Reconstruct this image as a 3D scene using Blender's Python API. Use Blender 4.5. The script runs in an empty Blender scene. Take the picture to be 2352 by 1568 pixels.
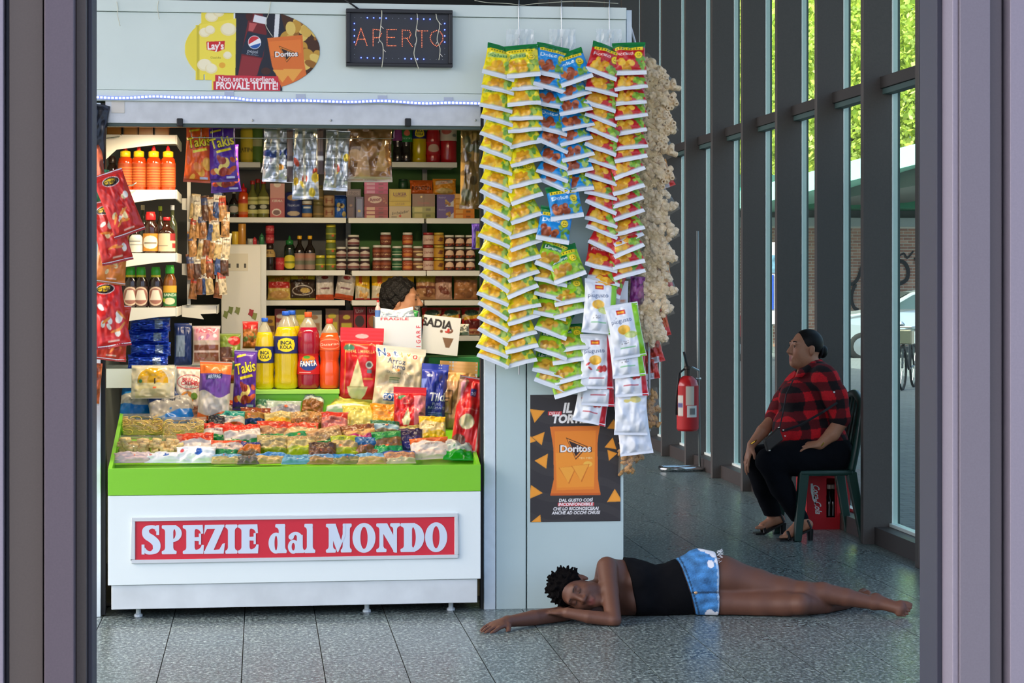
import bpy, bmesh, math, random
import numpy as np
from mathutils import Vector, Matrix, Euler
# ---------------------------------------------------------------- camera, sky, sun, exposure
SC = bpy.context.scene
F = 4660.0                      # focal length in pixels of the 2352 x 1568 frame
HOR = 645.0                     # row of the horizon
EYE = 1.6
TH = math.atan(576.0 / F)       # camera turned to the right of the kiosk's depth axis
cam_d = bpy.data.cameras.new('camera')
cam = bpy.data.objects.new('camera', cam_d)
SC.collection.objects.link(cam)
cam.location = (0, 0, EYE)
cam.rotation_euler = (math.pi / 2, 0, -TH)
cam_d.sensor_width = 36.0
cam_d.lens = F / 2352 * 36.0
cam_d.shift_y = -(784 - HOR) / 2352
cam_d.clip_end = 300
SC.camera = cam
world = bpy.data.worlds.new('world'); SC.world = world; world.use_nodes = True
wn = world.node_tree.nodes; wl = world.node_tree.links
wn.clear()
wo = wn.new('ShaderNodeOutputWorld'); wb = wn.new('ShaderNodeBackground'); ws = wn.new('ShaderNodeTexSky')
ws.sky_type = 'NISHITA'; ws.sun_disc = False; ws.sun_elevation = math.radians(52); ws.sun_rotation = math.radians(-105)
ws.air_density = 0.6; ws.dust_density = 6.0; ws.ozone_density = 0.3
wl.new(ws.outputs[0], wb.inputs[0]); wb.inputs[1].default_value = 0.36
wl.new(wb.outputs[0], wo.inputs[0])
sun_d = bpy.data.lights.new('sun', 'SUN'); sun_d.energy = 6.5; sun_d.angle = math.radians(0.6); sun_d.color = (1, .94, .84)
sun = bpy.data.objects.new('sun', sun_d); SC.collection.objects.link(sun)
sun.rotation_euler = Vector((.60, .38, -.76)).to_track_quat('-Z', 'Y').to_euler()
SC.view_settings.view_transform = 'Standard'
SC.view_settings.look = 'None'
SC.view_settings.exposure = 1.0
SC.view_settings.gamma = 1.0
SC.view_settings.use_curve_mapping = False
SC.cycles.max_bounces = 7
SC.cycles.transparent_max_bounces = 16
SC.cycles.caustics_reflective = False; SC.cycles.caustics_refractive = False
SC.cycles.sample_clamp_indirect = 6.0

# ---------------------------------------------------------------- geometry helpers
COL = SC.collection
CT, ST = math.cos(TH), math.sin(TH)
R_ = math.radians
def ray_t(u, Y): return Y / (CT - (u - 1176) / F * ST)
def W(u, v, Y):
    """world point of a frame pixel on the plane at depth Y"""
    xc = (u - 1176) / F
    t = Y / (CT - xc * ST)
    return Vector((t * (ST + xc * CT), Y, EYE + t * (HOR - v) / F))
def WX(u, Y): return W(u, 645, Y).x
def WZ(v, Y, u=700): return W(u, v, Y).z
def PX(Y, u=700): return ray_t(u, Y) / F      # metres per pixel at depth Y
def srgb(r, g, b):
    f = lambda c: (c / 255 / 12.92) if c / 255 <= .04045 else ((c / 255 + .055) / 1.055) ** 2.4
    return (f(r), f(g), f(b), 1.0)
def s2l(a):
    a = np.clip(np.asarray(a, float), 0, 1)
    return np.where(a <= .04045, a / 12.92, ((a + .055) / 1.055) ** 2.4)

MATS = {}
def mat(name, rgb, rough=.5, metal=0., spec=.5, coat=0., noise=0., nscale=20., bump=0., bscale=60., emit=0., alpha=1., trans=0., ior=1.45):
    if name in MATS: return MATS[name]
    m = bpy.data.materials.new(name); m.use_nodes = True
    nt = m.node_tree; b = nt.nodes['Principled BSDF']
    c = srgb(*rgb)
    b.inputs['Base Color'].default_value = c
    b.inputs['Roughness'].default_value = rough
    b.inputs['Metallic'].default_value = metal
    b.inputs['Specular IOR Level'].default_value = spec
    b.inputs['Coat Weight'].default_value = coat
    b.inputs['Coat Roughness'].default_value = .12
    b.inputs['IOR'].default_value = ior
    b.inputs['Alpha'].default_value = alpha
    b.inputs['Transmission Weight'].default_value = trans
    if emit:
        b.inputs['Emission Color'].default_value = c; b.inputs['Emission Strength'].default_value = emit
    if noise or bump:
        tc = nt.nodes.new('ShaderNodeTexCoord')
        if noise:
            n = nt.nodes.new('ShaderNodeTexNoise'); n.inputs['Scale'].default_value = nscale; n.inputs['Detail'].default_value = 5
            nt.links.new(tc.outputs['Object'], n.inputs['Vector'])
            r = nt.nodes.new('ShaderNodeValToRGB')
            r.color_ramp.elements[0].position = .3; r.color_ramp.elements[1].position = .7
            r.color_ramp.elements[0].color = tuple(x * (1 - noise) for x in c[:3]) + (1,)
            r.color_ramp.elements[1].color = tuple(min(1, x * (1 + noise)) for x in c[:3]) + (1,)
            nt.links.new(n.outputs[0], r.inputs[0]); nt.links.new(r.outputs[0], b.inputs['Base Color'])
        if bump:
            n2 = nt.nodes.new('ShaderNodeTexNoise'); n2.inputs['Scale'].default_value = bscale; n2.inputs['Detail'].default_value = 3
            nt.links.new(tc.outputs['Object'], n2.inputs['Vector'])
            bp = nt.nodes.new('ShaderNodeBump'); bp.inputs['Strength'].default_value = bump; bp.inputs['Distance'].default_value = .01
            nt.links.new(n2.outputs[0], bp.inputs['Height']); nt.links.new(bp.outputs[0], b.inputs['Normal'])
    MATS[name] = m
    return m
def print_mat(name, rough=.35, coat=.3, metal=0.):
    """printed film or paper: colour comes from the print (colour attribute)"""
    if name in MATS: return MATS[name]
    m = mat(name, (255, 255, 255), rough, metal, coat=coat)
    nt = m.node_tree; a = nt.nodes.new('ShaderNodeAttribute'); a.attribute_name = 'Col'
    nt.links.new(a.outputs['Color'], nt.nodes['Principled BSDF'].inputs['Base Color'])
    return m
def film_mat(name, rgb=(255, 255, 255), opac=.12, rough=.08, ior=1.4):
    """thin clear film: mostly see-through, with a gloss"""
    if name in MATS: return MATS[name]
    m = bpy.data.materials.new(name); m.use_nodes = True; nt = m.node_tree; nt.nodes.clear()
    o = nt.nodes.new('ShaderNodeOutputMaterial'); t = nt.nodes.new('ShaderNodeBsdfTransparent'); g = nt.nodes.new('ShaderNodeBsdfGlossy')
    d = nt.nodes.new('ShaderNodeBsdfDiffuse'); fr = nt.nodes.new('ShaderNodeFresnel'); fr.inputs[0].default_value = ior
    t.inputs[0].default_value = srgb(*rgb); g.inputs['Roughness'].default_value = rough; d.inputs[0].default_value = srgb(*rgb)
    m1 = nt.nodes.new('ShaderNodeMixShader'); m2 = nt.nodes.new('ShaderNodeMixShader')
    m1.inputs[0].default_value = opac
    nt.links.new(t.outputs[0], m1.inputs[1]); nt.links.new(d.outputs[0], m1.inputs[2])
    ge = nt.nodes.new('ShaderNodeNewGeometry'); mu = nt.nodes.new('ShaderNodeMath'); mu.operation = 'SUBTRACT'; mu.use_clamp = True
    nt.links.new(fr.outputs[0], mu.inputs[0]); nt.links.new(ge.outputs['Backfacing'], mu.inputs[1]); nt.links.new(mu.outputs[0], m2.inputs[0]); nt.links.new(m1.outputs[0], m2.inputs[1]); nt.links.new(g.outputs[0], m2.inputs[2])
    nt.links.new(m2.outputs[0], o.inputs[0])
    MATS[name] = m
    return m

def tag(o, label=None, cat=None, group=None, kind=None):
    if label: o['label'] = label
    if cat: o['category'] = cat
    if group: o['group'] = group
    if kind: o['kind'] = kind
    return o
def thing(name, label=None, cat=None, loc=(0, 0, 0), group=None, kind=None, rot=(0, 0, 0)):
    o = bpy.data.objects.new(name, None); COL.objects.link(o)
    o.location = loc; o.rotation_euler = rot; o.empty_display_size = .05
    return tag(o, label, cat, group, kind)
def origin(o):
    p = Vector((0, 0, 0))
    while o is not None: p += Vector(o.location); o = o.parent
    return p
def link_mesh(name, me, parent=None, loc=(0, 0, 0), rot=(0, 0, 0)):
    o = bpy.data.objects.new(name, me); COL.objects.link(o)
    o.parent = parent; o.location = loc; o.rotation_euler = rot
    return o
def raw_mesh(name, verts, faces, m, smooth=False, cols=None, midx=None):
    me = bpy.data.meshes.new(name)
    verts = np.asarray(verts, dtype=np.float32)
    if isinstance(faces, np.ndarray) and faces.ndim == 2:
        nf, k = faces.shape
        me.vertices.add(len(verts)); me.vertices.foreach_set('co', verts.ravel())
        me.loops.add(nf * k); me.loops.foreach_set('vertex_index', faces.astype(np.int32).ravel())
        me.polygons.add(nf); me.polygons.foreach_set('loop_start', np.arange(0, nf * k, k, dtype=np.int32))
        me.update(calc_edges=True)
    else:
        me.from_pydata([tuple(v) for v in verts], [], [tuple(f) for f in faces])
    for x in (m if isinstance(m, (list, tuple)) else [m]):
        me.materials.append(x)
    if midx is not None: me.polygons.foreach_set('material_index', np.asarray(midx, dtype=np.int32))
    if smooth: me.polygons.foreach_set('use_smooth', np.ones(len(me.polygons), dtype=bool))
    if cols is not None:
        ca = me.color_attributes.new('Col', 'FLOAT_COLOR', 'POINT')
        c = np.ones((len(verts), 4), dtype=np.float32); c[:, :3] = s2l(cols)
        ca.data.foreach_set('color', c.ravel())
    me.update()
    return me
class MB:
    """collects solids into ONE mesh object"""
    def __init__(s): s.v = []; s.f = []; s.mi = []; s.cur = 0
    def add(s, vs, fs):
        n = len(s.v); s.v += [tuple(v) for v in vs]; s.f += [tuple(i + n for i in f) for f in fs]; s.mi += [s.cur] * len(fs); return s
    def box(s, a, b, M=None):
        x0, y0, z0 = a; x1, y1, z1 = b
        vs = [(x0, y0, z0), (x1, y0, z0), (x1, y1, z0), (x0, y1, z0), (x0, y0, z1), (x1, y0, z1), (x1, y1, z1), (x0, y1, z1)]
        if M is not None: vs = [M @ Vector(v) for v in vs]
        return s.add(vs, [(0, 3, 2, 1), (4, 5, 6, 7), (0, 1, 5, 4), (1, 2, 6, 5), (2, 3, 7, 6), (3, 0, 4, 7)])
    def tube(s, pts, r, n=8, closed=False, cap=True):
        pts = [Vector(p) for p in pts]; k = len(pts)
        rs = r if isinstance(r, (list, tuple)) else [r] * k
        rings = []; up = None
        for i, p in enumerate(pts):
            if closed: d = (pts[(i + 1) % k] - pts[i - 1])
            else: d = (pts[min(i + 1, k - 1)] - pts[max(i - 1, 0)])
            d.normalize()
            if up is None: up = d.orthogonal().normalized()
            up = (up - d * up.dot(d))
            up = up.normalized() if up.length > 1e-6 else d.orthogonal().normalized()
            sd = d.cross(up)
            rings.append([p + (up * math.cos(2 * math.pi * j / n) + sd * math.sin(2 * math.pi * j / n)) * rs[i] for j in range(n)])
        vs = [q for r_ in rings for q in r_]; fs = []
        for i in range(k if closed else k - 1):
            a, b = i * n, ((i + 1) % k) * n
            for j in range(n): fs.append((a + j, a + (j + 1) % n, b + (j + 1) % n, b + j))
        if cap and not closed: fs += [tuple(range(n))[::-1], tuple(range((k - 1) * n, k * n))]
        return s.add(vs, fs)
    def lathe(s, prof, n=20, c=(0, 0, 0), caps=True):
        vs = []; fs = []
        for r, z in prof:
            for j in range(n):
                a = 2 * math.pi * j / n; vs.append((c[0] + r * math.cos(a), c[1] + r * math.sin(a), c[2] + z))
        for i in range(len(prof) - 1):
            for j in range(n): fs.append((i * n + j, i * n + (j + 1) % n, (i + 1) * n + (j + 1) % n, (i + 1) * n + j))
        if caps: fs += [tuple(range(n))[::-1], tuple(range((len(prof) - 1) * n, len(prof) * n))]
        return s.add(vs, fs)
    def prism(s, poly, d, M=None):
        """polygon (x,z) list extruded from y=0 to y=d"""
        n = len(poly); vs = [(x, 0, z) for x, z in poly] + [(x, d, z) for x, z in poly]
        if M is not None: vs = [M @ Vector(v) for v in vs]
        fs = [tuple(range(n)), tuple(range(n, 2 * n))[::-1]] + [(i, i + n, (i + 1) % n + n, (i + 1) % n) for i in range(n)]
        return s.add(vs, fs)
    def mesh(s, name, m, smooth=False, off=(0, 0, 0), bevel=0.):
        v = np.asarray(s.v, float) - np.asarray(off, float)
        me = raw_mesh(name, v, s.f, m, smooth, midx=s.mi)
        if bevel:
            bm = bmesh.new(); bm.from_mesh(me); bmesh.ops.remove_doubles(bm, verts=bm.verts, dist=1e-5)
            es = [e for e in bm.edges if len(e.link_faces) == 2 and e.calc_face_angle(0) > .5]
            bmesh.ops.bevel(bm, geom=es, offset=bevel, segments=2, affect='EDGES', profile=.5)
            bm.to_mesh(me); bm.free()
        return me
    def build(s, name, m, parent=None, smooth=False, bevel=0., local=False):
        off = (0, 0, 0) if local or parent is None else origin(parent)
        return link_mesh(name, s.mesh(name, m, smooth, off, bevel), parent)
def copy_tree(o, parent=None):
    c = o.copy(); COL.objects.link(c); c.parent = parent
    for ch in list(o.children): copy_tree(ch, c)
    return c
def place(proto, loc, rot, label, group=None):
    c = copy_tree(proto); c.location = loc; c.rotation_euler = rot; c['label'] = label
    if group: c['group'] = group
    return c
ORD = 'first second third fourth fifth sixth seventh eighth ninth tenth eleventh twelfth thirteenth fourteenth fifteenth sixteenth seventeenth eighteenth nineteenth twentieth twenty-first twenty-second twenty-third twenty-fourth'.split()
# ---------------------------------------------------------------- the setting
def noise_mat_floor():
    m = mat('terrazzo', (108, 116, 116), .3, spec=.5)
    nt = m.node_tree; b = nt.nodes['Principled BSDF']; tc = nt.nodes.new('ShaderNodeTexCoord')
    mp = nt.nodes.new('ShaderNodeMapping'); mp.inputs['Scale'].default_value = (1.0, .55, 1)
    oi = nt.nodes.new('ShaderNodeObjectInfo')
    nt.links.new(tc.outputs['Object'], mp.inputs[0])
    n1 = nt.nodes.new('ShaderNodeTexNoise'); n1.inputs['Scale'].default_value = 70; n1.inputs['Detail'].default_value = 4; n1.inputs['Roughness'].default_value = .75
    n2 = nt.nodes.new('ShaderNodeTexVoronoi'); n2.inputs['Scale'].default_value = 60
    nt.links.new(mp.outputs[0], n1.inputs['Vector']); nt.links.new(mp.outputs[0], n2.inputs['Vector'])
    r = nt.nodes.new('ShaderNodeValToRGB')
    e = r.color_ramp.elements; e[0].position = .36; e[0].color = srgb(48, 58, 58); e[1].position = .66; e[1].color = srgb(166, 184, 182)
    x = r.color_ramp.elements.new(.5); x.color = srgb(94, 107, 106)
    nt.links.new(n1.outputs[0], r.inputs[0])
    sp = nt.nodes.new('ShaderNodeSeparateColor'); nt.links.new(n2.outputs['Color'], sp.inputs[0])
    r2 = nt.nodes.new('ShaderNodeValToRGB'); r2.color_ramp.interpolation = 'CONSTANT'
    r2.color_ramp.elements[0].color = (.75, .75, .75, 1); r2.color_ramp.elements[1].position = .78; r2.color_ramp.elements[1].color = (1.45, 1.42, 1.36, 1)
    q = r2.color_ramp.elements.new(.3); q.color = (1, 1, 1, 1)
    nt.links.new(sp.outputs[0], r2.inputs[0])
    mx = nt.nodes.new('ShaderNodeMix'); mx.data_type = 'RGBA'; mx.blend_type = 'MULTIPLY'; mx.inputs[0].default_value = .8
    nt.links.new(r.outputs[0], mx.inputs[6]); nt.links.new(r2.outputs[0], mx.inputs[7])
    n3 = nt.nodes.new('ShaderNodeTexNoise'); n3.inputs['Scale'].default_value = 1.3; n3.inputs['Detail'].default_value = 3
    nt.links.new(tc.outputs['Object'], n3.inputs['Vector'])
    r3 = nt.nodes.new('ShaderNodeValToRGB'); r3.color_ramp.elements[0].color = (.20, .20, .20, 1); r3.color_ramp.elements[1].color = (.38, .38, .38, 1)
    nt.links.new(n3.outputs[0], r3.inputs[0]); nt.links.new(r3.outputs[0], b.inputs['Roughness'])
    nt.links.new(mx.outputs[2], b.inputs['Base Color'])
    return m
M_floor = noise_mat_floor()
M_joint = mat('floor_joint', (58, 58, 58), .8)
floor = thing('floor', kind='structure')
MB().box((-3, 3.6, -.06), (3.98, 27.5, -.0035)).build('floor_bed', M_joint, floor)
rnd = random.Random(3)
slab = MB().box((0, 0, -.02), (.335 - .0045, 2.6975, 0)).mesh('floor_slab', M_floor)
for i in range(-7, 13):
    x = -.4138 + .335 * i
    y = 3.6 - (2.7 * .37 * i) % 2.7
    while y < 27.5:
        w = min(.3305, 3.9 - x)
        link_mesh('floor_slab', slab, floor, (x + .002, y, 0)); y += 2.7
# ceiling slab and dark end of the hall
M_ceil = mat('ceiling_paint', (120, 122, 122), .8)
ceil = MB().box((-7, 0.2, 6.5), (4.4, 28, 6.8)).build('ceiling', M_ceil); tag(ceil, kind='structure')  # unseen hall ceiling, put in and run forward to shade hall and jambs
ub = MB().box((-7, 0.2, 6.8), (4.4, 80, 8.6)).build('roof', mat('shade_block', (140, 138, 134), .8)); tag(ub, kind='structure')  # unseen block added over the hall so its shadow covers the near street
M_darkwall = mat('dark_wall', (46, 46, 47), .7)
wb_ = MB().box((-7, 27.4, -.05), (3.98, 27.7, 6.5)).build('wall_back', M_darkwall); tag(wb_, kind='structure')

# glazed wall: fins, outer caps, panes, transoms, sills
M_fin = mat('fin_paint', (80, 75, 72), .5, noise=.06, nscale=90)
M_cap = mat('glazing_cap', (236, 246, 240), .4)
M_bar = mat('transom_dark', (50, 47, 45), .5)
M_sill = mat('sill_dark', (62, 56, 54), .5)
M_glass = film_mat('pane_glass', (232, 246, 241), .02, .02, 1.22)
M_gasket = mat('gasket', (60, 84, 82), .6)
wr = thing('wall_right', kind='structure')
XF0, XF1 = 3.63, 3.805
SP = 1.04
for n in range(-1, 16):
    y = 10.93 + SP * n
    MB().box((XF0, y, 0), (XF1, y + .06, 6.5)).build('mullion_fin', M_fin, wr, bevel=.003)
    MB().box((XF1 + .004, y - .002, 0), (XF1 + .04, y + .055, 6.5)).build('glazing_cap', M_cap, wr)
    MB().box((XF1 + .041, y + .0, .1), (XF1 + .055, y + .03, 6.5)).build('gasket', M_gasket, wr)
    y0, y1 = y + .06, y + SP
    MB().box((3.735, y0, 2.77), (XF1 - .001, y1 - .0, 2.84)).build('transom', M_bar, wr)
    MB().box((3.75, y0, 2.735), (XF1 + .012, y1, 2.768)).build('transom_clip', M_gasket, wr)
    MB().box((3.70, y0, 0), (XF1 + .02, y1, .105)).build('sill_rail', M_sill, wr)
    MB().box((XF1 - .012, y0, .106), (XF1 + .04, y1, .125)).build('sill_bead', M_cap, wr)
    MB().box((XF1 + .008, y0, .126), (XF1 + .016, y1, 2.734)).build('pane', M_glass, wr)
    MB().box((XF1 + .008, y0, 2.845), (XF1 + .016, y1, 6.5)).build('pane', M_glass, wr)
# entrance jambs seen close by
M_jamb = mat('jamb_bronze', (89, 81, 91), .42, metal=.25, noise=.05, nscale=260, spec=.4)
M_jambl = mat('jamb_pale', (130, 124, 138), .45, metal=.15, noise=.04, nscale=200)
M_jambd = mat('jamb_dark', (78, 71, 69), .45, metal=.2, noise=.05, nscale=260)
M_rub = mat('jamb_seal', (44, 46, 60), .5)
def jamb(name, strips, Y):
    r = thing(name, kind='structure', loc=(WX(strips[0][0], Y), Y, 0))
    for u0, u1, dy, m, nm in strips:
        x0, x1 = WX(u0, Y), WX(u1, Y)
        MB().box((x0, Y + dy, 0), (x1, Y + .16, 4.8)).build(nm, m, r, bevel=.0018)
    return r
YJ = 4.0
jamb('door_1', [(-70, 8, 0, M_jambl, 'jamb_face'), (8, 20, .03, M_rub, 'seal'), (20, 98, .008, M_jambd, 'jamb_face'), (98, 104, .03, M_rub, 'seal'),
                (104, 172, -.02, M_jamb, 'jamb_face'), (172, 196, .02, M_jambd, 'jamb_face'), (196, 207, .05, M_rub, 'seal')], YJ)
jamb('door_2', [(2170, 2183, .05, M_rub, 'seal'), (2183, 2197, -.012, M_jambl, 'jamb_face'), (2197, 2267, -.02, mat('jamb_lilac', (110, 105, 116), .42, metal=.15, noise=.04, nscale=260), 'jamb_face'), (2267, 2270, .01, M_rub, 'seal'),
                (2270, 2303, .004, mat('jamb_mid', (88, 83, 90), .42, metal=.2, noise=.04, nscale=260), 'jamb_face'), (2303, 2312, .03, M_rub, 'seal'), (2312, 2430, -.02, M_jambl, 'jamb_face')], YJ)

# ---------------------------------------------------------------- street outside the glass
def paving_mat():
    m = mat('street_paving', (150, 150, 146), .8)
    nt = m.node_tree; b = nt.nodes['Principled BSDF']; tc = nt.nodes.new('ShaderNodeTexCoord')
    br = nt.nodes.new('ShaderNodeTexBrick'); br.inputs['Scale'].default_value = 2.0; br.inputs['Mortar Size'].default_value = .015
    br.inputs['Color1'].default_value = srgb(112, 114, 116); br.inputs['Color2'].default_value = srgb(98, 100, 103); br.inputs['Mortar'].default_value = srgb(78, 80, 82)
    nt.links.new(tc.outputs['Object'], br.inputs['Vector']); nt.links.new(br.outputs[0], b.inputs['Base Color'])
    return m
pav = MB().box((-60, -60, -.3), (90, 110, -.07)).build('pavement', paving_mat()); tag(pav, kind='structure')
# ---------------------------------------------------------------- the kiosk shell
YK = 9.83
M_panel = mat('kiosk_panel', (212, 226, 221), .45, noise=.03, nscale=3)
M_panel2 = mat('kiosk_side_panel', (184, 206, 206), .45, noise=.03, nscale=3)
M_post = mat('kiosk_post', (210, 224, 230), .4, noise=.05, nscale=25)
M_black = mat('gap_black', (26, 28, 30), .6)
M_shut = mat('shutter_galvanised', (196, 200, 202), .38, metal=.35, noise=.10, nscale=14)
M_soff = mat('soffit_olive', (86, 104, 40), .45)
M_int = mat('kiosk_inner_wall', (168, 178, 176), .6)
M_inback = mat('kiosk_back_green', (62, 110, 44), .6)
M_ingray = mat('kiosk_back_gray', (92, 92, 92), .6)
M_green = mat('counter_green', (128, 204, 44), .35, coat=.2)
M_white = mat('counter_white', (230, 242, 242), .35, coat=.2)
M_alu = mat('plinth_aluminium', (222, 230, 232), .34, metal=.35, noise=.08, nscale=6)
M_shelf = mat('shelf_enamel', (232, 230, 222), .4)
M_steel = mat('steel_wire', (190, 192, 190), .25, metal=.9)
kx0, kx1 = WX(190, YK), WX(1432, YK)
kiosk = thing('market_kiosk', 'pale grey market kiosk with an open shop front packed with groceries', 'kiosk', ((kx0 + kx1) / 2, YK, 0))
def kbox(name, u0, u1, v0, v1, m, Y=YK, d=.03, bev=.002, par=None):
    a, b = W(u0, v1, Y), W(u1, v0, Y)
    return MB().box((a.x, Y, a.z), (b.x, Y + d, b.z)).build(name, m, par or kiosk, bevel=bev)
ZT = WZ(6, YK)
# fascia: top rail, main panel, lower band
xl, xr = WX(150, YK), WX(1438, YK)
MB().box((xl, YK - .012, WZ(33, YK)), (xr, YK + .05, ZT)).build('fascia_rail', M_panel, kiosk, bevel=.002)
MB().box((xl, YK, WZ(211, YK)), (xr, YK + .05, WZ(34, YK))).build('fascia_panel', M_panel, kiosk, bevel=.002)
MB().box((xl, YK - .008, WZ(236, YK)), (WX(1112, YK), YK + .05, WZ(212, YK))).build('fascia_band', M_panel, kiosk, bevel=.002)
MB().box((WX(1440, YK), YK + .01, WZ(640, YK)), (WX(1452, YK), YK + .04, WZ(10, YK))).build('corner_trim', M_post, kiosk, bevel=.002)
MB().box((xl - .3, YK + .05, ZT - .04), (xr, YK + 3.1, ZT)).build('roof_sheet', M_panel, kiosk)
# posts and side panels
kbox('post', 150, 231, 236, 1418, M_post, d=.06)
kbox('post_gap', 231, 242, 236, 1412, M_black, Y=YK + .02, d=.05, bev=0)
kbox('post_gap', 1104, 1112, 236, 1402, M_black, Y=YK + .02, d=.05, bev=0)
kbox('post', 1112, 1138, 212, 1402, M_post, d=.06)
kbox('side_panel', 1140, 1208, 212, 1402, M_panel2, d=.04)
kbox('side_panel', 1211, 1432, 212, 1402, M_panel2, d=.04)
kbox('panel_back', 1136, 1431, 215, 1398, M_black, Y=YK + .025, d=.03, bev=0)
# shutter box under the fascia
sh = kbox('shutter_box', 242, 1104, 236, 282, M_shut, Y=YK + .01, d=.22)
kbox('shutter_slat', 242, 1104, 282, 290, mat('shutter_slat', (70, 84, 78), .4, metal=.4), Y=YK + .02, d=.05, bev=.001, par=None)
for u in (247, 580, 760, 1092):
    p = W(u, 276, YK + .01)
    o = MB().lathe([(.006, 0), (.006, .006), (.0035, .009)], 8).build('screw', M_steel, sh, local=True, smooth=True)
    o.location = p - Vector(kiosk.location); o.rotation_euler = (R_(90), 0, 0)
for u in (413, 937):
    a, b = W(u - 7, 290, YK), W(u + 7, 272, YK)
    MB().box((a.x, YK - .012, a.z), (b.x, YK + .03, b.z)).build('shutter_stop', M_black, kiosk, bevel=.004)
pb = kbox('paper_notice', 256, 286, 231, 259, mat('notice_paper', (214, 210, 200), .8), Y=YK + .006, d=.0036, bev=0)
# interior shell
ZI = 2.375
XI0, XI1 = -.86, 1.52
YB = 12.62
ZC = 2.72
MB().box((XI0, YK + .235, ZI), (XI1, YK + .52, ZI + .03)).build('soffit', M_soff, kiosk)
MB().box((XI0, YK + .50, ZI + .03), (XI1, YK + .52, ZC)).build('soffit_back', M_soff, kiosk)
MB().box((XI0, YK + .52, ZC), (XI1, YB, ZC + .03)).build('inner_ceiling', M_int, kiosk)
MB().box((XI0 - .04, YK + .07, 0), (XI0, YB, ZC)).build('inner_wall', M_int, kiosk)
MB().box((XI1, YK + .07, 0), (XI1 + .04, YB, ZC)).build('inner_wall', M_int, kiosk)
xm = WX(800, YB)
MB().box((XI0, YB, 0), (xm, YB + .04, ZC)).build('back_wall', M_ingray, kiosk)
MB().box((xm, YB, 0), (XI1, YB + .04, ZC)).build('back_wall', M_inback, kiosk)
MB().box((XI0, YK + .3, .005), (XI1, YB, .02)).build('inner_floor', mat('kiosk_floor', (110, 104, 98), .7), kiosk)
# recessed spotlights in the soffit
M_lamp = mat('lamp_glow', (255, 226, 170), .5, emit=26)
M_ring = mat('lamp_ring', (190, 180, 150), .3, metal=.6)
for i, u in enumerate((332, 476, 568, 660, 768, 876, 974, 1074)):
    p = W(u, 296, YK + .36); p.z = ZI - .0005
    s = thing('recessed_spotlight', f'{ORD[i]} round warm spotlight from the post with the red bags, set in the soffit', 'spotlight', p, 'spotlights in the kiosk soffit')
    MB().lathe([(.046, -.012), (.05, -.006), (.05, -.0005), (.036, -.0005), (.036, -.012)], 20, caps=False).build('ring', M_ring, s, smooth=True, local=True)
    MB().lathe([(.0365, -.008), (.02, -.0085), (.001, -.009)], 20).build('lens', M_lamp, s, local=True)
    l = bpy.data.lights.new('spot', 'SPOT'); l.energy = 10.5; l.color = (1, .80, .52); l.spot_size = R_(150); l.spot_blend = .7; l.shadow_soft_size = .035
    lo = bpy.data.objects.new('bulb', l); COL.objects.link(lo); lo.parent = s; lo.location = (0, 0, -.02); lo.rotation_euler = (R_(24), 0, 0)
# ---------------------------------------------------------------- counter with sloping tray and sign
cxl, cxr = WX(248, YK - .1), WX(1104, YK - .1)
YC = YK - .1
counter = thing('display_counter', 'white shop counter with a bright green sloping tray on top and a red lettered sign', 'counter', ((cxl + cxr) / 2, YC, 0))
zg0, zg1 = WZ(1132, YC), WZ(1071, YC)
zw = WZ(1336, YC)
MB().box((cxl, YC, zw), (cxr, YC + .8, zg0 - .002)).build('front_panel', M_white, counter, bevel=.002)
MB().box((cxl + .015, YC + .012, WZ(1392, YC)), (cxr - .015, YC + .75, zw - .002)).build('plinth', M_alu, counter, bevel=.002)
for u in (315, 845, 1040):
    x = WX(u, YC); MB().lathe([(.02, 0), (.02, .01), (.012, .015), (.012, .05)], 10, (x, YC + .1, 0)).build('foot', M_post, counter)
YT = 10.85; ZTB = 1.0            # back of the tray
tb = MB()
t_ = .018
TY0, TZ0 = YC, zg1
def tray_z(y): return TZ0 - .055 + (y - TY0) / (YT - TY0) * (ZTB - TZ0)
cb = .0
tb.box((cxl, YC - .003, zg0), (cxr, YC + t_, zg1)).build('tray_front', M_green, counter, bevel=.002)
for x0, x1 in ((cxl, cxl + t_), (cxr - t_, cxr)):
    m_ = MB(); m_.add([(x0, YC + t_, zg0), (x1, YC + t_, zg0), (x1, YC + t_, zg1), (x0, YC + t_, zg1), (x0, YT, zg0), (x1, YT, zg0), (x1, YT, ZTB), (x0, YT, ZTB)],
                      [(0, 1, 2, 3), (5, 4, 7, 6), (4, 0, 3, 7), (1, 5, 6, 2), (3, 2, 6, 7), (4, 5, 1, 0)]).build('tray_side', M_green, counter)
fl = MB(); ya, yb = YC + t_, YT
fl.add([(cxl + t_, ya, tray_z(ya)), (cxr - t_, ya, tray_z(ya)), (cxr - t_, yb, tray_z(yb)), (cxl + t_, yb, tray_z(yb)), (cxl + t_, ya, zg0), (cxr - t_, ya, zg0), (cxr - t_, yb, zg0), (cxl + t_, yb, zg0)],
       [(0, 1, 2, 3), (7, 6, 5, 4), (4, 5, 1, 0), (5, 6, 2, 1), (6, 7, 3, 2), (7, 4, 0, 3)]).build('tray_floor', M_green, counter)
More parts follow.
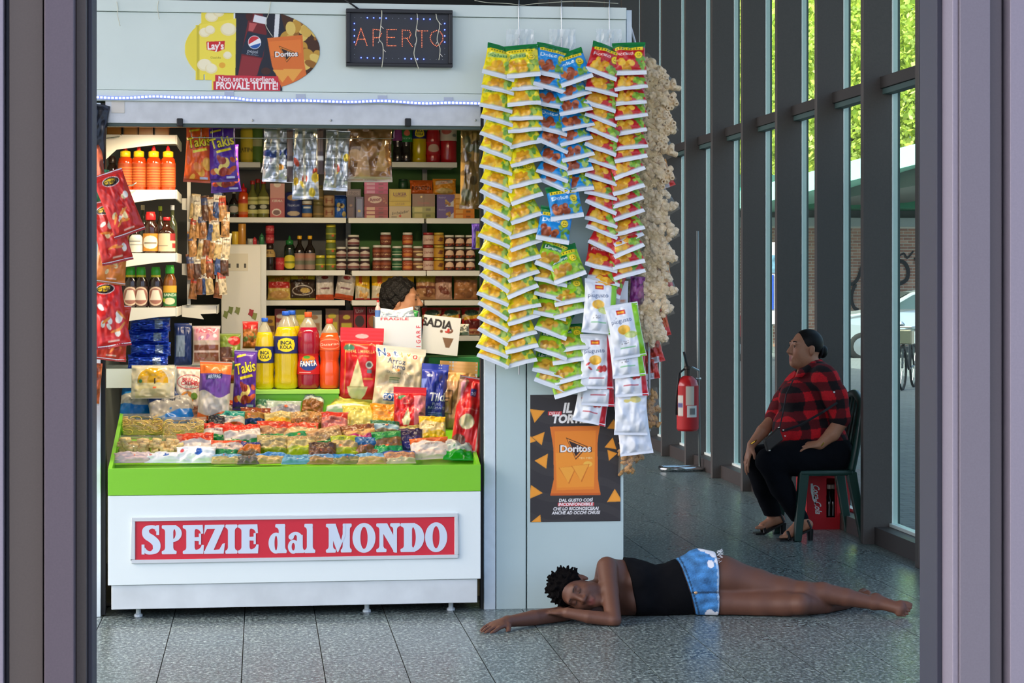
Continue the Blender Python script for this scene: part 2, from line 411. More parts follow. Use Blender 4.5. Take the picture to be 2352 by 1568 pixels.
# sign on the counter front
def sp(u, v): return W(u, v + (u - 680) * .0145, YC)        # the sign runs level on the counter
a, b = W(302, 1290, YC), W(1052, 1184, YC)
sx0, sx1 = a.x, b.x; sz0, sz1 = WZ(1287, YC), WZ(1182, YC)
fr = MB()
fw = .018
for (x0, x1, z0, z1) in ((sx0, sx1, sz1 - fw, sz1), (sx0, sx1, sz0, sz0 + fw), (sx0, sx0 + fw, sz0 + fw, sz1 - fw), (sx1 - fw, sx1, sz0 + fw, sz1 - fw)):
    fr.box((x0, YC - .012, z0), (x1, YC - .0005, z1))
fr.build('sign_frame', mat('sign_frame', (206, 214, 218), .3, coat=.3), counter, bevel=.003)
sign = MB().box((sx0 + fw, YC - .006, sz0 + fw), (sx1 - fw, YC - .0005, sz1 - fw)).build('sign_panel', mat('sign_red', (206, 44, 62), .4), counter)
# ---------------------------------------------------------------- lettering and printed packaging
_FT = {}
def text_tris(s, bold=0.0, spacing=1.0):
    """triangles (n,3,2) of a line of lettering; cap height 1, starts at x=0"""
    k = (s, bold, spacing)
    if k in _FT: return _FT[k]
    c = bpy.data.curves.new('lettering', 'FONT'); c.body = s; c.size = 1; c.offset = bold; c.resolution_u = 3; c.space_character = spacing
    o = bpy.data.objects.new('lettering', c); COL.objects.link(o)
    me = bpy.data.meshes.new_from_object(o)
    me.calc_loop_triangles()
    v = np.zeros(len(me.vertices) * 3); me.vertices.foreach_get('co', v); v = v.reshape(-1, 3)[:, :2]
    t = np.zeros(len(me.loop_triangles) * 3, dtype=np.int32); me.loop_triangles.foreach_get('vertices', t)
    tr = v[t.reshape(-1, 3)] / .69
    tr[:, :, 0] -= tr[:, :, 0].min() if len(tr) else 0
    bpy.data.objects.remove(o); bpy.data.curves.remove(c); bpy.data.meshes.remove(me)
    _FT[k] = tr
    return tr
class Cv:
    """a small print: x across 0..asp, y up 0..1"""
    def __init__(s, asp, ny, bg):
        s.asp = asp; s.ny = ny; s.nx = max(6, int(round(ny * asp)))
        s.ss = 2
        s.a = np.empty(((s.ny + 1) * s.ss, (s.nx + 1) * s.ss, 3)); s.a[:] = np.array(bg) / 255
        h, w = s.a.shape[:2]
        s.X, s.Y = np.meshgrid((np.arange(w) + .5) / w * asp, (np.arange(h) + .5) / h)
    def put(s, m, c, op=1.0):
        c = np.array(c) / 255; m = np.clip(m.astype(float), 0, 1)[..., None] * op
        s.a = s.a * (1 - m) + c * m; return s
    def rect(s, x0, y0, x1, y1, c, op=1.): return s.put((s.X >= x0 * s.asp) & (s.X <= x1 * s.asp) & (s.Y >= y0) & (s.Y <= y1), c, op)
    def ell(s, cx, cy, rx, ry, c, op=1., rot=0):
        dx, dy = s.X - cx * s.asp, s.Y - cy
        if rot: dx, dy = dx * math.cos(rot) + dy * math.sin(rot), -dx * math.sin(rot) + dy * math.cos(rot)
        return s.put((dx / rx) ** 2 + (dy / ry) ** 2 <= 1, c, op)
    def poly(s, pts, c, op=1.):
        p = [(x * s.asp, y) for x, y in pts]; m = np.zeros(s.X.shape, bool)
        for i in range(len(p)):
            (x0, y0), (x1, y1) = p[i - 1], p[i]
            if y0 == y1: continue
            cr = ((s.Y >= y0) != (s.Y >= y1)) & (s.X < (x1 - x0) * (s.Y - y0) / (y1 - y0) + x0); m ^= cr
        return s.put(m, c, op)
    def wave(s, y0, amp, ph, c, above=True, fr=1.0):
        e = y0 + amp * np.sin(s.X / s.asp * math.pi * 2 * fr + ph)
        return s.put(s.Y > e if above else s.Y < e, c)
    def blobs(s, x0, y0, x1, y1, n, r, cols, seed=0):
        q = random.Random(seed)
        for _ in range(n):
            s.ell(q.uniform(x0, x1), q.uniform(y0, y1), r * q.uniform(.7, 1.2), r * q.uniform(.45, 1), q.choice(cols), 1, q.uniform(0, 3))
        return s
    def text(s, t, x, y, h, c, rot=0., bold=.0, shear=0., fit=None, anchor='c', sx=1.0):
        tr = text_tris(t, bold)
        if not len(tr): return s
        tr = tr.copy() * h
        tr[:, :, 0] *= sx
        w = tr[:, :, 0].max()
        if fit and w > 0: tr[:, :, 0] *= fit * s.asp / w; w = fit * s.asp
        tr[:, :, 0] += tr[:, :, 1] * shear
        if anchor == 'c': tr[:, :, 0] -= w / 2; tr[:, :, 1] -= h / 2
        if rot:
            q = tr.copy(); q[:, :, 0] = tr[:, :, 0] * math.cos(rot) - tr[:, :, 1] * math.sin(rot); q[:, :, 1] = tr[:, :, 0] * math.sin(rot) + tr[:, :, 1] * math.cos(rot); tr = q
        tr[:, :, 0] += x * s.asp; tr[:, :, 1] += y
        H, Wd = s.a.shape[:2]
        m = np.zeros((H, Wd), bool)
        px = tr[:, :, 0] / s.asp * Wd; py = tr[:, :, 1] * H
        for a, b in zip(px, py):
            x0, x1 = max(int(a.min()) - 1, 0), min(int(a.max()) + 2, Wd); y0, y1 = max(int(b.min()) - 1, 0), min(int(b.max()) + 2, H)
            if x0 >= x1 or y0 >= y1: continue
            gx, gy = np.meshgrid(np.arange(x0, x1) + .5, np.arange(y0, y1) + .5)
            d0 = (a[1] - a[0]) * (gy - b[0]) - (b[1] - b[0]) * (gx - a[0])
            d1 = (a[2] - a[1]) * (gy - b[1]) - (b[2] - b[1]) * (gx - a[1])
            d2 = (a[0] - a[2]) * (gy - b[2]) - (b[0] - b[2]) * (gx - a[2])
            m[y0:y1, x0:x1] |= ((d0 >= 0) & (d1 >= 0) & (d2 >= 0)) | ((d0 <= 0) & (d1 <= 0) & (d2 <= 0))
        return s.put(m, c)
    def grain(s, amt, seed=0, cell=1):
        g = np.random.default_rng(seed).normal(0, amt, (s.a.shape[0] // cell + 1, s.a.shape[1] // cell + 1, 1))
        g = np.repeat(np.repeat(g, cell, 0), cell, 1)[:s.a.shape[0], :s.a.shape[1]]
        s.a = np.clip(s.a + g, 0, 1); return s
    def out(s):
        h, w = s.ny + 1, s.nx + 1
        return s.a.reshape(h, s.ss, w, s.ss, 3).mean((1, 3))       # rows bottom to top
M_print = print_mat('printed_film', .34, .18)
M_paper = print_mat('printed_paper', .6, .0)
M_metalp = print_mat('printed_foil', .28, .3, .55)
def grid_faces(nx, ny, flip=False, base=0):
    i, j = np.meshgrid(np.arange(nx), np.arange(ny)); a = (j * (nx + 1) + i).ravel() + base
    f = np.stack([a, a + 1, a + nx + 2, a + nx + 1], 1)
    return f[:, ::-1] if flip else f
def lownoise(rng, nx, ny, k):
    g = rng.normal(0, 1, (k + 2, k + 2))
    x = np.linspace(0, k, nx + 1); y = np.linspace(0, k, ny + 1)
    xi, yi = np.minimum(x.astype(int), k - 1 + 1), np.minimum(y.astype(int), k); fx, fy = x - xi, y - yi
    fx, fy = fx * fx * (3 - 2 * fx), fy * fy * (3 - 2 * fy)
    a = g[np.ix_(yi, xi)]; b = g[np.ix_(yi, np.minimum(xi + 1, k + 1))]; c = g[np.ix_(np.minimum(yi + 1, k + 1), xi)]; d = g[np.ix_(np.minimum(yi + 1, k + 1), np.minimum(xi + 1, k + 1))]
    return (a * (1 - fx) + b * fx) * (1 - fy)[:, None] + (c * (1 - fx) + d * fx) * fy[:, None]
def bag_mesh(name, w, h, d, cv, back=(200, 200, 200), st=.06, sb=.06, seed=0, crump=.5, m=None, pinch=.08, top0=True, boxy=.6, lean=0.):
    """pillow bag; x centred, y=0 mid plane, z from 0 down (top0) or from 0 up"""
    rng = np.random.default_rng(seed)
    nx, ny = cv.nx, cv.ny
    u, v = np.meshgrid(np.linspace(0, 1, nx + 1), np.linspace(0, 1, ny + 1))
    vv = np.clip((v - sb) / (1 - sb - st), 0, 1)
    pv = np.clip(1 - np.abs(2 * vv - 1) ** 2.4, 0, 1) ** boxy
    pu = np.clip(1 - np.abs(2 * u - 1) ** 2.6, 0, 1) ** boxy
    p = pv * pu
    nz = lownoise(rng, nx, ny, 5) * .10 + lownoise(rng, nx, ny, 11) * .05
    edge = np.clip(p * 3, 0, 1)
    yf = -d / 2 * p - nz * d * crump * edge - np.sin(v * 40 * math.pi) * (.0006 if max(st, sb) < .1 else .00015) * ((v < sb) | (v > 1 - st))
    wav = (lownoise(rng, nx, ny, 3) * .012) * h * crump * (1 - pv)
    x = (u - .5) * w * (1 - pinch * pv)
    z = v * h
    vf = np.stack([x, yf + wav, z], -1).reshape(-1, 3)
    bx, by = max(6, nx // 4), max(6, ny // 4)
    ui, vi = np.linspace(0, nx, bx + 1).round().astype(int), np.linspace(0, ny, by + 1).round().astype(int)
    yb = (d / 2 * p * .8 + wav)
    vb = np.stack([x, yb + .0003, z], -1)[np.ix_(vi, ui)].reshape(-1, 3)
    V = np.concatenate([vf, vb]); V[:, 1] += V[:, 2] * lean
    if top0: V[:, 2] -= h
    Fc = np.concatenate([grid_faces(nx, ny), grid_faces(bx, by, True, len(vf))])
    cols = np.concatenate([cv.out().reshape(-1, 3), np.tile(np.array(back) / 255, (len(vb), 1))])
    return raw_mesh(name, V, Fc, m or M_print, True, cols)
def box_mesh(name, w, h, d, cv, side, m=None, top=None, r=.0):
    """carton: printed front (−y), plain sides; z from 0 up, x centred, y from 0 (front) to d"""
    nx, ny = cv.nx, cv.ny
    u, v = np.meshgrid(np.linspace(-.5, .5, nx + 1), np.linspace(0, 1, ny + 1))
    vf = np.stack([u * w, u * 0, v * h], -1).reshape(-1, 3)
    e = .0
    vs = np.array([(-w / 2, 0, 0), (w / 2, 0, 0), (w / 2, d, 0), (-w / 2, d, 0), (-w / 2, 0, h), (w / 2, 0, h), (w / 2, d, h), (-w / 2, d, h)])
    tq = [(4, 5, 6, 7)]
    fq = [(3, 2, 1, 0), (1, 2, 6, 5), (2, 3, 7, 6), (3, 0, 4, 7)]
    n = len(vf); vt = vs[4:8]
    V = np.concatenate([vf, vs, vt]); Fc = np.concatenate([grid_faces(nx, ny), np.array(fq) + n, np.array([(0, 1, 2, 3)]) + n + 8])
    cols = np.concatenate([cv.out().reshape(-1, 3), np.tile(np.array(side) / 255, (8, 1)), np.tile(np.array(top or side) / 255, (4, 1))])
    return raw_mesh(name, V, Fc, m or M_paper, False, cols)
def wrap_mesh(name, r, z0, z1, cv, m=None, arc=210, prof=None):
    """label wrapped on the front of a round container of radius r (or radius function)"""
    nx, ny = cv.nx, cv.ny
    u, v = np.meshgrid(np.linspace(-.5, .5, nx + 1), np.linspace(0, 1, ny + 1))
    a = u * R_(arc); z = z0 + v * (z1 - z0)
    rr = r if prof is None else prof(z)
    V = np.stack([rr * np.sin(a), -rr * np.cos(a), z], -1).reshape(-1, 3)
    return raw_mesh(name, V, grid_faces(nx, ny), m or M_paper, True, cv.out().reshape(-1, 3))
def flat_text(s, x, z, h, m, Y, parent, name='lettering', bold=0., shear=0., fit=None, rot=0., anchor='c', M=None, dy=.0008, sx=1.):
    """raised lettering on a plane facing −y at depth Y; x,z is its centre"""
    tr = text_tris(s, bold).copy() * h; tr[:, :, 0] *= sx
    w = tr[:, :, 0].max()
    if fit: tr[:, :, 0] *= fit / w; w = fit
    tr[:, :, 0] += tr[:, :, 1] * shear
    if anchor == 'c': tr[:, :, 0] -= w / 2
    tr[:, :, 1] -= h / 2
    q = tr.copy()
    q[:, :, 0] = tr[:, :, 0] * math.cos(rot) - tr[:, :, 1] * math.sin(rot) + x; q[:, :, 1] = tr[:, :, 0] * math.sin(rot) + tr[:, :, 1] * math.cos(rot) + z
    V = np.stack([q[:, :, 0], np.full(q.shape[:2], Y), q[:, :, 1]], -1).reshape(-1, 3)
    V = V - np.array(origin(parent))
    return link_mesh(name, raw_mesh(name, V, np.arange(len(V)).reshape(-1, 3), m), parent)
# ---------------------------------------------------------------- fat serif letters of the counter sign
def ring(cx, cy, rx, ry, ix, iy, a0=0, a1=360, n=40, tilt=0.):
    """elliptical bowl as quads"""
    V = []; Fq = []
    for i in range(n + 1):
        a = R_(a0 + (a1 - a0) * i / n); c, s = math.cos(a), math.sin(a)
        V.append((cx + rx * c, cy + ry * s)); V.append((cx + ix * c + tilt * s, cy + iy * s))
    for i in range(n): Fq.append((2 * i, 2 * i + 2, 2 * i + 3, 2 * i + 1))
    return V, Fq
def polyf(*p): return list(p), [tuple(range(len(p)))]
def bez(p0, p1, p2, n=6): return [((1 - t) ** 2 * p0[0] + 2 * t * (1 - t) * p1[0] + t * t * p2[0], (1 - t) ** 2 * p0[1] + 2 * t * (1 - t) * p1[1] + t * t * p2[1]) for t in [i / n for i in range(n + 1)]]
def stem(x0, x1, y0=0., y1=1., se=.11, bot=True, top=True, tl=None, tr_=None):
    tl = se if tl is None else tl; tr_ = se if tr_ is None else tr_
    p = []
    p += ([(x0 - tl + .02, y1), (x1 + tr_ - .02, y1), (x1 + tr_, y1 - .03), (x1 + tr_, y1 - .09)] + bez((x1 + tr_ - .01, y1 - .11), (x1, y1 - .13), (x1, y1 - .24))) if top else [(x0, y1), (x1, y1)]
    p += (bez((x1, y0 + .24), (x1, y0 + .13), (x1 + se - .01, y0 + .11)) + [(x1 + se, y0 + .09), (x1 + se, y0 + .03), (x1 + se - .02, y0), (x0 - se + .02, y0), (x0 - se, y0 + .03), (x0 - se, y0 + .09)] + bez((x0 - se + .01, y0 + .11), (x0, y0 + .13), (x0, y0 + .24))) if bot else [(x1, y0), (x0, y0)]
    if top: p += bez((x0, y1 - .24), (x0, y1 - .13), (x0 - tl + .01, y1 - .11)) + [(x0 - tl, y1 - .09), (x0 - tl, y1 - .03)]
    # stem polygons are star-like around their axis: split into quads by rows
    return p[::-1], [tuple(range(len(p)))]
def stroke(pts, ws):
    V = []; Fq = []
    n = len(pts)
    for i in range(n):
        a, b = pts[max(i - 1, 0)], pts[min(i + 1, n - 1)]
        dx, dy = b[0] - a[0], b[1] - a[1]; l = math.hypot(dx, dy) or 1
        nx_, ny_ = -dy / l, dx / l
        V += [(pts[i][0] + nx_ * ws[i] / 2, pts[i][1] + ny_ * ws[i] / 2), (pts[i][0] - nx_ * ws[i] / 2, pts[i][1] - ny_ * ws[i] / 2)]
    for i in range(n - 1): Fq.append((2 * i, 2 * i + 1, 2 * i + 3, 2 * i + 2))
    return V, Fq
def catmull(p, k=8):
    o = []; q = [p[0]] + p + [p[-1]]
    for i in range(1, len(q) - 2):
        for j in range(k):
            t = j / k; a, b, c, d = q[i - 1], q[i], q[i + 1], q[i + 2]
            o.append(tuple(.5 * (2 * b[m] + (c[m] - a[m]) * t + (2 * a[m] - 5 * b[m] + 4 * c[m] - d[m]) * t * t + (3 * b[m] - a[m] - 3 * c[m] + d[m]) * t ** 3) for m in range(len(b))))
    o.append(tuple(p[-1])); return o
def spine(p):
    q = catmull(p, 8); return stroke([(a[0], a[1]) for a in q], [a[2] for a in q])
def disc(cx, cy, r, n=14): return [(cx + r * math.cos(2 * math.pi * i / n), cy + r * math.sin(2 * math.pi * i / n)) for i in range(n)], [tuple(range(n))]
def arm(x0, w, y, up):
    """flared arm of E: y at outer edge, up=-1 for the top arm"""
    p = [(x0, y), (w, y), (w + .02, y + up * .30)] + bez((w - .05, y + up * .31), (w - .08, y + up * .15), (x0 + .1, y + up * .14)) + [(x0, y + up * .14)]
    return (p if up < 0 else p[::-1])[::-1] if False else p, [tuple(range(len(p)))]
GL = {
 'S': [spine([(.53, .80, .12), (.50, .90, .13), (.33, .945, .12), (.15, .85, .22), (.17, .66, .26), (.36, .52, .27), (.50, .36, .27), (.49, .16, .24), (.33, .055, .12), (.17, .08, .13), (.07, .2, .12)]),
       polyf((.50, 1.0), (.60, 1.0), (.60, .66), (.50, .66)), polyf((.0, .34), (.10, .34), (.10, .0), (.0, .0))],
 'P': [stem(.11, .38), ring(.36, .71, .30, .29, .10, .19, -90, 90), polyf((.30, 1), (.40, 1), (.40, .9), (.30, .9)), polyf((.30, .52), (.40, .52), (.40, .42), (.30, .42))],
 'E': [stem(.11, .37), arm(.3, .62, 1., -1), arm(.3, .64, 0., 1), polyf((.3, .57), (.50, .58), (.50, .70), (.57, .70), (.57, .32), (.50, .32), (.50, .44), (.3, .45))],
 'Z': [polyf((.03, 1), (.66, 1), (.66, .92), (.5, .86), (.1, .86), (.0, .66), (-.0, .68)), polyf((.38, .90), (.66, .96), (.30, .1), (.0, .05)), polyf((.0, 0), (.64, 0), (.68, .36), (.6, .34), (.5, .15), (.0, .1))],
 'I': [stem(.10, .36, se=.1)],
 'd': [stem(.38, .62, 0, 1, se=.06, tl=.13, tr_=.0), ring(.28, .35, .28, .36, .055, .25)],
 'a': [stem(.33, .55, 0, .62, se=.06, top=False), ring(.20, .22, .2, .24, .06, .13), ring(.28, .50, .265, .23, .06, .12, 0, 150, 20), disc(.12, .56, .1)],
 'l': [stem(.11, .35, 0, 1, se=.1, tr_=.0)],
 'M': [stem(.11, .27, se=.1, tr_=0.), stem(.62, .88, se=.07, tl=0.), polyf((.05, 1), (.36, 1), (.56, .42), (.46, .02), (.42, .02)), polyf((.46, .02), (.56, .42), (.72, 1), (.72, .6))],
 'O': [ring(.38, .5, .38, .515, .12, .38)],
 'N': [stem(.11, .24, se=.1, tr_=0.), stem(.56, .68, 0, 1, se=.1, bot=False), polyf((.04, 1), (.36, 1), (.68, .34), (.68, -.02), (.60, -.02))],
 'D': [stem(.11, .37), ring(.36, .5, .40, .5, .13, .38, -90, 90), polyf((.3, 1), (.4, 1), (.4, .88), (.3, .88)), polyf((.3, .12), (.4, .12), (.4, 0), (.3, 0))],
}
M_letter = mat('sign_letter', (206, 220, 236), .45)
def sign_letter(ch, u0, u1, v0, v1):
    V = []; Fc = []
    for k, (vs, fs) in enumerate(GL[ch]):
        n = len(V); V += [(x, y, k) for x, y in vs]
        for f in fs:
            ar = sum(vs[f[i - 1]][0] * vs[f[i]][1] - vs[f[i]][0] * vs[f[i - 1]][1] for i in range(len(f)))
            Fc.append(tuple(i + n for i in (f if ar > 0 else f[::-1])))
    V = np.array(V, float)
    xs = V[:, 0]; x0, x1 = xs.min(), xs.max()
    a, b = W(u0, v1, YC - .0075), W(u1, v0, YC - .0075)
    X = a.x + (V[:, 0] - x0) / (x1 - x0) * (b.x - a.x); Z = a.z + V[:, 1] * (b.z - a.z)
    P = np.stack([X, YC - .0075 - V[:, 2] * .0004, Z], 1) - np.array(origin(sign))
    return link_mesh('letter', raw_mesh('letter', P, Fc, M_letter), sign)
for ch, c0, c1 in [('S', 297, 393), ('P', 399, 500), ('E', 505, 612), ('Z', 612, 718), ('I', 720, 781), ('E', 784, 888), ('d', 938, 1030), ('a', 1036, 1119), ('l', 1119, 1174),
                   ('M', 1228, 1358), ('O', 1362, 1478), ('N', 1482, 1602), ('D', 1604, 1724), ('O', 1728, 1840)]:
    u0, u1 = 190 + c0 / 2.198, 190 + c1 / 2.198
    v1 = 1020 + 550 / 2.198 - (u0 + u1 - 1300) / 2 * .009; v0 = v1 - 148 / 2.198
    sign_letter(ch, u0, u1, v0, v1)

# ---------------------------------------------------------------- oval snack advert on the fascia
def chip_poly(cx, cy, r, a): return [(cx + r * math.cos(a + i * 2.094) * .8, cy + r * math.sin(a + i * 2.094)) for i in range(3)]
def tilt_pts(pts, cx, cy, a, asp):
    o = []
    for x, y in pts:
        X, Y = x * asp, y; o.append(((cx * asp + X * math.cos(a) - Y * math.sin(a)) / asp, cy + X * math.sin(a) + Y * math.cos(a)))
    return o
def nacho_logo(cv, x, y, h, asp, sub=None, tilt=0.):
    """white lettering crossed by a dark triangle with a fiery rim"""
    tri = [(-.1, 1.25), (.42, .35), (.02, -1.05), (-.42 * .4, .2)]
    P = lambda k: tilt_pts([(a * h / asp * k * 1.3, b * h * k) for a, b in [(-1.0, 1.5), (1.25, .25), (-.0, -1.5)]], x, y, tilt, asp)
    cv.poly(P(1.12), (60, 30, 20)).poly(P(1.0), (240, 150, 60)).poly(P(.8), (52, 36, 36))
    cv.text('Doritos', x, y, h * 1.06, (58, 34, 30), tilt, .05, fit=4.9 * h / asp); cv.text('Doritos', x, y, h, (248, 246, 242), tilt, .03, fit=4.6 * h / asp)
asp_o = 311 / 182
cvo = Cv(asp_o, 210, (240, 220, 60))
G = lambda u, v: ((u - 424) / 311, (206 - v) / 182)
cvo.rect(0, 0, .37, 1, (236, 218, 74)); cvo.rect(.37, 0, 1, 1, (34, 38, 50))
cvo.rect(.36, .1, .372, 1, (232, 236, 236))
# golden cola splash, far end
cvo.poly([G(640, 20), G(740, 20), G(740, 206), G(690, 206)], (70, 42, 26)); cvo.blobs(.70, .30, 1.0, .85, 40, .075, [(196, 150, 60), (214, 176, 84), (150, 100, 40), (226, 196, 104)], 4)
cvo.poly([G(632, 24), G(643, 24), G(638, 90), G(628, 90)], (226, 230, 232))
# yellow crisp bag
cvo.poly([G(452, 62), G(542, 45), G(540, 184), G(452, 186)], (244, 226, 84)); cvo.poly([G(452, 62), G(458, 62), G(458, 186), G(452, 186)], (206, 190, 60))
for (u, v, r) in ((486, 42, 15), (502, 32, 13), (470, 78, 13), (482, 72, 12), (524, 70, 18), (470, 150, 17), (485, 158, 14), (522, 128, 10)):
    cvo.ell(*G(u, v), r / 182, r / 182 * .8, (238, 226, 178)); cvo.ell(G(u, v)[0], G(u, v)[1] + .01, r / 230, r / 260, (246, 238, 204))
cvo.poly([G(474, 98), G(516, 96), G(515, 114), G(500, 120), G(475, 116)], (206, 42, 48)); cvo.text("Lay's", G(495, 107)[0], G(495, 107)[1], .085, (250, 246, 240), .03, .03, fit=.12)
cvo.text('Classiche', *G(495, 133), .025, (150, 130, 40), fit=.075); cvo.ell(*G(510, 150), .04, .035, (236, 176, 60))
# cola bottle, leaning
bp = [(572, 30), (602, 30), (606, 52), (612, 76), (604, 130), (586, 174), (546, 174), (553, 130), (562, 84), (568, 56)]
cvo.poly([G(*p) for p in bp], (112, 34, 40)); cvo.poly([G(u, v) for u, v in ((584, 36), (612, 42), (612, 58), (580, 52))], (226, 230, 236))
cvo.poly([G(*p) for p in ((568, 74), (613, 82), (602, 132), (553, 124))], (30, 42, 60)); cvo.poly([G(*p) for p in ((556, 128), (600, 134), (590, 172), (546, 172))], (140, 46, 52))
cvo.poly([G(*p) for p in ((572, 54), (590, 56), (580, 74), (570, 72))], (190, 90, 90)); cvo.ell(*G(572, 40), .045, .055, (70, 28, 28))
cx, cy = G(584, 98); cvo.ell(cx, cy, .082, .082, (240, 242, 246)); cvo.put(((cvo.X - cx * asp_o) ** 2 + (cvo.Y - cy) ** 2 < .076 ** 2) & (cvo.Y - cy > .018 + (cvo.X - cx * asp_o) * .6), (206, 50, 60))
cvo.put(((cvo.X - cx * asp_o) ** 2 + (cvo.Y - cy) ** 2 < .076 ** 2) & (cvo.Y - cy < -.03 + (cvo.X - cx * asp_o) * .3), (40, 92, 170))
cvo.text('pepsi', *G(580, 118), .04, (210, 216, 224), -.12, .0, fit=.075); cvo.text('zero zucchero', *G(579, 125), .018, (190, 196, 206), -.12, fit=.09)
cvo.ell(*G(610, 162), .06, .045, (70, 40, 34))
# orange chip bag
cvo.poly([G(*p) for p in ((613, 88), (694, 80), (698, 140), (708, 194), (648, 202), (624, 150))], (222, 116, 52)); cvo.poly([G(*p) for p in ((617, 96), (690, 90), (692, 120), (622, 128))], (234, 128, 56))
nacho_logo(cvo, *G(657, 123), .062, asp_o, tilt=.05)
for u, v, a in ((648, 168, .55), (672, 166, .6)): cvo.poly(chip_poly(*G(u, v), .105, -1.57), (236, 168, 76))
# red caption
cvo.poly([G(*p) for p in ((494, 172), (638, 173), (640, 187), (643, 187), (643, 206), (490, 206), (490, 186), (494, 186))], (204, 52, 70))
cvo.text('Non serve scegliere,', *G(567, 180), .062, (246, 240, 240), 0, .02, fit=.42); cvo.text('PROVALE TUTTE!', *G(567, 195), .085, (250, 246, 246), 0, .03, fit=.455)
def card_mesh(name, cv, u0, u1, v0, v1, Y, mask=None, m=None, thick=.0015):
    a, b = W(u0, v1, Y), W(u1, v0, Y)
    nx, ny = cv.nx, cv.ny
    uu, vv = np.meshgrid(np.linspace(0, 1, nx + 1), np.linspace(0, 1, ny + 1))
    V = np.stack([(uu - .5) * (b.x - a.x), uu * 0, vv * (b.z - a.z)], -1).reshape(-1, 3)
    Fc = grid_faces(nx, ny)
    if mask is not None:
        ok = mask(uu, vv).ravel(); Fc = Fc[ok[Fc].all(1)]
    me = raw_mesh(name, V, Fc, m or M_paper, False, cv.out().reshape(-1, 3))
    return me, Vector(((a.x + b.x) / 2, Y, a.z))
def omask(u, v):
    e = ((u - .5) / .5) ** 2 + ((v - .5) / .5) ** 2 <= 1
    e |= (u > .20) & (u < .72) & (v < .19); e |= (u > .08) & (u < .37) & (v > .11) & (v < .8); e |= (u > .12) & (u < .36) & (v > .8)
    return e & ~((u < .2) & (v < .12)) & ~((u > .14) & (u < .2) & (v < .19) & (v > .12) & (u < .15))
me, loc = card_mesh('snack_advert', cvo, 424, 735, 24, 206, YK - .0035, omask)
o = link_mesh('snack_advert', me, None, loc); tag(o, 'oval snack advert sticker with crisp bag, cola bottle and nacho bag on the fascia', 'sticker')
md = o.modifiers.new('t', 'SOLIDIFY'); md.thickness = .002; md.offset = -1

# ---------------------------------------------------------------- nacho poster on the side panel
asp_p = 207 / 294
cvp = Cv(asp_p, 330, (52, 50, 52))
Q = lambda u, v: ((u - 1218) / 207, (1199 - v) / 294)
rng = np.random.default_rng(5)
cvp.put(np.sin(cvp.Y * 31 + np.sin(cvp.X * 9) * 2) > .55, (66, 63, 63), .5)
def chip(u, v, r, a, c=(234, 156, 52)):
    pts = [(u + r * math.cos(a + k * 2.094 + (.12 if k == 1 else 0)), v + r * math.sin(a + k * 2.094) * 1.0) for k in range(3)]
    cvp.poly([Q(*p) for p in pts], c)
    cvp.poly([Q(u + (p[0] - u) * .7, v + (p[1] - v) * .7) for p in pts], tuple(min(255, int(x * 1.06)) for x in c), .6)
for u, v, r, a in ((1233, 950, 20, -.4), (1240, 1005, 18, -.9), (1222, 1010, 10, .2), (1248, 1058, 20, -1.0), (1228, 1130, 19, .1), (1408, 978, 15, .6), (1404, 1022, 17, -1.4), (1403, 1045, 15, 1.9), (1412, 1144, 20, .5), (1234, 1200, 20, -1.2), (1421, 988, 12, 2.)):
    chip(u, v, r, a)
bagp = [(1263, 979), (1378, 978), (1374, 1000), (1372, 1020), (1373, 1100), (1376, 1120), (1379, 1136), (1264, 1138), (1268, 1118), (1272, 1100), (1271, 1030), (1268, 1008)]
cvp.poly([Q(*p) for p in bagp], (226, 122, 44)); cvp.poly([Q(*p) for p in ((1274, 990), (1368, 989), (1364, 1124), (1278, 1126))], (238, 140, 46))
cvp.poly([Q(*p) for p in ((1276, 1040), (1366, 1038), (1364, 1118), (1280, 1120))], (244, 156, 52), .8)
cvp.rect(Q(1264, 0)[0], Q(0, 1138)[1], Q(1379, 0)[0], Q(0, 1133)[1], (206, 96, 34))
nacho_logo(cvp, *Q(1322, 1030), .052, asp_p)
cvp.text('TEX MEX', *Q(1345, 1052), .014, (250, 214, 150), 0, .0, fit=.15)
cvp.ell(*Q(1350, 1066), .035, .022, (246, 190, 80))
for u, v, a in ((1305, 1092, -.1), (1334, 1088, -.05)):
    cvp.poly([Q(u - 22, v - 18), Q(u + 20, v - 22), Q(u + 2, v + 20)], (214, 118, 36)); cvp.poly([Q(u - 20, v - 18), Q(u + 18, v - 21), Q(u, v + 17)], (244, 168, 62))
cvp.text('IL', *Q(1303, 936), .073, (246, 246, 244), 0, .04, .18, fit=.10); cvp.rect(Q(1259, 0)[0], Q(0, 953)[1], Q(1290, 0)[0], Q(0, 944)[1], (206, 50, 56))
cvp.text('DELLE', *Q(1274, 948.5), .022, (246, 240, 236), 0, .02, .15, fit=.12); cvp.text('TORTILLA', *Q(1322, 961), .062, (246, 246, 244), 0, .05, .18, fit=.54)
for t, v, f in (('DAL GUSTO COSÌ', 1149, .37), ('INCONFONDIBILE', 1158.5, .38), ('CHE LO RICONOSCERAI', 1168.5, .50), ('ANCHE AD OCCHI CHIUSI', 1178, .53)):
    if t[0] == 'I': cvp.rect(Q(1281, 0)[0], Q(0, 1162.5)[1], Q(1364, 0)[0], Q(0, 1154.5)[1], (206, 60, 66))
    cvp.text(t, *Q(1322, v), .0235, (244, 244, 244), 0, .035, .15, fit=f)
me, loc = card_mesh('nacho_poster', cvp, 1218, 1425, 905, 1199, YK - .003)
o = link_mesh('snack_poster', me, None, loc); tag(o, 'dark poster of an orange tortilla chip bag stuck on the pale side panel', 'poster')
md = o.modifiers.new('t', 'SOLIDIFY'); md.thickness = .0015; md.offset = -1

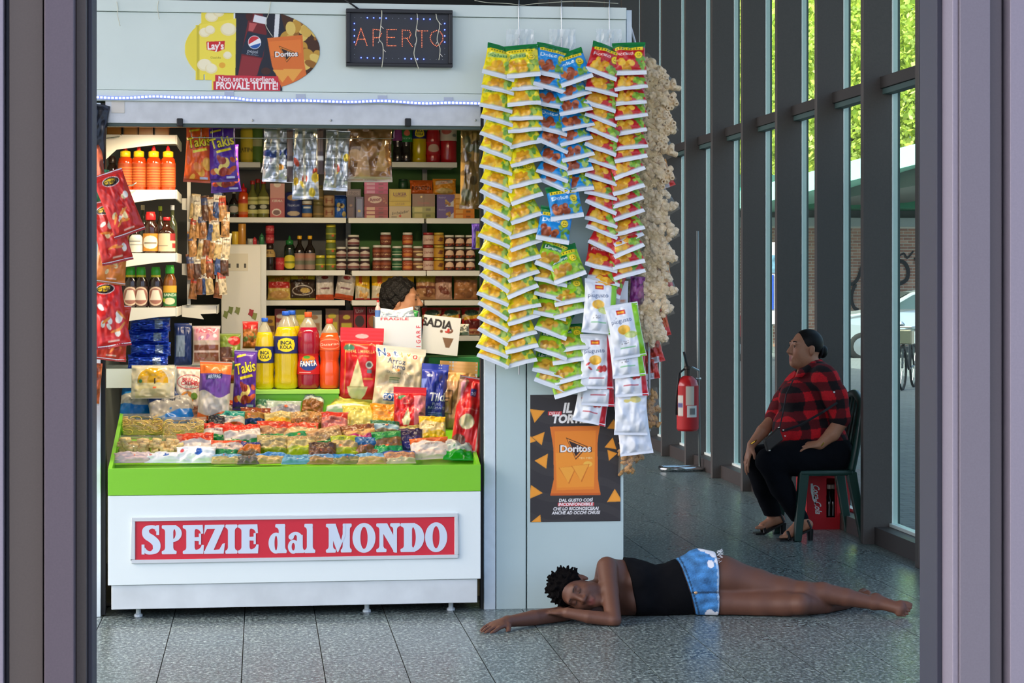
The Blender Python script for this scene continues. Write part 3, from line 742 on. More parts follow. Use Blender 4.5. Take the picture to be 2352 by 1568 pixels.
# ---------------------------------------------------------------- open sign with light dots
M_sf = mat('sign_frame_black', (34, 35, 38), .35); M_sp = mat('sign_face_black', (50, 54, 62), .5)
p = W(917, 152, YK - .03)
led = thing('open_sign', 'black framed light-dot sign glowing in red and blue on the fascia', 'sign', p)
YL = YK - .035
kb = lambda nm, u0, u1, v0, v1, m, Y, d, bev=.001: MB().box((WX(u0, Y), Y, WZ(v1, Y, 917)), (WX(u1, Y), Y + d, WZ(v0, Y, 917))).build(nm, m, led, bevel=bev)
kb('face', 803, 1032, 29, 146, M_sp, YL + .01, .02)
for a in ((795, 1040, 21, 30), (795, 1040, 145, 153), (795, 804, 30, 145), (1031, 1040, 30, 145)): kb('frame_rail', *a, M_sf, YL - .008, .04, .003)
def dots(pts, r, m, nm, Y=YL + .006):
    b = MB()
    for u, v in pts:
        q = W(u, v, Y); b.add([(q.x + r * math.cos(k * math.pi / 3), Y, q.z + r * math.sin(k * math.pi / 3)) for k in range(6)] + [(q.x, Y - r, q.z)], [(k, (k + 1) % 6, 6) for k in range(6)])
    return tag(b.build(nm, m, led), kind='stuff')
def along(pl, st=3.6):
    o = []
    for a, b in zip(pl, pl[1:]):
        l = math.dist(a, b); n = max(1, round(l / st))
        o += [(a[0] + (b[0] - a[0]) * i / n, a[1] + (b[1] - a[1]) * i / n) for i in range(n)]
    return o + [pl[-1]]
LT = [[(817, 103), (829, 65), (843, 104)], [(821, 90), (838, 90)], [(857, 105), (857, 67), (872, 69), (876, 77), (872, 86), (857, 87)], [(910, 68), (889, 68), (889, 105), (909, 105)], [(889, 86), (906, 86)],
      [(924, 106), (924, 69), (940, 70), (944, 78), (940, 87), (924, 88)], [(934, 88), (947, 107)], [(956, 71), (982, 71)], [(969, 71), (969, 108)],
      [(1003, 70), (1011, 73), (1017, 81), (1017, 92), (1011, 101), (1003, 106), (996, 102), (990, 94), (988, 86), (992, 75), (1003, 70)]]
M_ledr = mat('dot_red', (255, 120, 80), .4, emit=1.0); M_ledb = mat('dot_blue', (70, 90, 255), .4, emit=4.5); M_ledo = mat('dot_unlit', (150, 160, 172), .4)
dots([q for l in LT for q in along(l)], .0021, M_ledr, 'red_dots')
bl = []; off = []
for i in range(15):
    for v in (40, 132): (bl if (i + (v > 50)) % 7 not in (0, 1, 6) else off).append((815 + i * 14.4, v + i * .35))
for i in range(6):
    for u in (814, 1021.5): (bl if i < 4 else off).append((u, 54 + i * 14.2))
dots(bl, .0034, M_ledb, 'blue_dots'); dots(off, .002, M_ledo, 'unlit_dots')
# light strip sagging under the fascia
pts = [(190, 222.5), (207, 222.5), (266, 225), (310, 224), (356, 221.5), (420, 224), (522, 224), (578, 230), (640, 231), (705, 231), (802, 234), (879, 231.6), (968, 237), (1032, 236), (1108, 237.5), (1150, 238), (1240, 237.5)]
cv_ = catmull(pts, 6)
YS = YK - .02
st_ = thing('light_strip', 'sagging blue-white light strip taped along the fascia edge above the shutter', 'light strip', W(660, 231, YS))
sb_ = MB()
for a, b in zip(cv_, cv_[1:]):
    A, B = W(*a, YS), W(*b, YS); h = .0075
    sb_.add([(A.x, YS, A.z - h), (B.x, YS, B.z - h), (B.x, YS, B.z + h), (A.x, YS, A.z + h), (A.x, YS + .004, A.z - h), (B.x, YS + .004, B.z - h), (B.x, YS + .004, B.z + h), (A.x, YS + .004, A.z + h)],
            [(0, 1, 2, 3), (7, 6, 5, 4), (3, 2, 6, 7), (4, 5, 1, 0)])
sb_.build('tape', mat('strip_tape', (110, 130, 220), .4, emit=.3), st_)
eb = MB(); d = 0; nxt = 0
for a, b in zip(cv_, cv_[1:]):
    l = math.dist(a, b)
    while nxt <= d + l:
        t = (nxt - d) / l; q = W(a[0] + (b[0] - a[0]) * t, a[1] + (b[1] - a[1]) * t, YS); r = .0055
        eb.box((q.x - r, YS - .003, q.z - r * .8), (q.x + r, YS - .0002, q.z + r * .8)); nxt += 8.6
    d += l
eb.build('lights', mat('strip_light', (222, 228, 255), .4, emit=1.3), st_).__setitem__('kind', 'stuff')
for u, v in ((526, 211), (690, 219), (878, 222), (1030, 226)):
    q = W(u, v, YK - .0095); MB().box((q.x - .022, YK - .0105, q.z - .02), (q.x + .022, YK - .0085, q.z + .006)).build('tape_patch', mat('tape_clear', (180, 190, 204), .2), st_)
# thin light-chain wires over the fascia and in front of the sign
M_wire = mat('chain_wire', (206, 206, 184), .5)
for i, (lab, wp) in enumerate([('first', [(876, 18), (877, 34), (873, 75), (871, 90), (879, 103), (880, 130), (877, 155)]), ('second', [(957, 22), (959, 45), (955, 78), (957, 92), (951, 122), (957, 145), (962, 158)]), ('third', [(1002, 24), (1003, 42), (1010, 58), (1004, 90), (1011, 112), (1008, 138)])]):
    Y = YL - .02
    w = thing('light_chain_wire', f'{lab} cream light-chain wire from the advert side, dangling across the dotted sign', 'wire', W(wp[0][0], wp[-1][1], Y), 'light chain wires over the sign')
    c = [W(u, v, Y) for u, v in catmull(wp, 5)]
    c = [Vector((q.x, q.y + (.03 if k < 3 else 0), q.z)) for k, q in enumerate(c)]
    MB().tube(c, .0021, 6).build('wire', M_wire, w, smooth=True)
    for k in (8, 16, 22):
        if k < len(c): MB().tube([c[k], c[k] + Vector((.012 if k % 16 else -.008, -.004, -.014))], .0018, 5).build('bulb', mat('chain_bulb', (210, 206, 196), .3), w)
for i, (u, pts_) in enumerate([(270, [(268, 4), (271, 18), (270, 34), (276, 60)]), (358, [(364, 2), (362, 20), (366, 44)]), (612, [(622, 4), (617, 30), (611, 48), (612, 62), (626, 84)]), (1208, [(1090, 1), (1120, 6), (1165, 8), (1200, 12), (1215, 10), (1250, 7), (1330, 3), (1420, 8)])]):
    Y = YK - .016
    c = [W(a, b, Y) for a, b in catmull(pts_, 5)]
    o = MB().tube(c, .0016, 5).build('light_chain_wire', M_wire, smooth=True)
    tag(o, ['faint cream wire hanging above the light strip by the post', 'faint cream wire hanging over the fascia above the shutter clamp', 'cream wire crossing the oval advert', 'cream wire draped along the kiosk top edge over the snack strips'][i], 'wire', 'light chain wires on the fascia')
c = [W(u, v, YK - .02) for u, v in ((788, -4), (808, 10), (824, 21))]
o = MB().tube(c, .004, 6).build('power_cable', M_black, smooth=True); tag(o, 'black power cable running into the top of the dotted sign', 'cable')
# orange round hanging tag at the post
q = W(200, 87, YK - .0005)
o = MB().lathe([(.036, 0), (.036, .003)], 28).build('price_disc', mat('disc_orange', (240, 112, 48), .5)); o.location = q; o.rotation_euler = (R_(90), 0, 0)
tag(o, 'round orange hanging tag half hidden behind the door jamb', 'tag')
# ---------------------------------------------------------------- strips of small snack bags on the side panel
def rot_bag(pitch, roll, yaw=0.): return (Matrix.Rotation(R_(yaw), 3, 'Z') @ Matrix.Rotation(R_(-pitch), 3, 'X') @ Matrix.Rotation(R_(roll), 3, 'Y'))
def strip_print(base, name, ncol, band, chips, seed, ny=52):
    c = Cv(.92, ny, base)
    c.rect(0, .80, 1, 1, (18, 120, 58)); c.wave(.80, .015, seed, (18, 120, 58))
    c.rect(.08, .72, .92, .81, (238, 214, 40)); q = random.Random(seed)
    for k in range(9): c.rect(.12 + .085 * k, .735, .12 + .085 * k + .03, .735 + q.uniform(.03, .065), (60, 90, 30))
    if band: c.poly([(.05, .52), (.62, .56), (.62, .70), (.05, .67)], band)
    c.text(name, .36, .61, .10, ncol, .06, .02, fit=.52)
    c.blobs(.62, .17, .94, .46, 9, .075, [(120, 170, 50), (150, 190, 70), (96, 150, 44), (178, 204, 90)], seed + 1)
    c.blobs(.14, .17, .58, .40, 12, .105, chips, seed + 2)
    c.ell(.78, .56, .115, .115, (90, 130, 30)); c.ell(.78, .565, .105, .105, (248, 220, 40))
    c.ell(.75, .585, .012, .02, (90, 90, 30)); c.ell(.81, .585, .012, .02, (90, 90, 30))
    c.put((((c.X - .78 * c.asp) / .06) ** 2 + ((c.Y - .565) / .055) ** 2 < 1) & (((c.X - .78 * c.asp) / .06) ** 2 + ((c.Y - .575) / .05) ** 2 > 1) & (c.Y < .555), (90, 80, 20))
    c.rect(0, 0, 1, .14, (226, 234, 240)); c.put((c.Y < .15) & (c.Y > .135), (150, 160, 170), .5)
    c.text('croccanti', .78, .095, .02, (150, 170, 190), fit=.2)
    return c
AMB = [(232, 178, 44), (222, 160, 30), (240, 196, 70), (206, 146, 30)]
BRN = [(176, 84, 38), (150, 66, 30), (196, 108, 56), (136, 60, 30)]
TAN = [(206, 160, 44), (190, 140, 36), (216, 176, 70), (170, 122, 34)]
FL = {'yellow': ((238, 220, 20), 'Salati', (70, 130, 70), (196, 220, 120), AMB), 'blue': ((20, 140, 214), 'Dolce', (236, 246, 250), None, BRN),
      'red': ((186, 24, 32), 'Piccanti', (246, 226, 220), None, AMB), 'green': ((150, 204, 30), 'Limone', (244, 248, 240), (10, 104, 60), TAN)}
BW, BH = .163, .17
SB = {}
for k, (base, nm, nc, band, ch) in FL.items():
    SB[k] = [bag_mesh('snack_bag', BW, BH, .047, strip_print(base, nm, nc, band, ch, 11 * i + len(k)), (214, 222, 226), .07, .12, i + 7 * len(k), 1.0, pinch=.05) for i in range(4)]
rs = random.Random(21)
def hang_bag(me, u, v, Yb, pitch, roll, label, group, yaw=0., bh=BH, name='snack_bag', cat='snack bag'):
    """bag whose bottom centre shows at (u, v) at depth Yb; its top is tied further back"""
    R = rot_bag(pitch, roll, yaw)
    bot = W(u, v, Yb); loc = bot - R @ Vector((0, 0, -bh))
    o = link_mesh(name, me, None, loc, R.to_euler()); return tag(o, label, cat, group)
def column(flav, us, vs, roll, side, strip, corr=0.):
    word = {'yellow': 'yellow', 'blue': 'blue', 'red': 'red', 'green': 'lime-green'}[flav]
    n = len(vs)
    for i, v in enumerate(vs):
        t = i / max(1, n - 1); u = us[0] + (us[1] - us[0]) * t if len(us) == 2 else us[0] + (us[1] - us[0]) * min(1, 2 * t) + (us[2] - us[1]) * max(0, 2 * t - 1)
        r = (roll[0] + (roll[1] - roll[0]) * min(1, t * 1.6)) + rs.uniform(-7, 7)
        p = rs.uniform(30, 46) if i else 18
        me = SB[flav][rs.randrange(4)]
        w = BW / PX(9.65, 1250)
        vc = v - abs(math.sin(R_(r))) * w / 2
        hang_bag(me, u + rs.uniform(-3, 3), vc, YK - .15 - (.0 if side == 'outer' else .006) + rs.uniform(-.008, .008), p, r, f'{ORD[i]} {word} chip bag from the top in the {side} column of the {strip} strip', f'{word} snack bags on the hanging strip', yaw=(9 if r > 0 else -9))
column('yellow', (1143, 1135, 1128), [188, 221, 262, 294, 340, 372, 407, 446, 479, 513, 545, 575, 612, 643, 677, 709, 741, 768, 800, 828, 852], (20, 31), 'outer', 'yellow')
column('yellow', (1206, 1212, 1198), [181, 210, 246, 277, 308, 345, 389, 438, 475, 520, 553, 584, 616, 654, 690, 722, 752, 789, 816, 850], (-2, -23), 'inner', 'yellow')
column('blue', (1263, 1270), [184, 218, 256, 316, 357, 399, 424, 450], (9, 27), 'outer', 'blue')
column('blue', (1326, 1330), [203, 239, 270, 306, 341, 377, 408, 446], (-18, -16), 'inner', 'blue')
column('red', (1378, 1384), [188, 225, 262, 297, 331, 363, 396, 430, 464, 498, 530, 556, 592, 630, 664, 690], (22, 24), 'outer', 'red')
column('red', (1450, 1446), [173, 211, 244, 279, 315, 349, 377, 417, 453, 483, 514, 547, 572, 597, 622, 648], (-8, -22), 'inner', 'red')
column('green', (1262, 1262), [636, 664, 700, 740, 786, 832, 873, 904], (25, 22), 'outer', 'green')
column('green', (1312, 1310), [655, 706, 736, 812, 840, 886, 918], (-20, -14), 'inner', 'green')
hang_bag(SB['blue'][1], 1304, 503, YK - .17, 12, -9, 'lowest turned blue sweet chip bag hanging loose below the blue strip', 'blue snack bags on the hanging strip')
hang_bag(SB['blue'][2], 1268, 556, YK - .16, 8, 10, 'upright blue sweet chip bag just above the lime-green bags', 'blue snack bags on the hanging strip')
# hooks, clear header sheets
M_clear = film_mat('clear_film', (246, 250, 252), .30, .10, 1.45)
for (u, u0, u1, vt, vb, lab) in ((1192, 1163, 1226, 67, 104, 'yellow'), (1290, 1262, 1322, 67, 118, 'blue'), (1400, 1369, 1428, 67, 98, 'red')):
    h = thing('strip_hanger', f'thin wire hook and clear sheet holding the {lab} snack strip', 'hanger', W(u, vb, YK - .02), 'wire hooks of the snack strips')
    MB().tube([W(u, -6, YK - .015), W(u - 1, 20, YK - .018), W(u, 70, YK - .025), W(u, vb + 40, YK - .03)], .0026, 6).build('wire_hook', M_steel, h, smooth=True)
    a, b = W(u0, vb + 10, YK - .03), W(u1, vt, YK - .03)
    nx = 10; V = []; rn = random.Random(u)
    for j in range(5):
        for i in range(nx + 1): V.append((a.x + (b.x - a.x) * i / nx, YK - .03 + rn.uniform(-.007, .007), a.z + (b.z - a.z) * j / 4))
    MB().add(V, [tuple(x) for x in grid_faces(nx, 4)]).build('clear_sheet', M_clear, h, smooth=False)
    MB().tube([W(u, vt + 20, YK - .035), W(u, 700 if lab == 'red' else 860, YK - .03)], .004, 6).build('cord', mat('strip_cord', (206, 210, 214), .3), h)
# white crisp bags
def white_print(kind):
    c = Cv(.62, 84, (226, 233, 240))
    if kind == 'plain':
        c.ell(.34, .62, .06, .03, (222, 206, 110)); c.ell(.62, .65, .11, .06, (230, 216, 130)); c.ell(.48, .63, .08, .02, (222, 206, 110)); c.text('RUSTICA', .5, .9, .045, (50, 70, 100), fit=.5); return c
    st = (128, 196, 30) if kind == 'lime' else (192, 22, 40)
    c.rect(.80, 0, .97, 1, st)
    c.rect(.30, .80, .56, .88, (196, 30, 36)); c.rect(.33, .82, .53, .86, (240, 170, 50))
    c.text('A', .26, .745, .03, (50, 70, 110)); c.text('piugusto', .40, .69, .075, (50, 72, 110), .06, fit=.62)
    c.ell(.42, .52, .115, .085, (234, 176, 40)); c.ell(.45, .53, .09, .06, (240, 192, 70))
    if kind == 'lime': c.ell(.62, .42, .12, .06, (196, 214, 110)); c.ell(.6, .41, .08, .04, (216, 228, 150)); c.rect(.25, .19, .7, .205, (110, 190, 130)); c.blobs(.3, .25, .5, .32, 8, .012, [(90, 90, 90)], 2)
    else:
        c.ell(.58, .36, .06, .06, (206, 46, 40)); c.ell(.7, .37, .05, .06, (190, 36, 36)); c.ell(.2, .45, .05, .02, (200, 40, 40), 1, .6); c.ell(.26, .37, .05, .018, (200, 40, 40), 1, -.6); c.rect(.25, .19, .7, .205, (180, 40, 60)); c.ell(.5, .34, .03, .015, (60, 120, 60))
    return c
WB = {k: [bag_mesh('crisp_bag', .165, .265, .055, white_print(k), (220, 226, 232), .06, .05, 3 + i, .9, pinch=.06) for i in range(2)] for k in ('lime', 'tomato', 'plain')}
for i, (k, u, v, p, r, dy, lab) in enumerate([
    ('plain', 1463, 1044, 10, -6, .10, 'lowest plain white crisp bag, flaring at the foot of the strip'), ('plain', 1449, 999, 5, 1, .135, 'large plain white crisp bag hanging upright beside the nacho poster'),
    ('tomato', 1352, 972, 12, 12, .09, 'white tomato crisp bag, tilted over the top of the poster'), ('tomato', 1374, 932, 10, 3, .12, 'white tomato crisp bag, second from the bottom beside the lime-green bags'),
    ('tomato', 1452, 910, 10, -3, .165, 'white tomato crisp bag under the two lime ones'), ('tomato', 1371, 893, 6, 1, .15, 'white tomato crisp bag showing its whole front beside the lime-green bags'),
    ('lime', 1446, 866, 10, -6, .19, 'white lime crisp bag half hidden under another lime bag'), ('lime', 1448, 822, 6, -9, .215, 'tilted white lime crisp bag at the top of the pale strip'),
    ('lime', 1374, 766, 8, 5, .17, 'white lime crisp bag right under the red snack strip')]):
    hang_bag(WB[k][i % 2], u, v, YK - dy, p, r, lab, 'white crisp bags on the side strip', bh=.265, name='crisp_bag', cat='crisp bag')
o = bag_mesh('card', .062, .16, .004, Cv(.4, 20, (228, 232, 236)).rect(.35, .36, .7, .44, (220, 140, 100)), (220, 220, 220), crump=.1)
o = link_mesh('display_card', o, None, W(1429, 645, YK - .05)); tag(o, 'white strip card with a hole above the lime crisp bag', 'card')
# ---------------------------------------------------------------- clear bags of puffed snacks round the corner
M_puff = mat('puffed_corn', (236, 212, 172), .8, noise=.14, nscale=60, bump=.4, bscale=90)
M_chunk = mat('puffed_rind', (232, 212, 178), .8, noise=.2, nscale=45, bump=.7, bscale=80)
M_nut = mat('peanut_shell', (196, 150, 92), .7, noise=.2, nscale=60, bump=.8, bscale=140)
M_bagf = film_mat('snack_film', (250, 248, 240), .05, .12, 1.35)
def puff_fill(kind, w, h, d, seed):
    q = random.Random(seed); b = MB()
    n = {'tube': 84, 'chunk': 120, 'nut': 34}[kind]
    for k in range(n):
        a = q.uniform(-1, 1); c = q.uniform(0, 1)
        px_ = a * w * .46 * (1 - .1 * math.sin(c * 3.14)); pz = -h * (.1 + .84 * c)
        py = -d * .42 * math.sqrt(max(0, 1 - a * a * .9)) * (math.sin(math.pi * min(1, max(.0, c * .9 + .08))) ** .5) + q.uniform(0, .02)
        R = Euler((q.uniform(-.6, .6), q.uniform(-1.2, 1.2), q.uniform(0, 6))).to_matrix().to_4x4()
        M = Matrix.Translation((px_, py, pz)) @ R
        if kind == 'tube':
            l, r = q.uniform(.034, .058), q.uniform(.012, .016)
            pr = [(r * .45, -l / 2), (r * .85, -l / 2), (r, -l / 2 + .004), (r * 1.05, 0), (r, l / 2 - .004), (r * .85, l / 2), (r * .45, l / 2), (r * .42, 0), (r * .45, -l / 2)]
            m = MB().lathe(pr, 9, caps=False)
            b.add([M @ Matrix.Rotation(1.57, 4, 'Y') @ Vector(v) for v in m.v], m.f)
        else:
            r = q.uniform(.014, .022) if kind == 'chunk' else .012
            bm = bmesh.new(); bmesh.ops.create_icosphere(bm, subdivisions=1, radius=r)
            sx = q.uniform(.8, 1.5)
            vs = [M @ Vector((v.co.x * sx * q.uniform(.8, 1.2) * (1.5 if kind == 'nut' else 1), v.co.y * q.uniform(.7, 1.1), v.co.z * q.uniform(.7, 1.15))) for v in bm.verts]
            bm.verts.index_update(); b.add(vs, [tuple(v.index for v in f.verts) for f in bm.faces]); bm.free()
    return b
def film_hull(w, h, d, seed, name='film'):
    c = Cv(w / h, 16, (255, 255, 255)); return bag_mesh(name, w, h, d, c, (255, 255, 255), .05, .04, seed, .8, m=M_bagf, pinch=.04, boxy=.45)
PB = {}
for kind, w, h, d, m in (('tube', .17, .25, .085, M_puff), ('chunk', .17, .26, .085, M_chunk), ('nut', .09, .13, .05, M_nut)):
    PB[kind] = [(puff_fill(kind, w, h, d, s).mesh('puffs', m, smooth=(kind != 'chunk')), film_hull(w, h, d * 1.25, s)) for s in (1, 2, 3)]
for i, (kind, u, v, r, lab) in enumerate([
    ('tube', 1535, 226, -42, 'top clear bag of beige corn tubes jutting out round the kiosk corner'), ('tube', 1532, 262, -36, 'second clear bag of corn tubes under the top one'), ('tube', 1526, 318, -30, 'third clear bag of corn tubes, open tube ends showing'),
    ('tube', 1522, 372, -28, 'fourth clear bag of corn tubes beside the red snack strip'), ('tube', 1520, 430, -30, 'lowest clear bag of corn tubes above the puffed rinds'),
    ('chunk', 1530, 500, -34, 'topmost clear bag of pale puffed rinds below the corn tubes'), ('chunk', 1529, 560, -30, 'second clear bag of pale puffed rinds'), ('chunk', 1527, 620, -28, 'third clear bag of pale puffed rinds'),
    ('chunk', 1522, 690, -20, 'large clear bag of pale puffed rinds beside the purple wrapper'), ('chunk', 1514, 735, -24, 'clear bag of puffed rinds above the lime crisp bags'), ('chunk', 1500, 800, -16, 'lowest long clear bag of puffed rinds with a red foot')]):
    Y = YK + .16 - .02 * i; R = rot_bag(12, r, -12)
    f, fm = PB[kind][i % 3]
    bh = .25 if kind == 'tube' else .26
    loc = W(u, v, Y) - R @ Vector((0, 0, -bh))
    t = thing('puffed_snack_bag', lab, 'snack bag', loc, 'clear puffed snack bags round the corner', rot=R.to_euler())
    tag(link_mesh('puffs', f, t), kind='stuff'); link_mesh('film', fm, t)
for i, (u, v, c, r, lab) in enumerate([(1536, 430, (214, 150, 60), -20, 'orange snack bag tip poking out under the corn tubes'), (1532, 668, (206, 140, 60), -10, 'amber snack bag edge behind the puffed rinds'), (1526, 772, (210, 90, 40), -12, 'red and silver bag tip at the lower puffed rinds'), (1512, 832, (196, 60, 40), -14, 'red and silver bag hanging below the rinds'), (1500, 870, (200, 70, 50), -8, 'narrow red bag beside the lime crisp bag'), (1462, 700, (120, 40, 110), 4, 'purple wrapper tucked beside the white card')]):
    cv = Cv(.7, 40, c); cv.rect(0, 0, 1, .22, (206, 206, 212)); cv.rect(.6, 0, 1, .3, (206, 50, 40)); cv.blobs(.2, .4, .8, .9, 10, .1, [tuple(min(255, x + 26) for x in c), tuple(int(x * .7) for x in c)], i)
    if i == 5: cv = Cv(.7, 40, c); cv.blobs(.1, .1, .9, .9, 16, .12, [(150, 60, 130), (70, 30, 70), (170, 90, 150)], 3)
    me = bag_mesh('snack_bag', .075, .14, .03, cv, c, .05, .06, i, 1.2)
    hang_bag(me, u, v, YK + .12 if i != 5 else YK - .02, 6, r, lab, 'snack bags tucked behind the clear bags', bh=.14)
for i, (u, v, lab) in enumerate([(1498, 952, 'upper small bag of peanuts beside the plain white crisp bags'), (1496, 985, 'middle small bag of peanuts beside the plain white crisp bags'), (1440, 1090, 'lowest small bag of peanuts below the plain white bags'), (1462, 1064, 'small bag of peanuts peeping out under the lowest white bag')]):
    f, fm = PB['nut'][i % 3]; R = rot_bag(4, (-8, -14, 2, -20)[i]); loc = W(u, v, YK - .03) - R @ Vector((0, 0, -.13))
    t = thing('peanut_bag', lab, 'snack bag', loc, 'small peanut bags', rot=R.to_euler()); tag(link_mesh('peanuts', f, t), kind='stuff'); link_mesh('film', fm, t)
# ---------------------------------------------------------------- bags hung on the post beside the shop opening
def popcorn_print(base, seed):
    c = Cv(.62, 96, base)
    c.ell(.5, .84, .17, .075, (246, 240, 230)); c.ell(.5, .84, .155, .065, (30, 22, 20)); c.ell(.47, .845, .12, .04, (240, 196, 40)); c.text('Chips', .5, .84, .05, (40, 26, 20), .1, .03, fit=.5)
    q = random.Random(seed)
    for k in range(7): c.ell(q.uniform(.2, .8), q.uniform(.2, .66), q.uniform(.04, .075), q.uniform(.03, .06), q.choice([(240, 232, 214), (246, 240, 226), (232, 208, 150)]), 1, q.uniform(0, 3))
    for k in range(4): c.ell(q.uniform(.15, .85), q.uniform(.12, .5), .1, .02, (236, 140, 50), 1, q.uniform(-1, 1))
    c.rect(.35, .08, .68, .11, (240, 190, 170)); c.rect(0, 0, 1, .05, tuple(int(x * .8) for x in base)); return c
for i, (base, u, v, w, h, r, yw, dy, lab) in enumerate([
    ((206, 60, 36), 252, 828, .15, .27, 7, 12, .06, 'lowest red snack bag hanging on the post by the jamb'), ((214, 36, 32), 262, 798, .165, .33, -8, 10, .10, 'red snack bag with white popcorn print, second from the bottom on the post'),
    ((216, 122, 44), 252, 652, .15, .26, 7, 20, .09, 'orange snack bag between the red ones on the post'), ((206, 44, 36), 272, 603, .155, .30, -13, 18, .12, 'red snack bag in the middle of the post, white side seam showing'),
    ((206, 40, 34), 300, 538, .155, .31, -20, 15, .16, 'topmost red snack bag on the post, swung toward the sauce bottles')]):
    me = bag_mesh('snack_bag', w, h, .06, popcorn_print(base, i), (226, 226, 226), .06, .05, 40 + i, 1.1, pinch=.06)
    hang_bag(me, u, v, YK - .04 - dy, 8, r, lab, 'snack bags hung on the post', yaw=yw, bh=h)
for i, (c, u, v, w, h, lab) in enumerate([((24, 130, 70), 214, 560, .12, .36, 'glossy green bag hanging behind the red ones on the post'), ((30, 140, 80), 210, 770, .1, .30, 'lower glossy green bag by the door jamb'), ((28, 32, 44), 214, 372, .1, .28, 'dark foil bag at the top of the post'),
                                          ((206, 90, 50), 233, 432, .045, .24, 'narrow orange bag beside the dark foil one'), ((220, 100, 50), 214, 930, .06, .2, 'orange bag tail at the foot of the hanging row'), ((226, 120, 60), 208, 985, .04, .13, 'small orange packet lowest on the post')]):
    cv = Cv(w / h, 40, c); cv.blobs(0, 0, 1, 1, 9, .12, [tuple(min(255, int(x * 1.25) + 8) for x in c), tuple(int(x * .7) for x in c)], i); cv.rect(0, 0, 1, .05, (196, 206, 206))
    hang_bag(bag_mesh('snack_bag', w, h, .05, cv, c, .05, .05, 60 + i, 1.3), u, v, YK - .05, 5, (4, -4, 8, -4, 6, 4)[i], lab, 'snack bags hung on the post', yaw=18, bh=h)
for i, (u, v) in enumerate(((240, 318), (290, 426))):
    p = W(u, v, 10.551); o = MB().tube([p, p + Vector((.035, -.05, .0)), p + Vector((.055, -.05, .014))] if i else [p, p + Vector((.075, -.05, .004)), p + Vector((.09, -.054, .018))], .0035, 6).build('wire_hook', M_steel, smooth=True)
    tag(o, ['upper white wire hook sticking out of the shelf bracket', 'lower white wire hook above the red snack bag'][i], 'hook')

cs2 = thing('hanging_strip', 'long pale clip strip at the kiosk corner holding the clear snack bags', 'strip', W(1480, 1000, YK + .13))
MB().tube([W(1448, 60, YK + .045), W(1462, 110, YK + .12), W(1486, 300, YK + .14), W(1490, 700, YK + .12), W(1492, 990, YK + .0)], .006, 6).build('strip', mat('strip_cord', (206, 210, 214), .3), cs2, smooth=True)
# ---------------------------------------------------------------- shelving inside the kiosk
M_liq = lambda n, c, r=.12: mat('liquid_' + n, c, r, coat=.6, spec=.6)
M_capw = mat('lid_cream', (216, 210, 196), .4); 
def cmat(c, rough=.35, coat=.2): return mat('plastic_%d_%d_%d' % c, c, rough, coat=coat)
SHAPES = {
 'pet': ([(.40, 0), (.47, .02), (.5, .06), (.5, .30), (.45, .36), (.44, .42), (.5, .50), (.5, .62), (.47, .72), (.36, .82), (.2, .90), (.13, .93)], [(.15, .93), (.165, .935), (.165, .99), (.15, 1.0)]),
 'inca': ([(.42, 0), (.5, .03), (.5, .12), (.47, .20), (.5, .30), (.5, .58), (.49, .66), (.42, .76), (.28, .86), (.15, .92), (.13, .945)], [(.16, .945), (.17, .95), (.17, .995), (.15, 1.0)]),
 'wine': ([(.48, 0), (.5, .02), (.5, .55), (.46, .62), (.3, .70), (.2, .76), (.18, .90)], [(.21, .90), (.22, .91), (.22, .99), (.2, 1.)]),
 'sauce': ([(.47, 0), (.5, .02), (.5, .60), (.46, .68), (.34, .76), (.3, .80)], [(.33, .80), (.34, .81), (.34, .93), (.3, .95), (.29, 1.)]),
 'squeeze': ([(.46, 0), (.5, .02), (.5, .62), (.46, .70), (.34, .745)], [(.33, .745), (.35, .75), (.35, .86), (.3, .87), (.14, .885), (.12, .93), (.05, 1.)]),
 'jar': ([(.46, 0), (.5, .05), (.5, .72), (.46, .80), (.42, .82)], [(.47, .82), (.48, .83), (.48, .98), (.46, 1.)]),
 'can': ([(.46, 0), (.5, .03), (.5, .97), (.46, 1.)], None),
}
_BC = {}
def bottle_meshes(shape, w, h, body, cap, cv, lz, key):
    k = (shape, round(w, 3), round(h, 3), body.name, cap.name if cap else '', key)
    if k in _BC: return _BC[k]
    pr, cp = SHAPES[shape]
    P = [(r * w, z * h) for r, z in pr]
    b = MB().lathe([(.001, 0)] + P + ([(.001, P[-1][1])]), 18).mesh('body', body, True)
    c = MB().lathe([(r * w, z * h) for r, z in cp] + [(.001, h)], 14).mesh('cap', cap, True) if cp else None
    l = None
    if cv is not None:
        zs, rsx = [z for r, z in P], [r for r, z in P]
        l = wrap_mesh('label', 0, lz[0] * h, lz[1] * h, cv, M_paper, 200, prof=lambda z: np.interp(z, zs, rsx) + .0012)
    _BC[k] = (b, c, l); return _BC[k]
def bottle(shape, u, vb, wp, hp, Y, body, cap, cv, lz, key, name, lab, cat, group, zoff=0., z=None, fill=None):
    s = PX(Y, u); w, h = wp * s, hp * s
    b, c, l = bottle_meshes(shape, w, h, body, cap, cv, lz, key)
    p = W(u, vb, Y)
    if z is not None: p.z = z
    t = thing(name, lab, cat, p, group)
    if fill:
        pr = [(r * w, q_ * h) for r, q_ in SHAPES[shape][0]]; zf = fill * h; rf = float(np.interp(zf, [a[1] for a in pr], [a[0] for a in pr]))
        b = MB().lathe([(.001, 0)] + [a for a in pr if a[1] < zf] + [(rf, zf), (.001, zf)], 22).mesh('body', body, True)
        MB().lathe([(rf, zf)] + [a for a in pr if a[1] > zf], 22, caps=False).build('neck', film_mat('pet_neck', (236, 232, 214), .28, .06, 1.5), t, local=True, smooth=True)
    link_mesh('body', b, t)
    if c: link_mesh('cap' if shape != 'jar' else 'lid', c, t)
    if l: link_mesh('label', l, t)
    return t
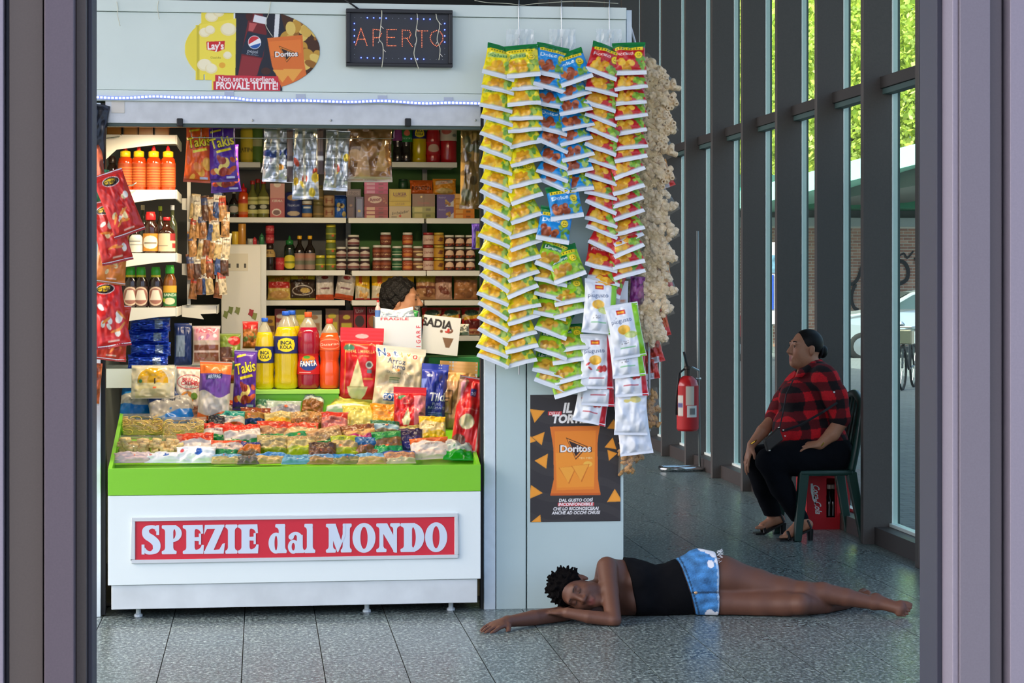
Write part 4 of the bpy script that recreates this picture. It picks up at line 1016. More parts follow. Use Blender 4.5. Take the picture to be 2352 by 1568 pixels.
def lab_cv(asp, ny, bg, *ops):
    c = Cv(asp, ny, bg)
    for o in ops: getattr(c, o[0])(*o[1:])
    return c
def carton(u, vb, wp, hp, Y, cv, side, lab, cat, group, d=.12, name='carton', rot=0., m=None, z=None):
    s = PX(Y, u); me = box_mesh(name, wp * s, hp * s, d, cv, side, m or M_print)
    p = W(u, vb, Y)
    if z is not None: p.z = z
    o = link_mesh(name, me, None, p, (0, 0, rot)); return tag(o, lab, cat, group)
def standbag(u, vb, wp, hp, Y, cv, lab, cat, group=None, d=.07, lean=8, roll=0., yaw=0., name='food_bag', seed=None, st=.05, sb=.03, crump=.7, m=None, back=(180, 180, 180), pinch=.04, boxy=.5, z=None):
    s = PX(Y, u); h = hp * s / max(.3, math.cos(R_(lean)))
    me = bag_mesh(name, wp * s, h, d, cv, back, st, sb, seed if seed is not None else int(u * 7 + vb), crump, m, pinch, False, boxy)
    p = W(u, vb, Y)
    if z is not None: p.z = z
    R = Matrix.Rotation(R_(yaw), 3, 'Z') @ Matrix.Rotation(R_(-lean), 3, 'X') @ Matrix.Rotation(R_(roll), 3, 'Y')
    o = link_mesh(name, me, None, p, R.to_euler()); return tag(o, lab, cat, group)

# shelf boards on the back wall (front lip faces the counter)
YS_ = 12.15
shelf_z = {}
def back_shelf(u0, u1, v, lab, Y=YS_, depth=.42, lip=.03):
    zt = WZ(v, Y, (u0 + u1) / 2); x0, x1 = WX(u0, Y), WX(u1, Y)
    s = thing('wall_shelf', lab, 'shelf', ((x0 + x1) / 2, Y, zt), 'white metal shelves on the back wall')
    MB().box((x0, Y + .004, zt - .02), (x1, Y + depth, zt)).build('shelf_board', M_shelf, s)
    MB().box((x0, Y - .008, zt - lip), (x1, Y + .004, zt + .002)).build('shelf_lip', M_shelf, s, bevel=.003)
    return zt
Z1 = back_shelf(545, 598, 373, 'short top shelf behind the purple hanging bag'); Z1b = back_shelf(900, 1050, 373, 'top shelf carrying the soda bottles')
Z2 = back_shelf(514, 795, 500, 'second shelf with oil bottles and coffee'); back_shelf(800, 974, 501, 'second shelf with crimson wafer packs'); back_shelf(979, 1105, 502, 'second shelf with violet biscuit packs')
Z3 = back_shelf(600, 792, 621, 'third shelf with dark sauce bottles'); back_shelf(808, 978, 622, 'third shelf with the brown jars'); back_shelf(980, 1105, 622, 'third shelf with the red-lidded jars')
Z4 = back_shelf(610, 792, 690, 'fourth shelf with the black and yellow flour bag'); back_shelf(808, 972, 690, 'fourth shelf behind the clerk with yellow bags'); back_shelf(975, 1105, 690, 'fourth shelf with brown flour bags')
Z5 = back_shelf(610, 792, 772, 'lowest shelf behind the soda bottles'); back_shelf(808, 1105, 772, 'lowest shelf with red flour packs')
M_up = mat('shelf_upright', (120, 122, 120), .4, metal=.4)
for u in (800, 976):
    x = WX(u, 12.55); o = MB().box((x - .015, 12.56, .02), (x + .015, 12.61, ZI - .01)).build('shelf_upright', M_up); tag(o, 'grey slotted shelf upright ' + ('between the sauce and jar shelves' if u == 800 else 'behind the red-lidded jars'), 'upright', 'slotted uprights on the back wall')
# ---- top shelf
yl = M_liq('yellow', (206, 180, 6)); dk = M_liq('dark', (30, 20, 18)); rd = M_liq('red', (190, 24, 36)); gl = M_liq('olive', (110, 112, 50)); or_ = M_liq('orange', (226, 80, 24)); cr = M_liq('crimson', (150, 16, 44))
gd = M_liq('brown', (90, 44, 20)); grn = M_liq('green', (30, 70, 30))
incal = lab_cv(1.5, 60, (30, 40, 110), ('ell', .5, .5, .33, .40, (236, 214, 40)), ('rect', .31, .22, .69, .78, (236, 214, 40)), ('text', 'INCA', .5, .62, .2, (40, 50, 60), 0, .03, 0, .27), ('text', 'KOLA', .5, .37, .2, (40, 50, 60), 0, .03, 0, .29))
G1 = 'bottles and tins on the top shelf'
Yt = 12.24
bottle('can', 568, 372, 30, 78, Yt, cmat((226, 196, 50)), None, lab_cv(1., 30, (236, 206, 60), ('text', 'LATINO', .5, .35, .15, (60, 50, 40))), (.1, .95), 'yel', 'food_tin', 'tall yellow tin on the short top shelf', 'tin', G1, z=Z1)
bottle('can', 590, 372, 26, 80, Yt, cmat((84, 120, 40)), None, lab_cv(.9, 30, (96, 130, 50), ('rect', .2, .45, .8, .7, (190, 190, 140))), (.1, .95), 'grn', 'food_tin', 'tall green tin beside the yellow one', 'tin', G1, z=Z1)
bottle('pet', 914, 372, 24, 92, Yt, dk, cmat((120, 40, 120)), lab_cv(1.2, 20, (140, 60, 130)), (.55, .9), 'pur', 'soda_bottle', 'dark soda bottle with a purple label on the top shelf', 'bottle', G1, z=Z1b)
bottle('pet', 934, 372, 27, 96, Yt, dk, cmat((30, 120, 50)), lab_cv(1.2, 30, (30, 130, 60), ('ell', .5, .62, .2, .2, (226, 120, 90)), ('text', 'Guarana', .5, .28, .14, (240, 240, 230))), (.5, .85), 'gua', 'soda_bottle', 'dark soda bottle with a green label on the top shelf', 'bottle', G1, z=Z1b)
bottle('inca', 963, 372, 33, 96, Yt, yl, cmat((30, 60, 170)), incal, (.58, .88), 'inc0', 'soda_bottle', 'yellow soda bottle with a navy label on the top shelf', 'bottle', G1, z=Z1b)
bottle('pet', 995, 372, 33, 98, Yt, rd, cmat((200, 40, 40)), lab_cv(1.2, 24, (190, 30, 44), ('ell', .5, .5, .3, .3, (226, 190, 170))), (.2, .5), 'red0', 'soda_bottle', 'red soda bottle in the middle of the top shelf', 'bottle', G1, z=Z1b)
bottle('can', 1030, 372, 38, 98, Yt, rd, None, lab_cv(1.1, 30, (214, 200, 180), ('ell', .4, .6, .2, .2, (190, 90, 80)), ('ell', .7, .35, .1, .1, (120, 130, 120))), (.52, .9), 'redj', 'soda_bottle', 'wide red juice bottle with a cream label at the shelf end', 'bottle', G1, z=Z1b)
# ---- second shelf
G2 = 'goods on the second back shelf'
Y2 = 12.25
bottle('wine', 513, 498, 22, 58, Y2, dk, cmat((40, 30, 34)), lab_cv(1., 20, (180, 150, 150)), (.2, .5), 'a', 'sauce_bottle', 'dark bottle with a pale round label at the shelf end under the purple bag', 'bottle', G2, z=Z2)
bottle('wine', 537, 498, 21, 62, Y2, dk, cmat((150, 150, 130)), lab_cv(1., 24, (50, 70, 60), ('ell', .5, .5, .35, .35, (190, 180, 170))), (.15, .5), 'b', 'sauce_bottle', 'dark green bottle with an oval label under the purple bag', 'bottle', G2, z=Z2)
bottle('squeeze', 559, 498, 23, 80, Y2, or_, cmat((206, 30, 40)), lab_cv(1., 30, (214, 110, 60), ('rect', .1, .2, .9, .7, (226, 170, 60)), ('rect', .1, .75, .9, .95, (200, 60, 40))), (.1, .55), 'c', 'sauce_bottle', 'orange chilli sauce bottle with a red pointed cap', 'bottle', G2, z=Z2)
oil = lab_cv(1.1, 40, (206, 202, 130), ('rect', .0, .25, 1, .55, (50, 54, 40)), ('ell', .5, .4, .2, .12, (190, 190, 170)), ('rect', .1, .75, .9, .85, (150, 150, 80)))
bottle('wine', 580, 498, 24, 86, Y2, gl, cmat((180, 40, 40)), oil, (.12, .56), 'oil', 'oil_bottle', 'first oil bottle from the orange sauce, red cap and cream label', 'bottle', G2, z=Z2)
bottle('wine', 605, 498, 26, 88, Y2, gl, cmat((180, 40, 40)), oil, (.12, .56), 'oil2', 'oil_bottle', 'oil bottle standing against the red coffee carton', 'bottle', G2, z=Z2)
bottle('wine', 592, 498, 24, 92, 12.42, gl, cmat((180, 40, 40)), None, None, 'oilb', 'oil_bottle', 'oil bottle in the second row behind the other two', 'bottle', G2, z=Z2)
carton(637, 498, 33, 80, Y2, lab_cv(.42, 70, (176, 40, 44), ('rect', 0, .58, 1, 1, (206, 120, 104)), ('ell', .5, .96, .1, .08, (226, 200, 170)), ('text', 'KIRMA', .5, .5, .07, (236, 214, 196), 0, .02), ('ell', .45, .18, .13, .1, (236, 220, 206)), ('ell', .45, .17, .1, .07, (90, 20, 20))), (150, 30, 34), 'red coffee carton with a cup printed on it', 'carton', G2, z=Z2)
bottle('can', 674, 498, 38, 60, Y2, cmat((36, 46, 96)), None, lab_cv(1.3, 36, (36, 50, 110), ('ell', .5, .8, .3, .12, (190, 150, 100)), ('text', 'Nestum', .5, .5, .12, (220, 224, 236)), ('ell', .5, .15, .3, .1, (196, 176, 150))), (.05, .95), 'navy', 'food_tin', 'wide navy cereal tin right of the coffee carton', 'tin', G2, z=Z2)
bottle('jar', 705, 498, 24, 40, Y2, cmat((150, 110, 80)), M_capw, lab_cv(1.2, 24, (50, 90, 150), ('rect', 0, 0, 1, .3, (200, 150, 90)), ('rect', .3, .7, .7, .85, (220, 220, 220))), (.1, .75), 'bl', 'food_jar', 'jar with a blue label beside the navy tin', 'jar', G2, z=Z2)
for k in range(2):
    bottle('jar', 731, 498 - 38 * k, 24, 38, Y2, cmat((110, 100, 60)), cmat((120, 110, 60)), lab_cv(1.1, 20, (120, 104, 66), ('rect', .1, .2, .9, .3, (170, 140, 80))), (.1, .75), 'ol', 'food_jar', ['lower olive jar of a stack of two by the gold tins', 'upper olive jar of a stack of two by the gold tins'][k], 'jar', G2, z=Z2 + 38 * PX(Y2) * k)
    bottle('can', 756, 498 - 27 * k, 25, 27, Y2, mat('tin_gold', (176, 140, 100), .3, metal=.6), None, lab_cv(1.2, 16, (180, 144, 104), ('text', 'H', .5, .5, .5, (120, 40, 40))), (.1, .9), 'gold', 'food_tin', ['lower of two gold tins on the second shelf', 'upper of two gold tins on the second shelf'][k], 'tin', G2, z=Z2 + 27 * PX(Y2) * k)
standbag(782, 500, 29, 54, Y2, lab_cv(.55, 50, (46, 100, 190), ('blobs', .2, .15, .8, .55, 8, .1, [(70, 50, 40), (190, 170, 110), (226, 220, 200)], 3), ('rect', 0, .8, 1, 1, (30, 60, 130))), 'shiny blue biscuit bag at the end of the second shelf', 'bag', G2, z=Z2)
chv = lab_cv(.36, 40, (54, 30, 66), ('rect', .2, .1, .8, .5, (90, 60, 70)), ('ell', .5, .6, .06, .06, (150, 110, 90)))
carton(806, 498, 18, 50, Y2, chv, (50, 28, 60), 'first upright purple chocolate box under the brown bag', 'carton', G2, .05, z=Z2); carton(826, 498, 18, 50, Y2, lab_cv(.36, 40, (70, 64, 110), ('rect', .2, .1, .8, .9, (120, 130, 170)), ('rect', .3, .3, .6, .4, (230, 190, 90))), (60, 40, 80), 'second upright purple chocolate box beside the crimson packs', 'carton', G2, .05, z=Z2)
carton(812, 448, 34, 18, Y2, lab_cv(1.9, 16, (64, 48, 66), ('rect', .1, .2, .9, .8, (120, 100, 110)), ('text', 'choc', .5, .5, .4, (50, 30, 50))), (60, 40, 70), 'flat purple chocolate box on the two upright ones', 'carton', G2, .08, z=Z2 + 50 * PX(Y2))
def stack(u, vb, items, w, Y, zb, group, d=.1):
    z = zb
    for hp, cv, side, lab in items:
        carton(u, 0, w, hp, Y, cv, side, lab, 'packet', group, d, 'wafer_pack', z=z, rot=rs.uniform(-.05, .05)); z += hp * PX(Y, u) + .0006
am = lambda: lab_cv(1.9, 44, (140, 24, 44), ('ell', .45, .55, .55, .28, (226, 196, 180)), ('text', 'Amor', .45, .57, .26, (130, 30, 50), .1, .04), ('blobs', .8, .3, .95, .7, 4, .08, [(190, 110, 80)], 1))
wf = lambda c, c2: lab_cv(5.5, 10, c, ('rect', .1, .2, .45, .8, c2), ('rect', .6, .3, .8, .7, tuple(int(x * .7) for x in c)))
stack(864, 498, [(9, wf((160, 40, 60), (220, 190, 150)), (130, 30, 50), 'bottom crimson wafer pack of the stack under the big heart-label pack'), (9, wf((150, 36, 56), (226, 180, 150)), (130, 30, 50), 'second crimson wafer pack from the shelf'), (9, wf((170, 50, 70), (220, 180, 150)), (130, 30, 50), 'third crimson wafer pack from the shelf'),
     (29, am(), (120, 20, 40), 'big crimson wafer pack with a cream heart label'), (9, wf((200, 60, 130), (226, 150, 190)), (180, 40, 110), 'first pink wafer pack above the big crimson pack'), (9, wf((214, 50, 130), (230, 140, 190)), (180, 40, 110), 'second pink wafer pack above the big crimson pack'), (8, wf((220, 60, 140), (230, 150, 190)), (180, 40, 110), 'topmost pink wafer pack under the brown paper bag')], 54, Y2, Z2, G2)
stack(919, 498, [(29, lab_cv(1.75, 44, (206, 186, 150), ('text', 'Embajador', .5, .5, .22, (40, 34, 34), .15, 0, .2), ('ell', .5, .22, .1, .08, (206, 60, 50)), ('rect', .1, .12, .35, .18, (90, 80, 70))), (170, 150, 120), 'cream chocolate carton with black script'), (10, lab_cv(5, 12, (214, 180, 30), ('text', 'LUKER', .5, .5, .5, (150, 110, 20))), (190, 160, 20), 'thin yellow chocolate carton between the cream and the tall yellow one'),
     (29, lab_cv(1.7, 40, (206, 172, 20), ('rect', .1, .15, .9, .9, (216, 184, 30)), ('text', 'LUKER', .5, .58, .24, (110, 40, 20), 0, .03), ('rect', .25, .36, .75, .4, (110, 40, 20))), (180, 150, 20), 'yellow chocolate carton with brown letters')], 50, Y2, Z2, G2)
bottle('jar', 926, 428, 22, 24, Y2 + .06, cmat((30, 70, 40)), cmat((26, 60, 34)), None, None, 'gj', 'food_jar', 'small dark green jar on the yellow chocolate carton', 'jar', G2, z=Z2 + 68.5 * PX(Y2))
stack(973, 498, [(14, wf((150, 150, 80), (190, 180, 110)), (120, 120, 60), 'lower olive biscuit pack'), (14, wf((160, 156, 84), (200, 190, 110)), (120, 120, 60), 'upper olive biscuit pack'), (29, lab_cv(1.8, 36, (140, 104, 84), ('rect', .5, 0, .53, 1, (110, 80, 64)), ('text', 'Ducales', .5, .3, .2, (180, 90, 80)), ('ell', .4, .75, .08, .08, (246, 220, 150))), (120, 90, 70), 'brown cracker pack under the orange bag')], 52, Y2, Z2, G2)
standbag(968, 446, 54, 32, Y2 + .03, lab_cv(1.7, 36, (206, 96, 30), ('text', 'ROSCON', .5, .4, .24, (70, 40, 30), 0, .02), ('rect', .3, .3, .7, .5, (150, 80, 50), .4)), 'orange snack bag on the brown cracker pack', 'bag', G2, d=.05, z=Z2 + 57.5 * PX(Y2))
for k in range(2): carton(1024, 0, 41, 28, Y2, lab_cv(1.45, 36, (110, 90, 160), ('poly', [(.45, 0), (1, 0), (1, .6)], (206, 206, 216)), ('blobs', .5, .2, .75, .5, 5, .14, [(170, 120, 60), (206, 170, 90)], k), ('text', 'Festival', .3, .75, .13, (206, 200, 226))), (90, 70, 140), ['lower violet biscuit pack', 'upper violet biscuit pack under the amber bag'][k], 'packet', G2, .08, 'biscuit_pack', z=Z2 + (28.4 * k) * PX(Y2))
standbag(1021, 446, 54, 36, Y2 + .03, lab_cv(1.4, 44, (226, 150, 40), ('poly', [(.1, .55), (.85, .7), (.85, .95), (.1, .8)], (214, 190, 170)), ('text', 'Panel', .48, .74, .14, (190, 90, 60), .1), ('ell', .5, .2, .5, .18, (206, 176, 110))), 'amber bag with a pale label on the violet packs', 'bag', G2, d=.05, z=Z2 + 57 * PX(Y2))
stack(1066, 500, [(11 + k % 2, wf((226, 130 + 8 * k, 30), (240, 180, 90)), (210, 110, 20), f'{ORD[k]} orange wafer pack from the shelf beside the violet packs') for k in range(5)], 48, Y2, Z2, G2)
# ---- third shelf
G3 = 'bottles and jars on the third back shelf'
Y3 = 12.25
s3 = PX(Y3)
bottle('sauce', 620, 620, 24, 62, Y3, dk, cmat((40, 24, 20)), lab_cv(1.1, 24, (196, 160, 96), ('text', 'EL', .5, .6, .3, (60, 40, 30))), (.5, .78), 'sb', 'sauce_bottle', 'stout black bottle with a tan label carrying two red tins', 'bottle', G3, z=Z3)
for k in range(2): bottle('can', 620, 620, 19, 21, Y3, cmat((170, 40, 50)), None, lab_cv(1.2, 16, (176, 44, 54), ('text', 'KINO', .5, .5, .35, (226, 150, 140))), (.1, .9), 'rc', 'food_tin', ['lower small red tin on the black bottle', 'upper small red tin on the black bottle'][k], 'tin', G3, z=Z3 + (62 + 21.3 * k) * s3)
bottle('can', 643, 620, 20, 30, Y3, cmat((170, 40, 50)), None, lab_cv(1.1, 20, (186, 44, 54), ('text', 'KINO', .5, .6, .25, (226, 150, 140))), (.1, .9), 'rc2', 'food_tin', 'single red tin standing on the shelf by the black bottle', 'tin', G3, z=Z3)
bottle('squeeze', 665, 620, 25, 80, Y3, M_liq('dkgreen', (20, 34, 22)), cmat((30, 110, 50)), lab_cv(1., 30, (20, 40, 26), ('ell', .5, .5, .4, .48, (206, 190, 50)), ('rect', .2, .4, .8, .55, (120, 130, 40))), (.05, .45), 'gs', 'sauce_bottle', 'dark bottle with a green pointed cap and round yellow label', 'bottle', G3, z=Z3)
for k, u in enumerate((688, 712)): bottle('wine', u, 620, 24, 80, Y3, dk, cmat((226, 170, 30)), lab_cv(.9, 30, (150, 120, 106), ('rect', 0, .3, 1, .55, (110, 110, 90)), ('rect', .1, .7, .9, .9, (170, 120, 100))), (.03, .5), 'ym', 'sauce_bottle', ['first dark bottle with a yellow cap, nearest the green-capped one', 'second dark bottle with a yellow cap, beside the olive jars'][k], 'bottle', G3, z=Z3)
olv = lab_cv(1.2, 24, (96, 110, 46), ('rect', 0, .4, 1, .52, (176, 170, 60)), ('ell', .6, .3, .1, .1, (206, 90, 50)))
def jars(u, wp, hp, n, body, lid, cv, key, who):
    for k in range(n):
        nm = {1: [''], 2: ['lower ', 'upper '], 3: ['bottom ', 'middle ', 'top ']}[n][k]
        bottle('jar', u, 620, wp, hp, Y3, body, lid, cv, (.06, .78), key, 'food_jar', f'{nm}{who}', 'jar', G3, z=Z3 + (hp + .4) * k * s3)
ol = cmat((92, 104, 44)); olid = cmat((206, 190, 50)); drk = M_liq('jam', (44, 20, 18)); brn = M_liq('nut', (96, 36, 22))
jars(736, 22, 35, 1, ol, olid, olv, 'olv', 'olive jar with a yellow lid, standing alone by the stack of three'); jars(760, 23, 35, 3, ol, olid, olv, 'olv', 'olive jar with a yellow lid in the stack of three')
jam = lab_cv(1.4, 24, (60, 34, 40), ('poly', [(.1, .2), (.9, .2), (.9, .6), (.5, .85), (.1, .6)], (206, 190, 176)), ('rect', .15, .25, .85, .45, (120, 60, 60)))
jars(784, 23, 27, 2, drk, M_capw, jam, 'jam', 'dark jam jar with a cream label nearest the olive jars'); jars(812, 27, 27, 3, drk, M_capw, jam, 'jam', 'dark jam jar in the stack of three between shelf units'); jars(838, 22, 27, 2, drk, M_capw, jam, 'jam2', 'dark jam jar with a cream label before the gap')
ch = lab_cv(1.3, 24, (104, 44, 30), ('rect', .1, .55, .9, .8, (150, 80, 50)), ('text', 'Dulce', .5, .35, .2, (226, 190, 140)))
jars(866, 20, 29, 2, brn, M_capw, ch, 'ch', 'brown spread jar first after the gap'); jars(886, 25, 29, 3, brn, M_capw, ch, 'ch', 'brown spread jar in the second stack after the gap')
jars(912, 23, 28, 2, M_liq('mint', (30, 60, 36)), M_capw, lab_cv(1.3, 24, (30, 84, 50), ('rect', .1, .3, .9, .4, (206, 206, 180)), ('rect', .1, .6, .9, .7, (150, 176, 130))), 'mint', 'green spread jar between brown stacks')
jars(936, 23, 29, 3, brn, M_capw, lab_cv(1.3, 24, (160, 70, 40), ('text', 'Crema', .5, .7, .18, (236, 206, 160)), ('ell', .5, .3, .4, .14, (206, 130, 60))), 'crm', 'orange-labelled spread jar right of the green jars')
jars(960, 23, 28, 2, brn, M_capw, lab_cv(1.3, 24, (110, 70, 50), ('rect', .1, .6, .9, .75, (206, 170, 120)), ('ell', .6, .35, .3, .14, (226, 206, 150))), 'bro', 'pale-labelled brown jar beside the red-lidded ones')
jars(984, 25, 29, 3, brn, cmat((150, 40, 44)), lab_cv(1.3, 24, (206, 176, 160), ('text', 'Jalea', .5, .55, .24, (110, 40, 36))), 'jal', 'red-lidded jar with a pink label')
jars(1008, 24, 29, 3, brn, cmat((196, 166, 60)), lab_cv(1.3, 24, (190, 140, 40), ('blobs', .35, .35, .7, .65, 4, .15, [(110, 60, 30)], 2)), 'mie', 'gold-lidded jar with an amber label')
mo = lab_cv(1.2, 28, (60, 26, 20), ('poly', [(.2, .35), (.8, .35), (.7, .8), (.5, .95), (.3, .8)], (226, 190, 160)), ('blobs', .2, .1, .8, .35, 6, .1, [(190, 90, 40), (150, 60, 30)], 4))
for u, w_ in ((1032, 'first'), (1056, 'second'), (1080, 'third')): jars(u, 23, 27, 3, drk, M_capw, mo, 'mo', f'dark jar with an arched pink label, {w_} stack after the gold lids')
# ---- fourth shelf: flour bags
G4 = 'flour bags on the fourth back shelf'
Y4 = 12.27
def fbag(u, w, h, cv, lab, roll=0., grp=G4, Z=None, lean=6): standbag(u, 690, w, h, Y4, cv, lab, 'flour bag', grp, d=.07, lean=lean, roll=roll, name='flour_bag', z=Z4 + .004 if Z is None else Z)
fbag(641, 54, 56, lab_cv(.95, 50, (206, 176, 90), ('rect', 0, .74, 1, 1, (190, 160, 40)), ('rect', .05, .46, .95, .72, (176, 40, 36)), ('text', 'YOKI', .5, .82, .12, (170, 40, 30), 0, .02), ('ell', .5, .2, .4, .15, (196, 150, 90))), 'yellow flour bag with a red band, first on the fourth shelf')
fbag(695, 58, 58, lab_cv(1., 50, (50, 34, 26), ('rect', 0, .78, 1, 1, (190, 176, 30)), ('text', 'YOKI', .5, .86, .12, (150, 40, 30), 0, .02), ('ell', .5, .35, .42, .2, (190, 180, 170)), ('ell', .5, .35, .38, .16, (60, 40, 30)), ('ell', .6, .35, .2, .1, (190, 160, 90)), ('rect', 0, 0, 1, .06, (170, 160, 40))), 'black and yellow flour bag beside the red-banded one')
wh = lab_cv(.75, 50, (206, 196, 186), ('rect', 0, 0, 1, .2, (190, 80, 40)), ('ell', .5, .86, .14, .08, (140, 40, 40)), ('rect', .25, .4, .75, .46, (110, 60, 70)), ('rect', .2, .66, .8, .69, (120, 110, 110)))
fbag(746, 42, 58, wh, 'white flour bag with an orange foot, standing straight'); fbag(789, 44, 58, wh, 'white flour bag with an orange foot, leaning over', roll=9)
yb = lambda s: lab_cv(.75, 50, (226, 180, 30), ('poly', [(0, 0), (1, 0), (1, .4), (0, .55)], (206, 196, 170)), ('rect', .25, .62, .45, 1, (206, 90, 30)), ('rect', 0, 0, 1, .06, (176, 40, 36)), ('text', 'Don', .65, .56, .09, (60, 40, 30)), ('blobs', .3, .1, .8, .3, 6, .1, [(206, 150, 80), (226, 180, 110)], s))
fbag(833, 34, 58, yb(1), 'narrow yellow flour bag after the leaning white one'); fbag(880, 54, 58, yb(2), 'wide yellow flour bag with an orange stripe, beside the clerk'); fbag(930, 44, 54, lab_cv(.9, 40, (214, 176, 30), ('ell', .5, .7, .35, .2, (230, 200, 60)), ('ell', .5, .7, .32, .17, (190, 70, 40)), ('ell', .5, .7, .26, .12, (230, 200, 60))), 'yellow bag with a round emblem behind the clerk')
fbag(978, 46, 54, lab_cv(.85, 44, (176, 130, 90), ('rect', 0, .72, 1, 1, (176, 160, 50)), ('rect', 0, .45, 1, .56, (110, 60, 50)), ('blobs', .2, .1, .8, .4, 5, .12, [(130, 76, 46), (110, 60, 36)], 2)), 'tan flour bag with brown print, first past the clerk'); fbag(1019, 40, 54, lab_cv(.75, 44, (190, 150, 130), ('rect', 0, .7, 1, 1, (150, 90, 70)), ('blobs', .3, .15, .7, .5, 6, .12, [(120, 60, 44)], 3)), 'pinkish flour bag in the middle of the tan ones'); fbag(1070, 56, 54, lab_cv(1., 40, (150, 100, 60), ('rect', 0, .8, 1, 1, (130, 110, 40)), ('blobs', .1, .1, .9, .7, 8, .16, [(170, 116, 70), (130, 84, 50)], 5)), 'brown paper flour bag at the end of the fourth shelf')
# ---- lowest shelf
G5 = 'packets on the lowest back shelf'
univ = lambda s, t=True: lab_cv(.85, 50, (176, 34, 34), ('poly', [(0, .55), (1, .75), (1, .9), (0, .7)], (206, 190, 150)), ('ell', .5, .78, .3, .12, (60, 90, 70)), ('poly', [(.1, .62), (.9, .72), (.9, .6), (.1, .5)], (214, 170, 60)), ('rect', .1, .22, .9, .5, (100, 30, 30)), ('rect', 0, 0, 1, .2, (196, 150, 110)), ('text', 'Universal', .5, .1, .12, (130, 30, 30), 0, .02))
for i, (u, vb, lab) in enumerate(((992, 770, 'yellow-red flour packet right behind the clerk'), (1036, 768, 'red flour packet in the middle of the lowest shelf'), (1083, 768, 'red flour packet at the end of the lowest shelf'))):
    standbag(u, vb, 46, 62, 12.27, univ(i), lab, 'packet', G5, name='flour_packet', z=Z5 + .004)
bx = lambda s: lab_cv(.6, 50, (160, 30, 34), ('text', 'Univ', .5, .86, .14, (226, 206, 200), .1, .02), ('ell', .5, .5, .22, .2, ((60, 44, 44), (150, 100, 50))[s]), ('rect', 0, .0, 1, .06, (110, 20, 24)))
for k, u in enumerate((826, 857)): carton(u, 0, 28, 66, 12.27, bx(k), (130, 24, 28), ['first red jelly carton beside the brown bag', 'second red jelly carton nearest the clerk'][k], 'carton', G5, .1, z=Z5)
for i, (u, w, h, c, c2, lab) in enumerate([(620, 26, 46, (196, 150, 40), (110, 70, 40), 'tall yellow carton behind the yellow sodas'), (644, 26, 62, (150, 50, 40), (206, 190, 170), 'red and cream carton on the lowest shelf'), (668, 24, 60, (160, 160, 156), (90, 90, 100), 'grey packet behind the blue bottle caps'), (691, 22, 60, (206, 190, 40), (226, 210, 80), 'bright yellow packet behind the cherry soda'), (722, 34, 58, (180, 170, 150), (150, 110, 70), 'cream packet between sodas on the lowest shelf'), (763, 30, 62, (150, 110, 70), (196, 180, 50), 'brown bottle-shaped packet with a yellow label'), (796, 34, 58, (110, 36, 26), (190, 170, 50), 'dark red packet with a yellow tag')]):
    carton(u, 0, w, h, 12.27, lab_cv(w / h, 36, c, ('rect', .15, .2, .85, .5, c2), ('ell', .5, .72, .14, .09, c2)), tuple(int(x * .8) for x in c), lab, 'carton', G5, .1, z=Z5)
# ---------------------------------------------------------------- shelving along the inner side wall
YA = 10.55
xw, xo = XI0 + .005, WX(405, YA)
def side_shelf(v, lab, Y0=YA, Y1=11.15, x0=xw, x1=xo, drop=.16, brace=True):
    zt = WZ(v, Y0, 400)
    s = thing('side_shelf', lab, 'shelf', ((x0 + x1) / 2, Y0, zt), 'white shelves along the inner side wall')
    MB().box((x0, Y0 + .004, zt - .012), (x1, Y1, zt)).build('shelf_board', M_shelf, s)
    MB().box((x1 - .004, Y0, zt - .045), (x1 + .004, Y1, zt + .003)).build('shelf_lip', M_shelf, s, bevel=.002)
    if brace:
        pl = [(x0, zt + .002), (x1, zt + .002), (x1, zt - .042), (x1 - .09, zt - .046), (x0 + .12, zt - .075), (x0, zt - drop)]
        MB().prism(pl[::-1], .004, Matrix.Translation((0, Y0, 0))).build('bracket', M_shelf, s)
    return zt
ZA1 = side_shelf(311, 'top side shelf with the curved white bracket', drop=.19); ZA2 = side_shelf(437, 'side shelf carrying the orange chilli sauces', drop=.08); ZA3 = side_shelf(582, 'side shelf carrying brown sauce bottles', drop=.09); ZA4 = side_shelf(707, 'lowest side shelf carrying the soy bottles', drop=.09)
MB_ = MB().box((xw - .003, YA + .01, .4), (xw + .02, YA + .06, ZI - .02)); o = MB_.build('shelf_upright', M_shelf); tag(o, 'white slotted upright behind the red snack bags', 'upright')
GA = 'bottles on the side shelves'
Yb_ = YA + .07
sri = lab_cv(.75, 50, (168, 74, 24), ('rect', .1, .05, .9, .95, (160, 66, 22)), *[('rect', .2, .12 + .11 * k, .8, .15 + .11 * k, (196, 124, 60)) for k in range(7)], ('rect', .1, .85, .9, .97, (150, 60, 20)))
for i, u in enumerate((288, 319, 353, 386)):
    bottle('squeeze', u, 436, 34, 104, Yb_, M_liq('sriracha', (176, 56, 12)), cmat((236, 206, 30)), sri, (.08, .6), 'sri', 'chilli_sauce_bottle', f'{ORD[i]} orange chilli sauce bottle with yellow cap, counting from the post', 'bottle', GA, z=ZA2)
    t = thing('x'); bpy.data.objects.remove(t)
for o in [x for x in COL.objects if x.name.startswith('chilli_sauce_bottle')]:
    h = 104 * PX(Yb_, 340); w = 34 * PX(Yb_, 340)
    b = MB().lathe([(.145 * w, h * .876), (.13 * w, h * .93), (.05 * w, h * 1.0)], 12).build('spout', cmat((206, 24, 40)), o, local=True, smooth=True)
bottle('sauce', 258, 436, 26, 80, Yb_ + .06, dk, cmat((40, 26, 22)), None, None, 'dks', 'sauce_bottle', 'dark bottle half hidden at the post end of the chilli row', 'bottle', GA, z=ZA2)
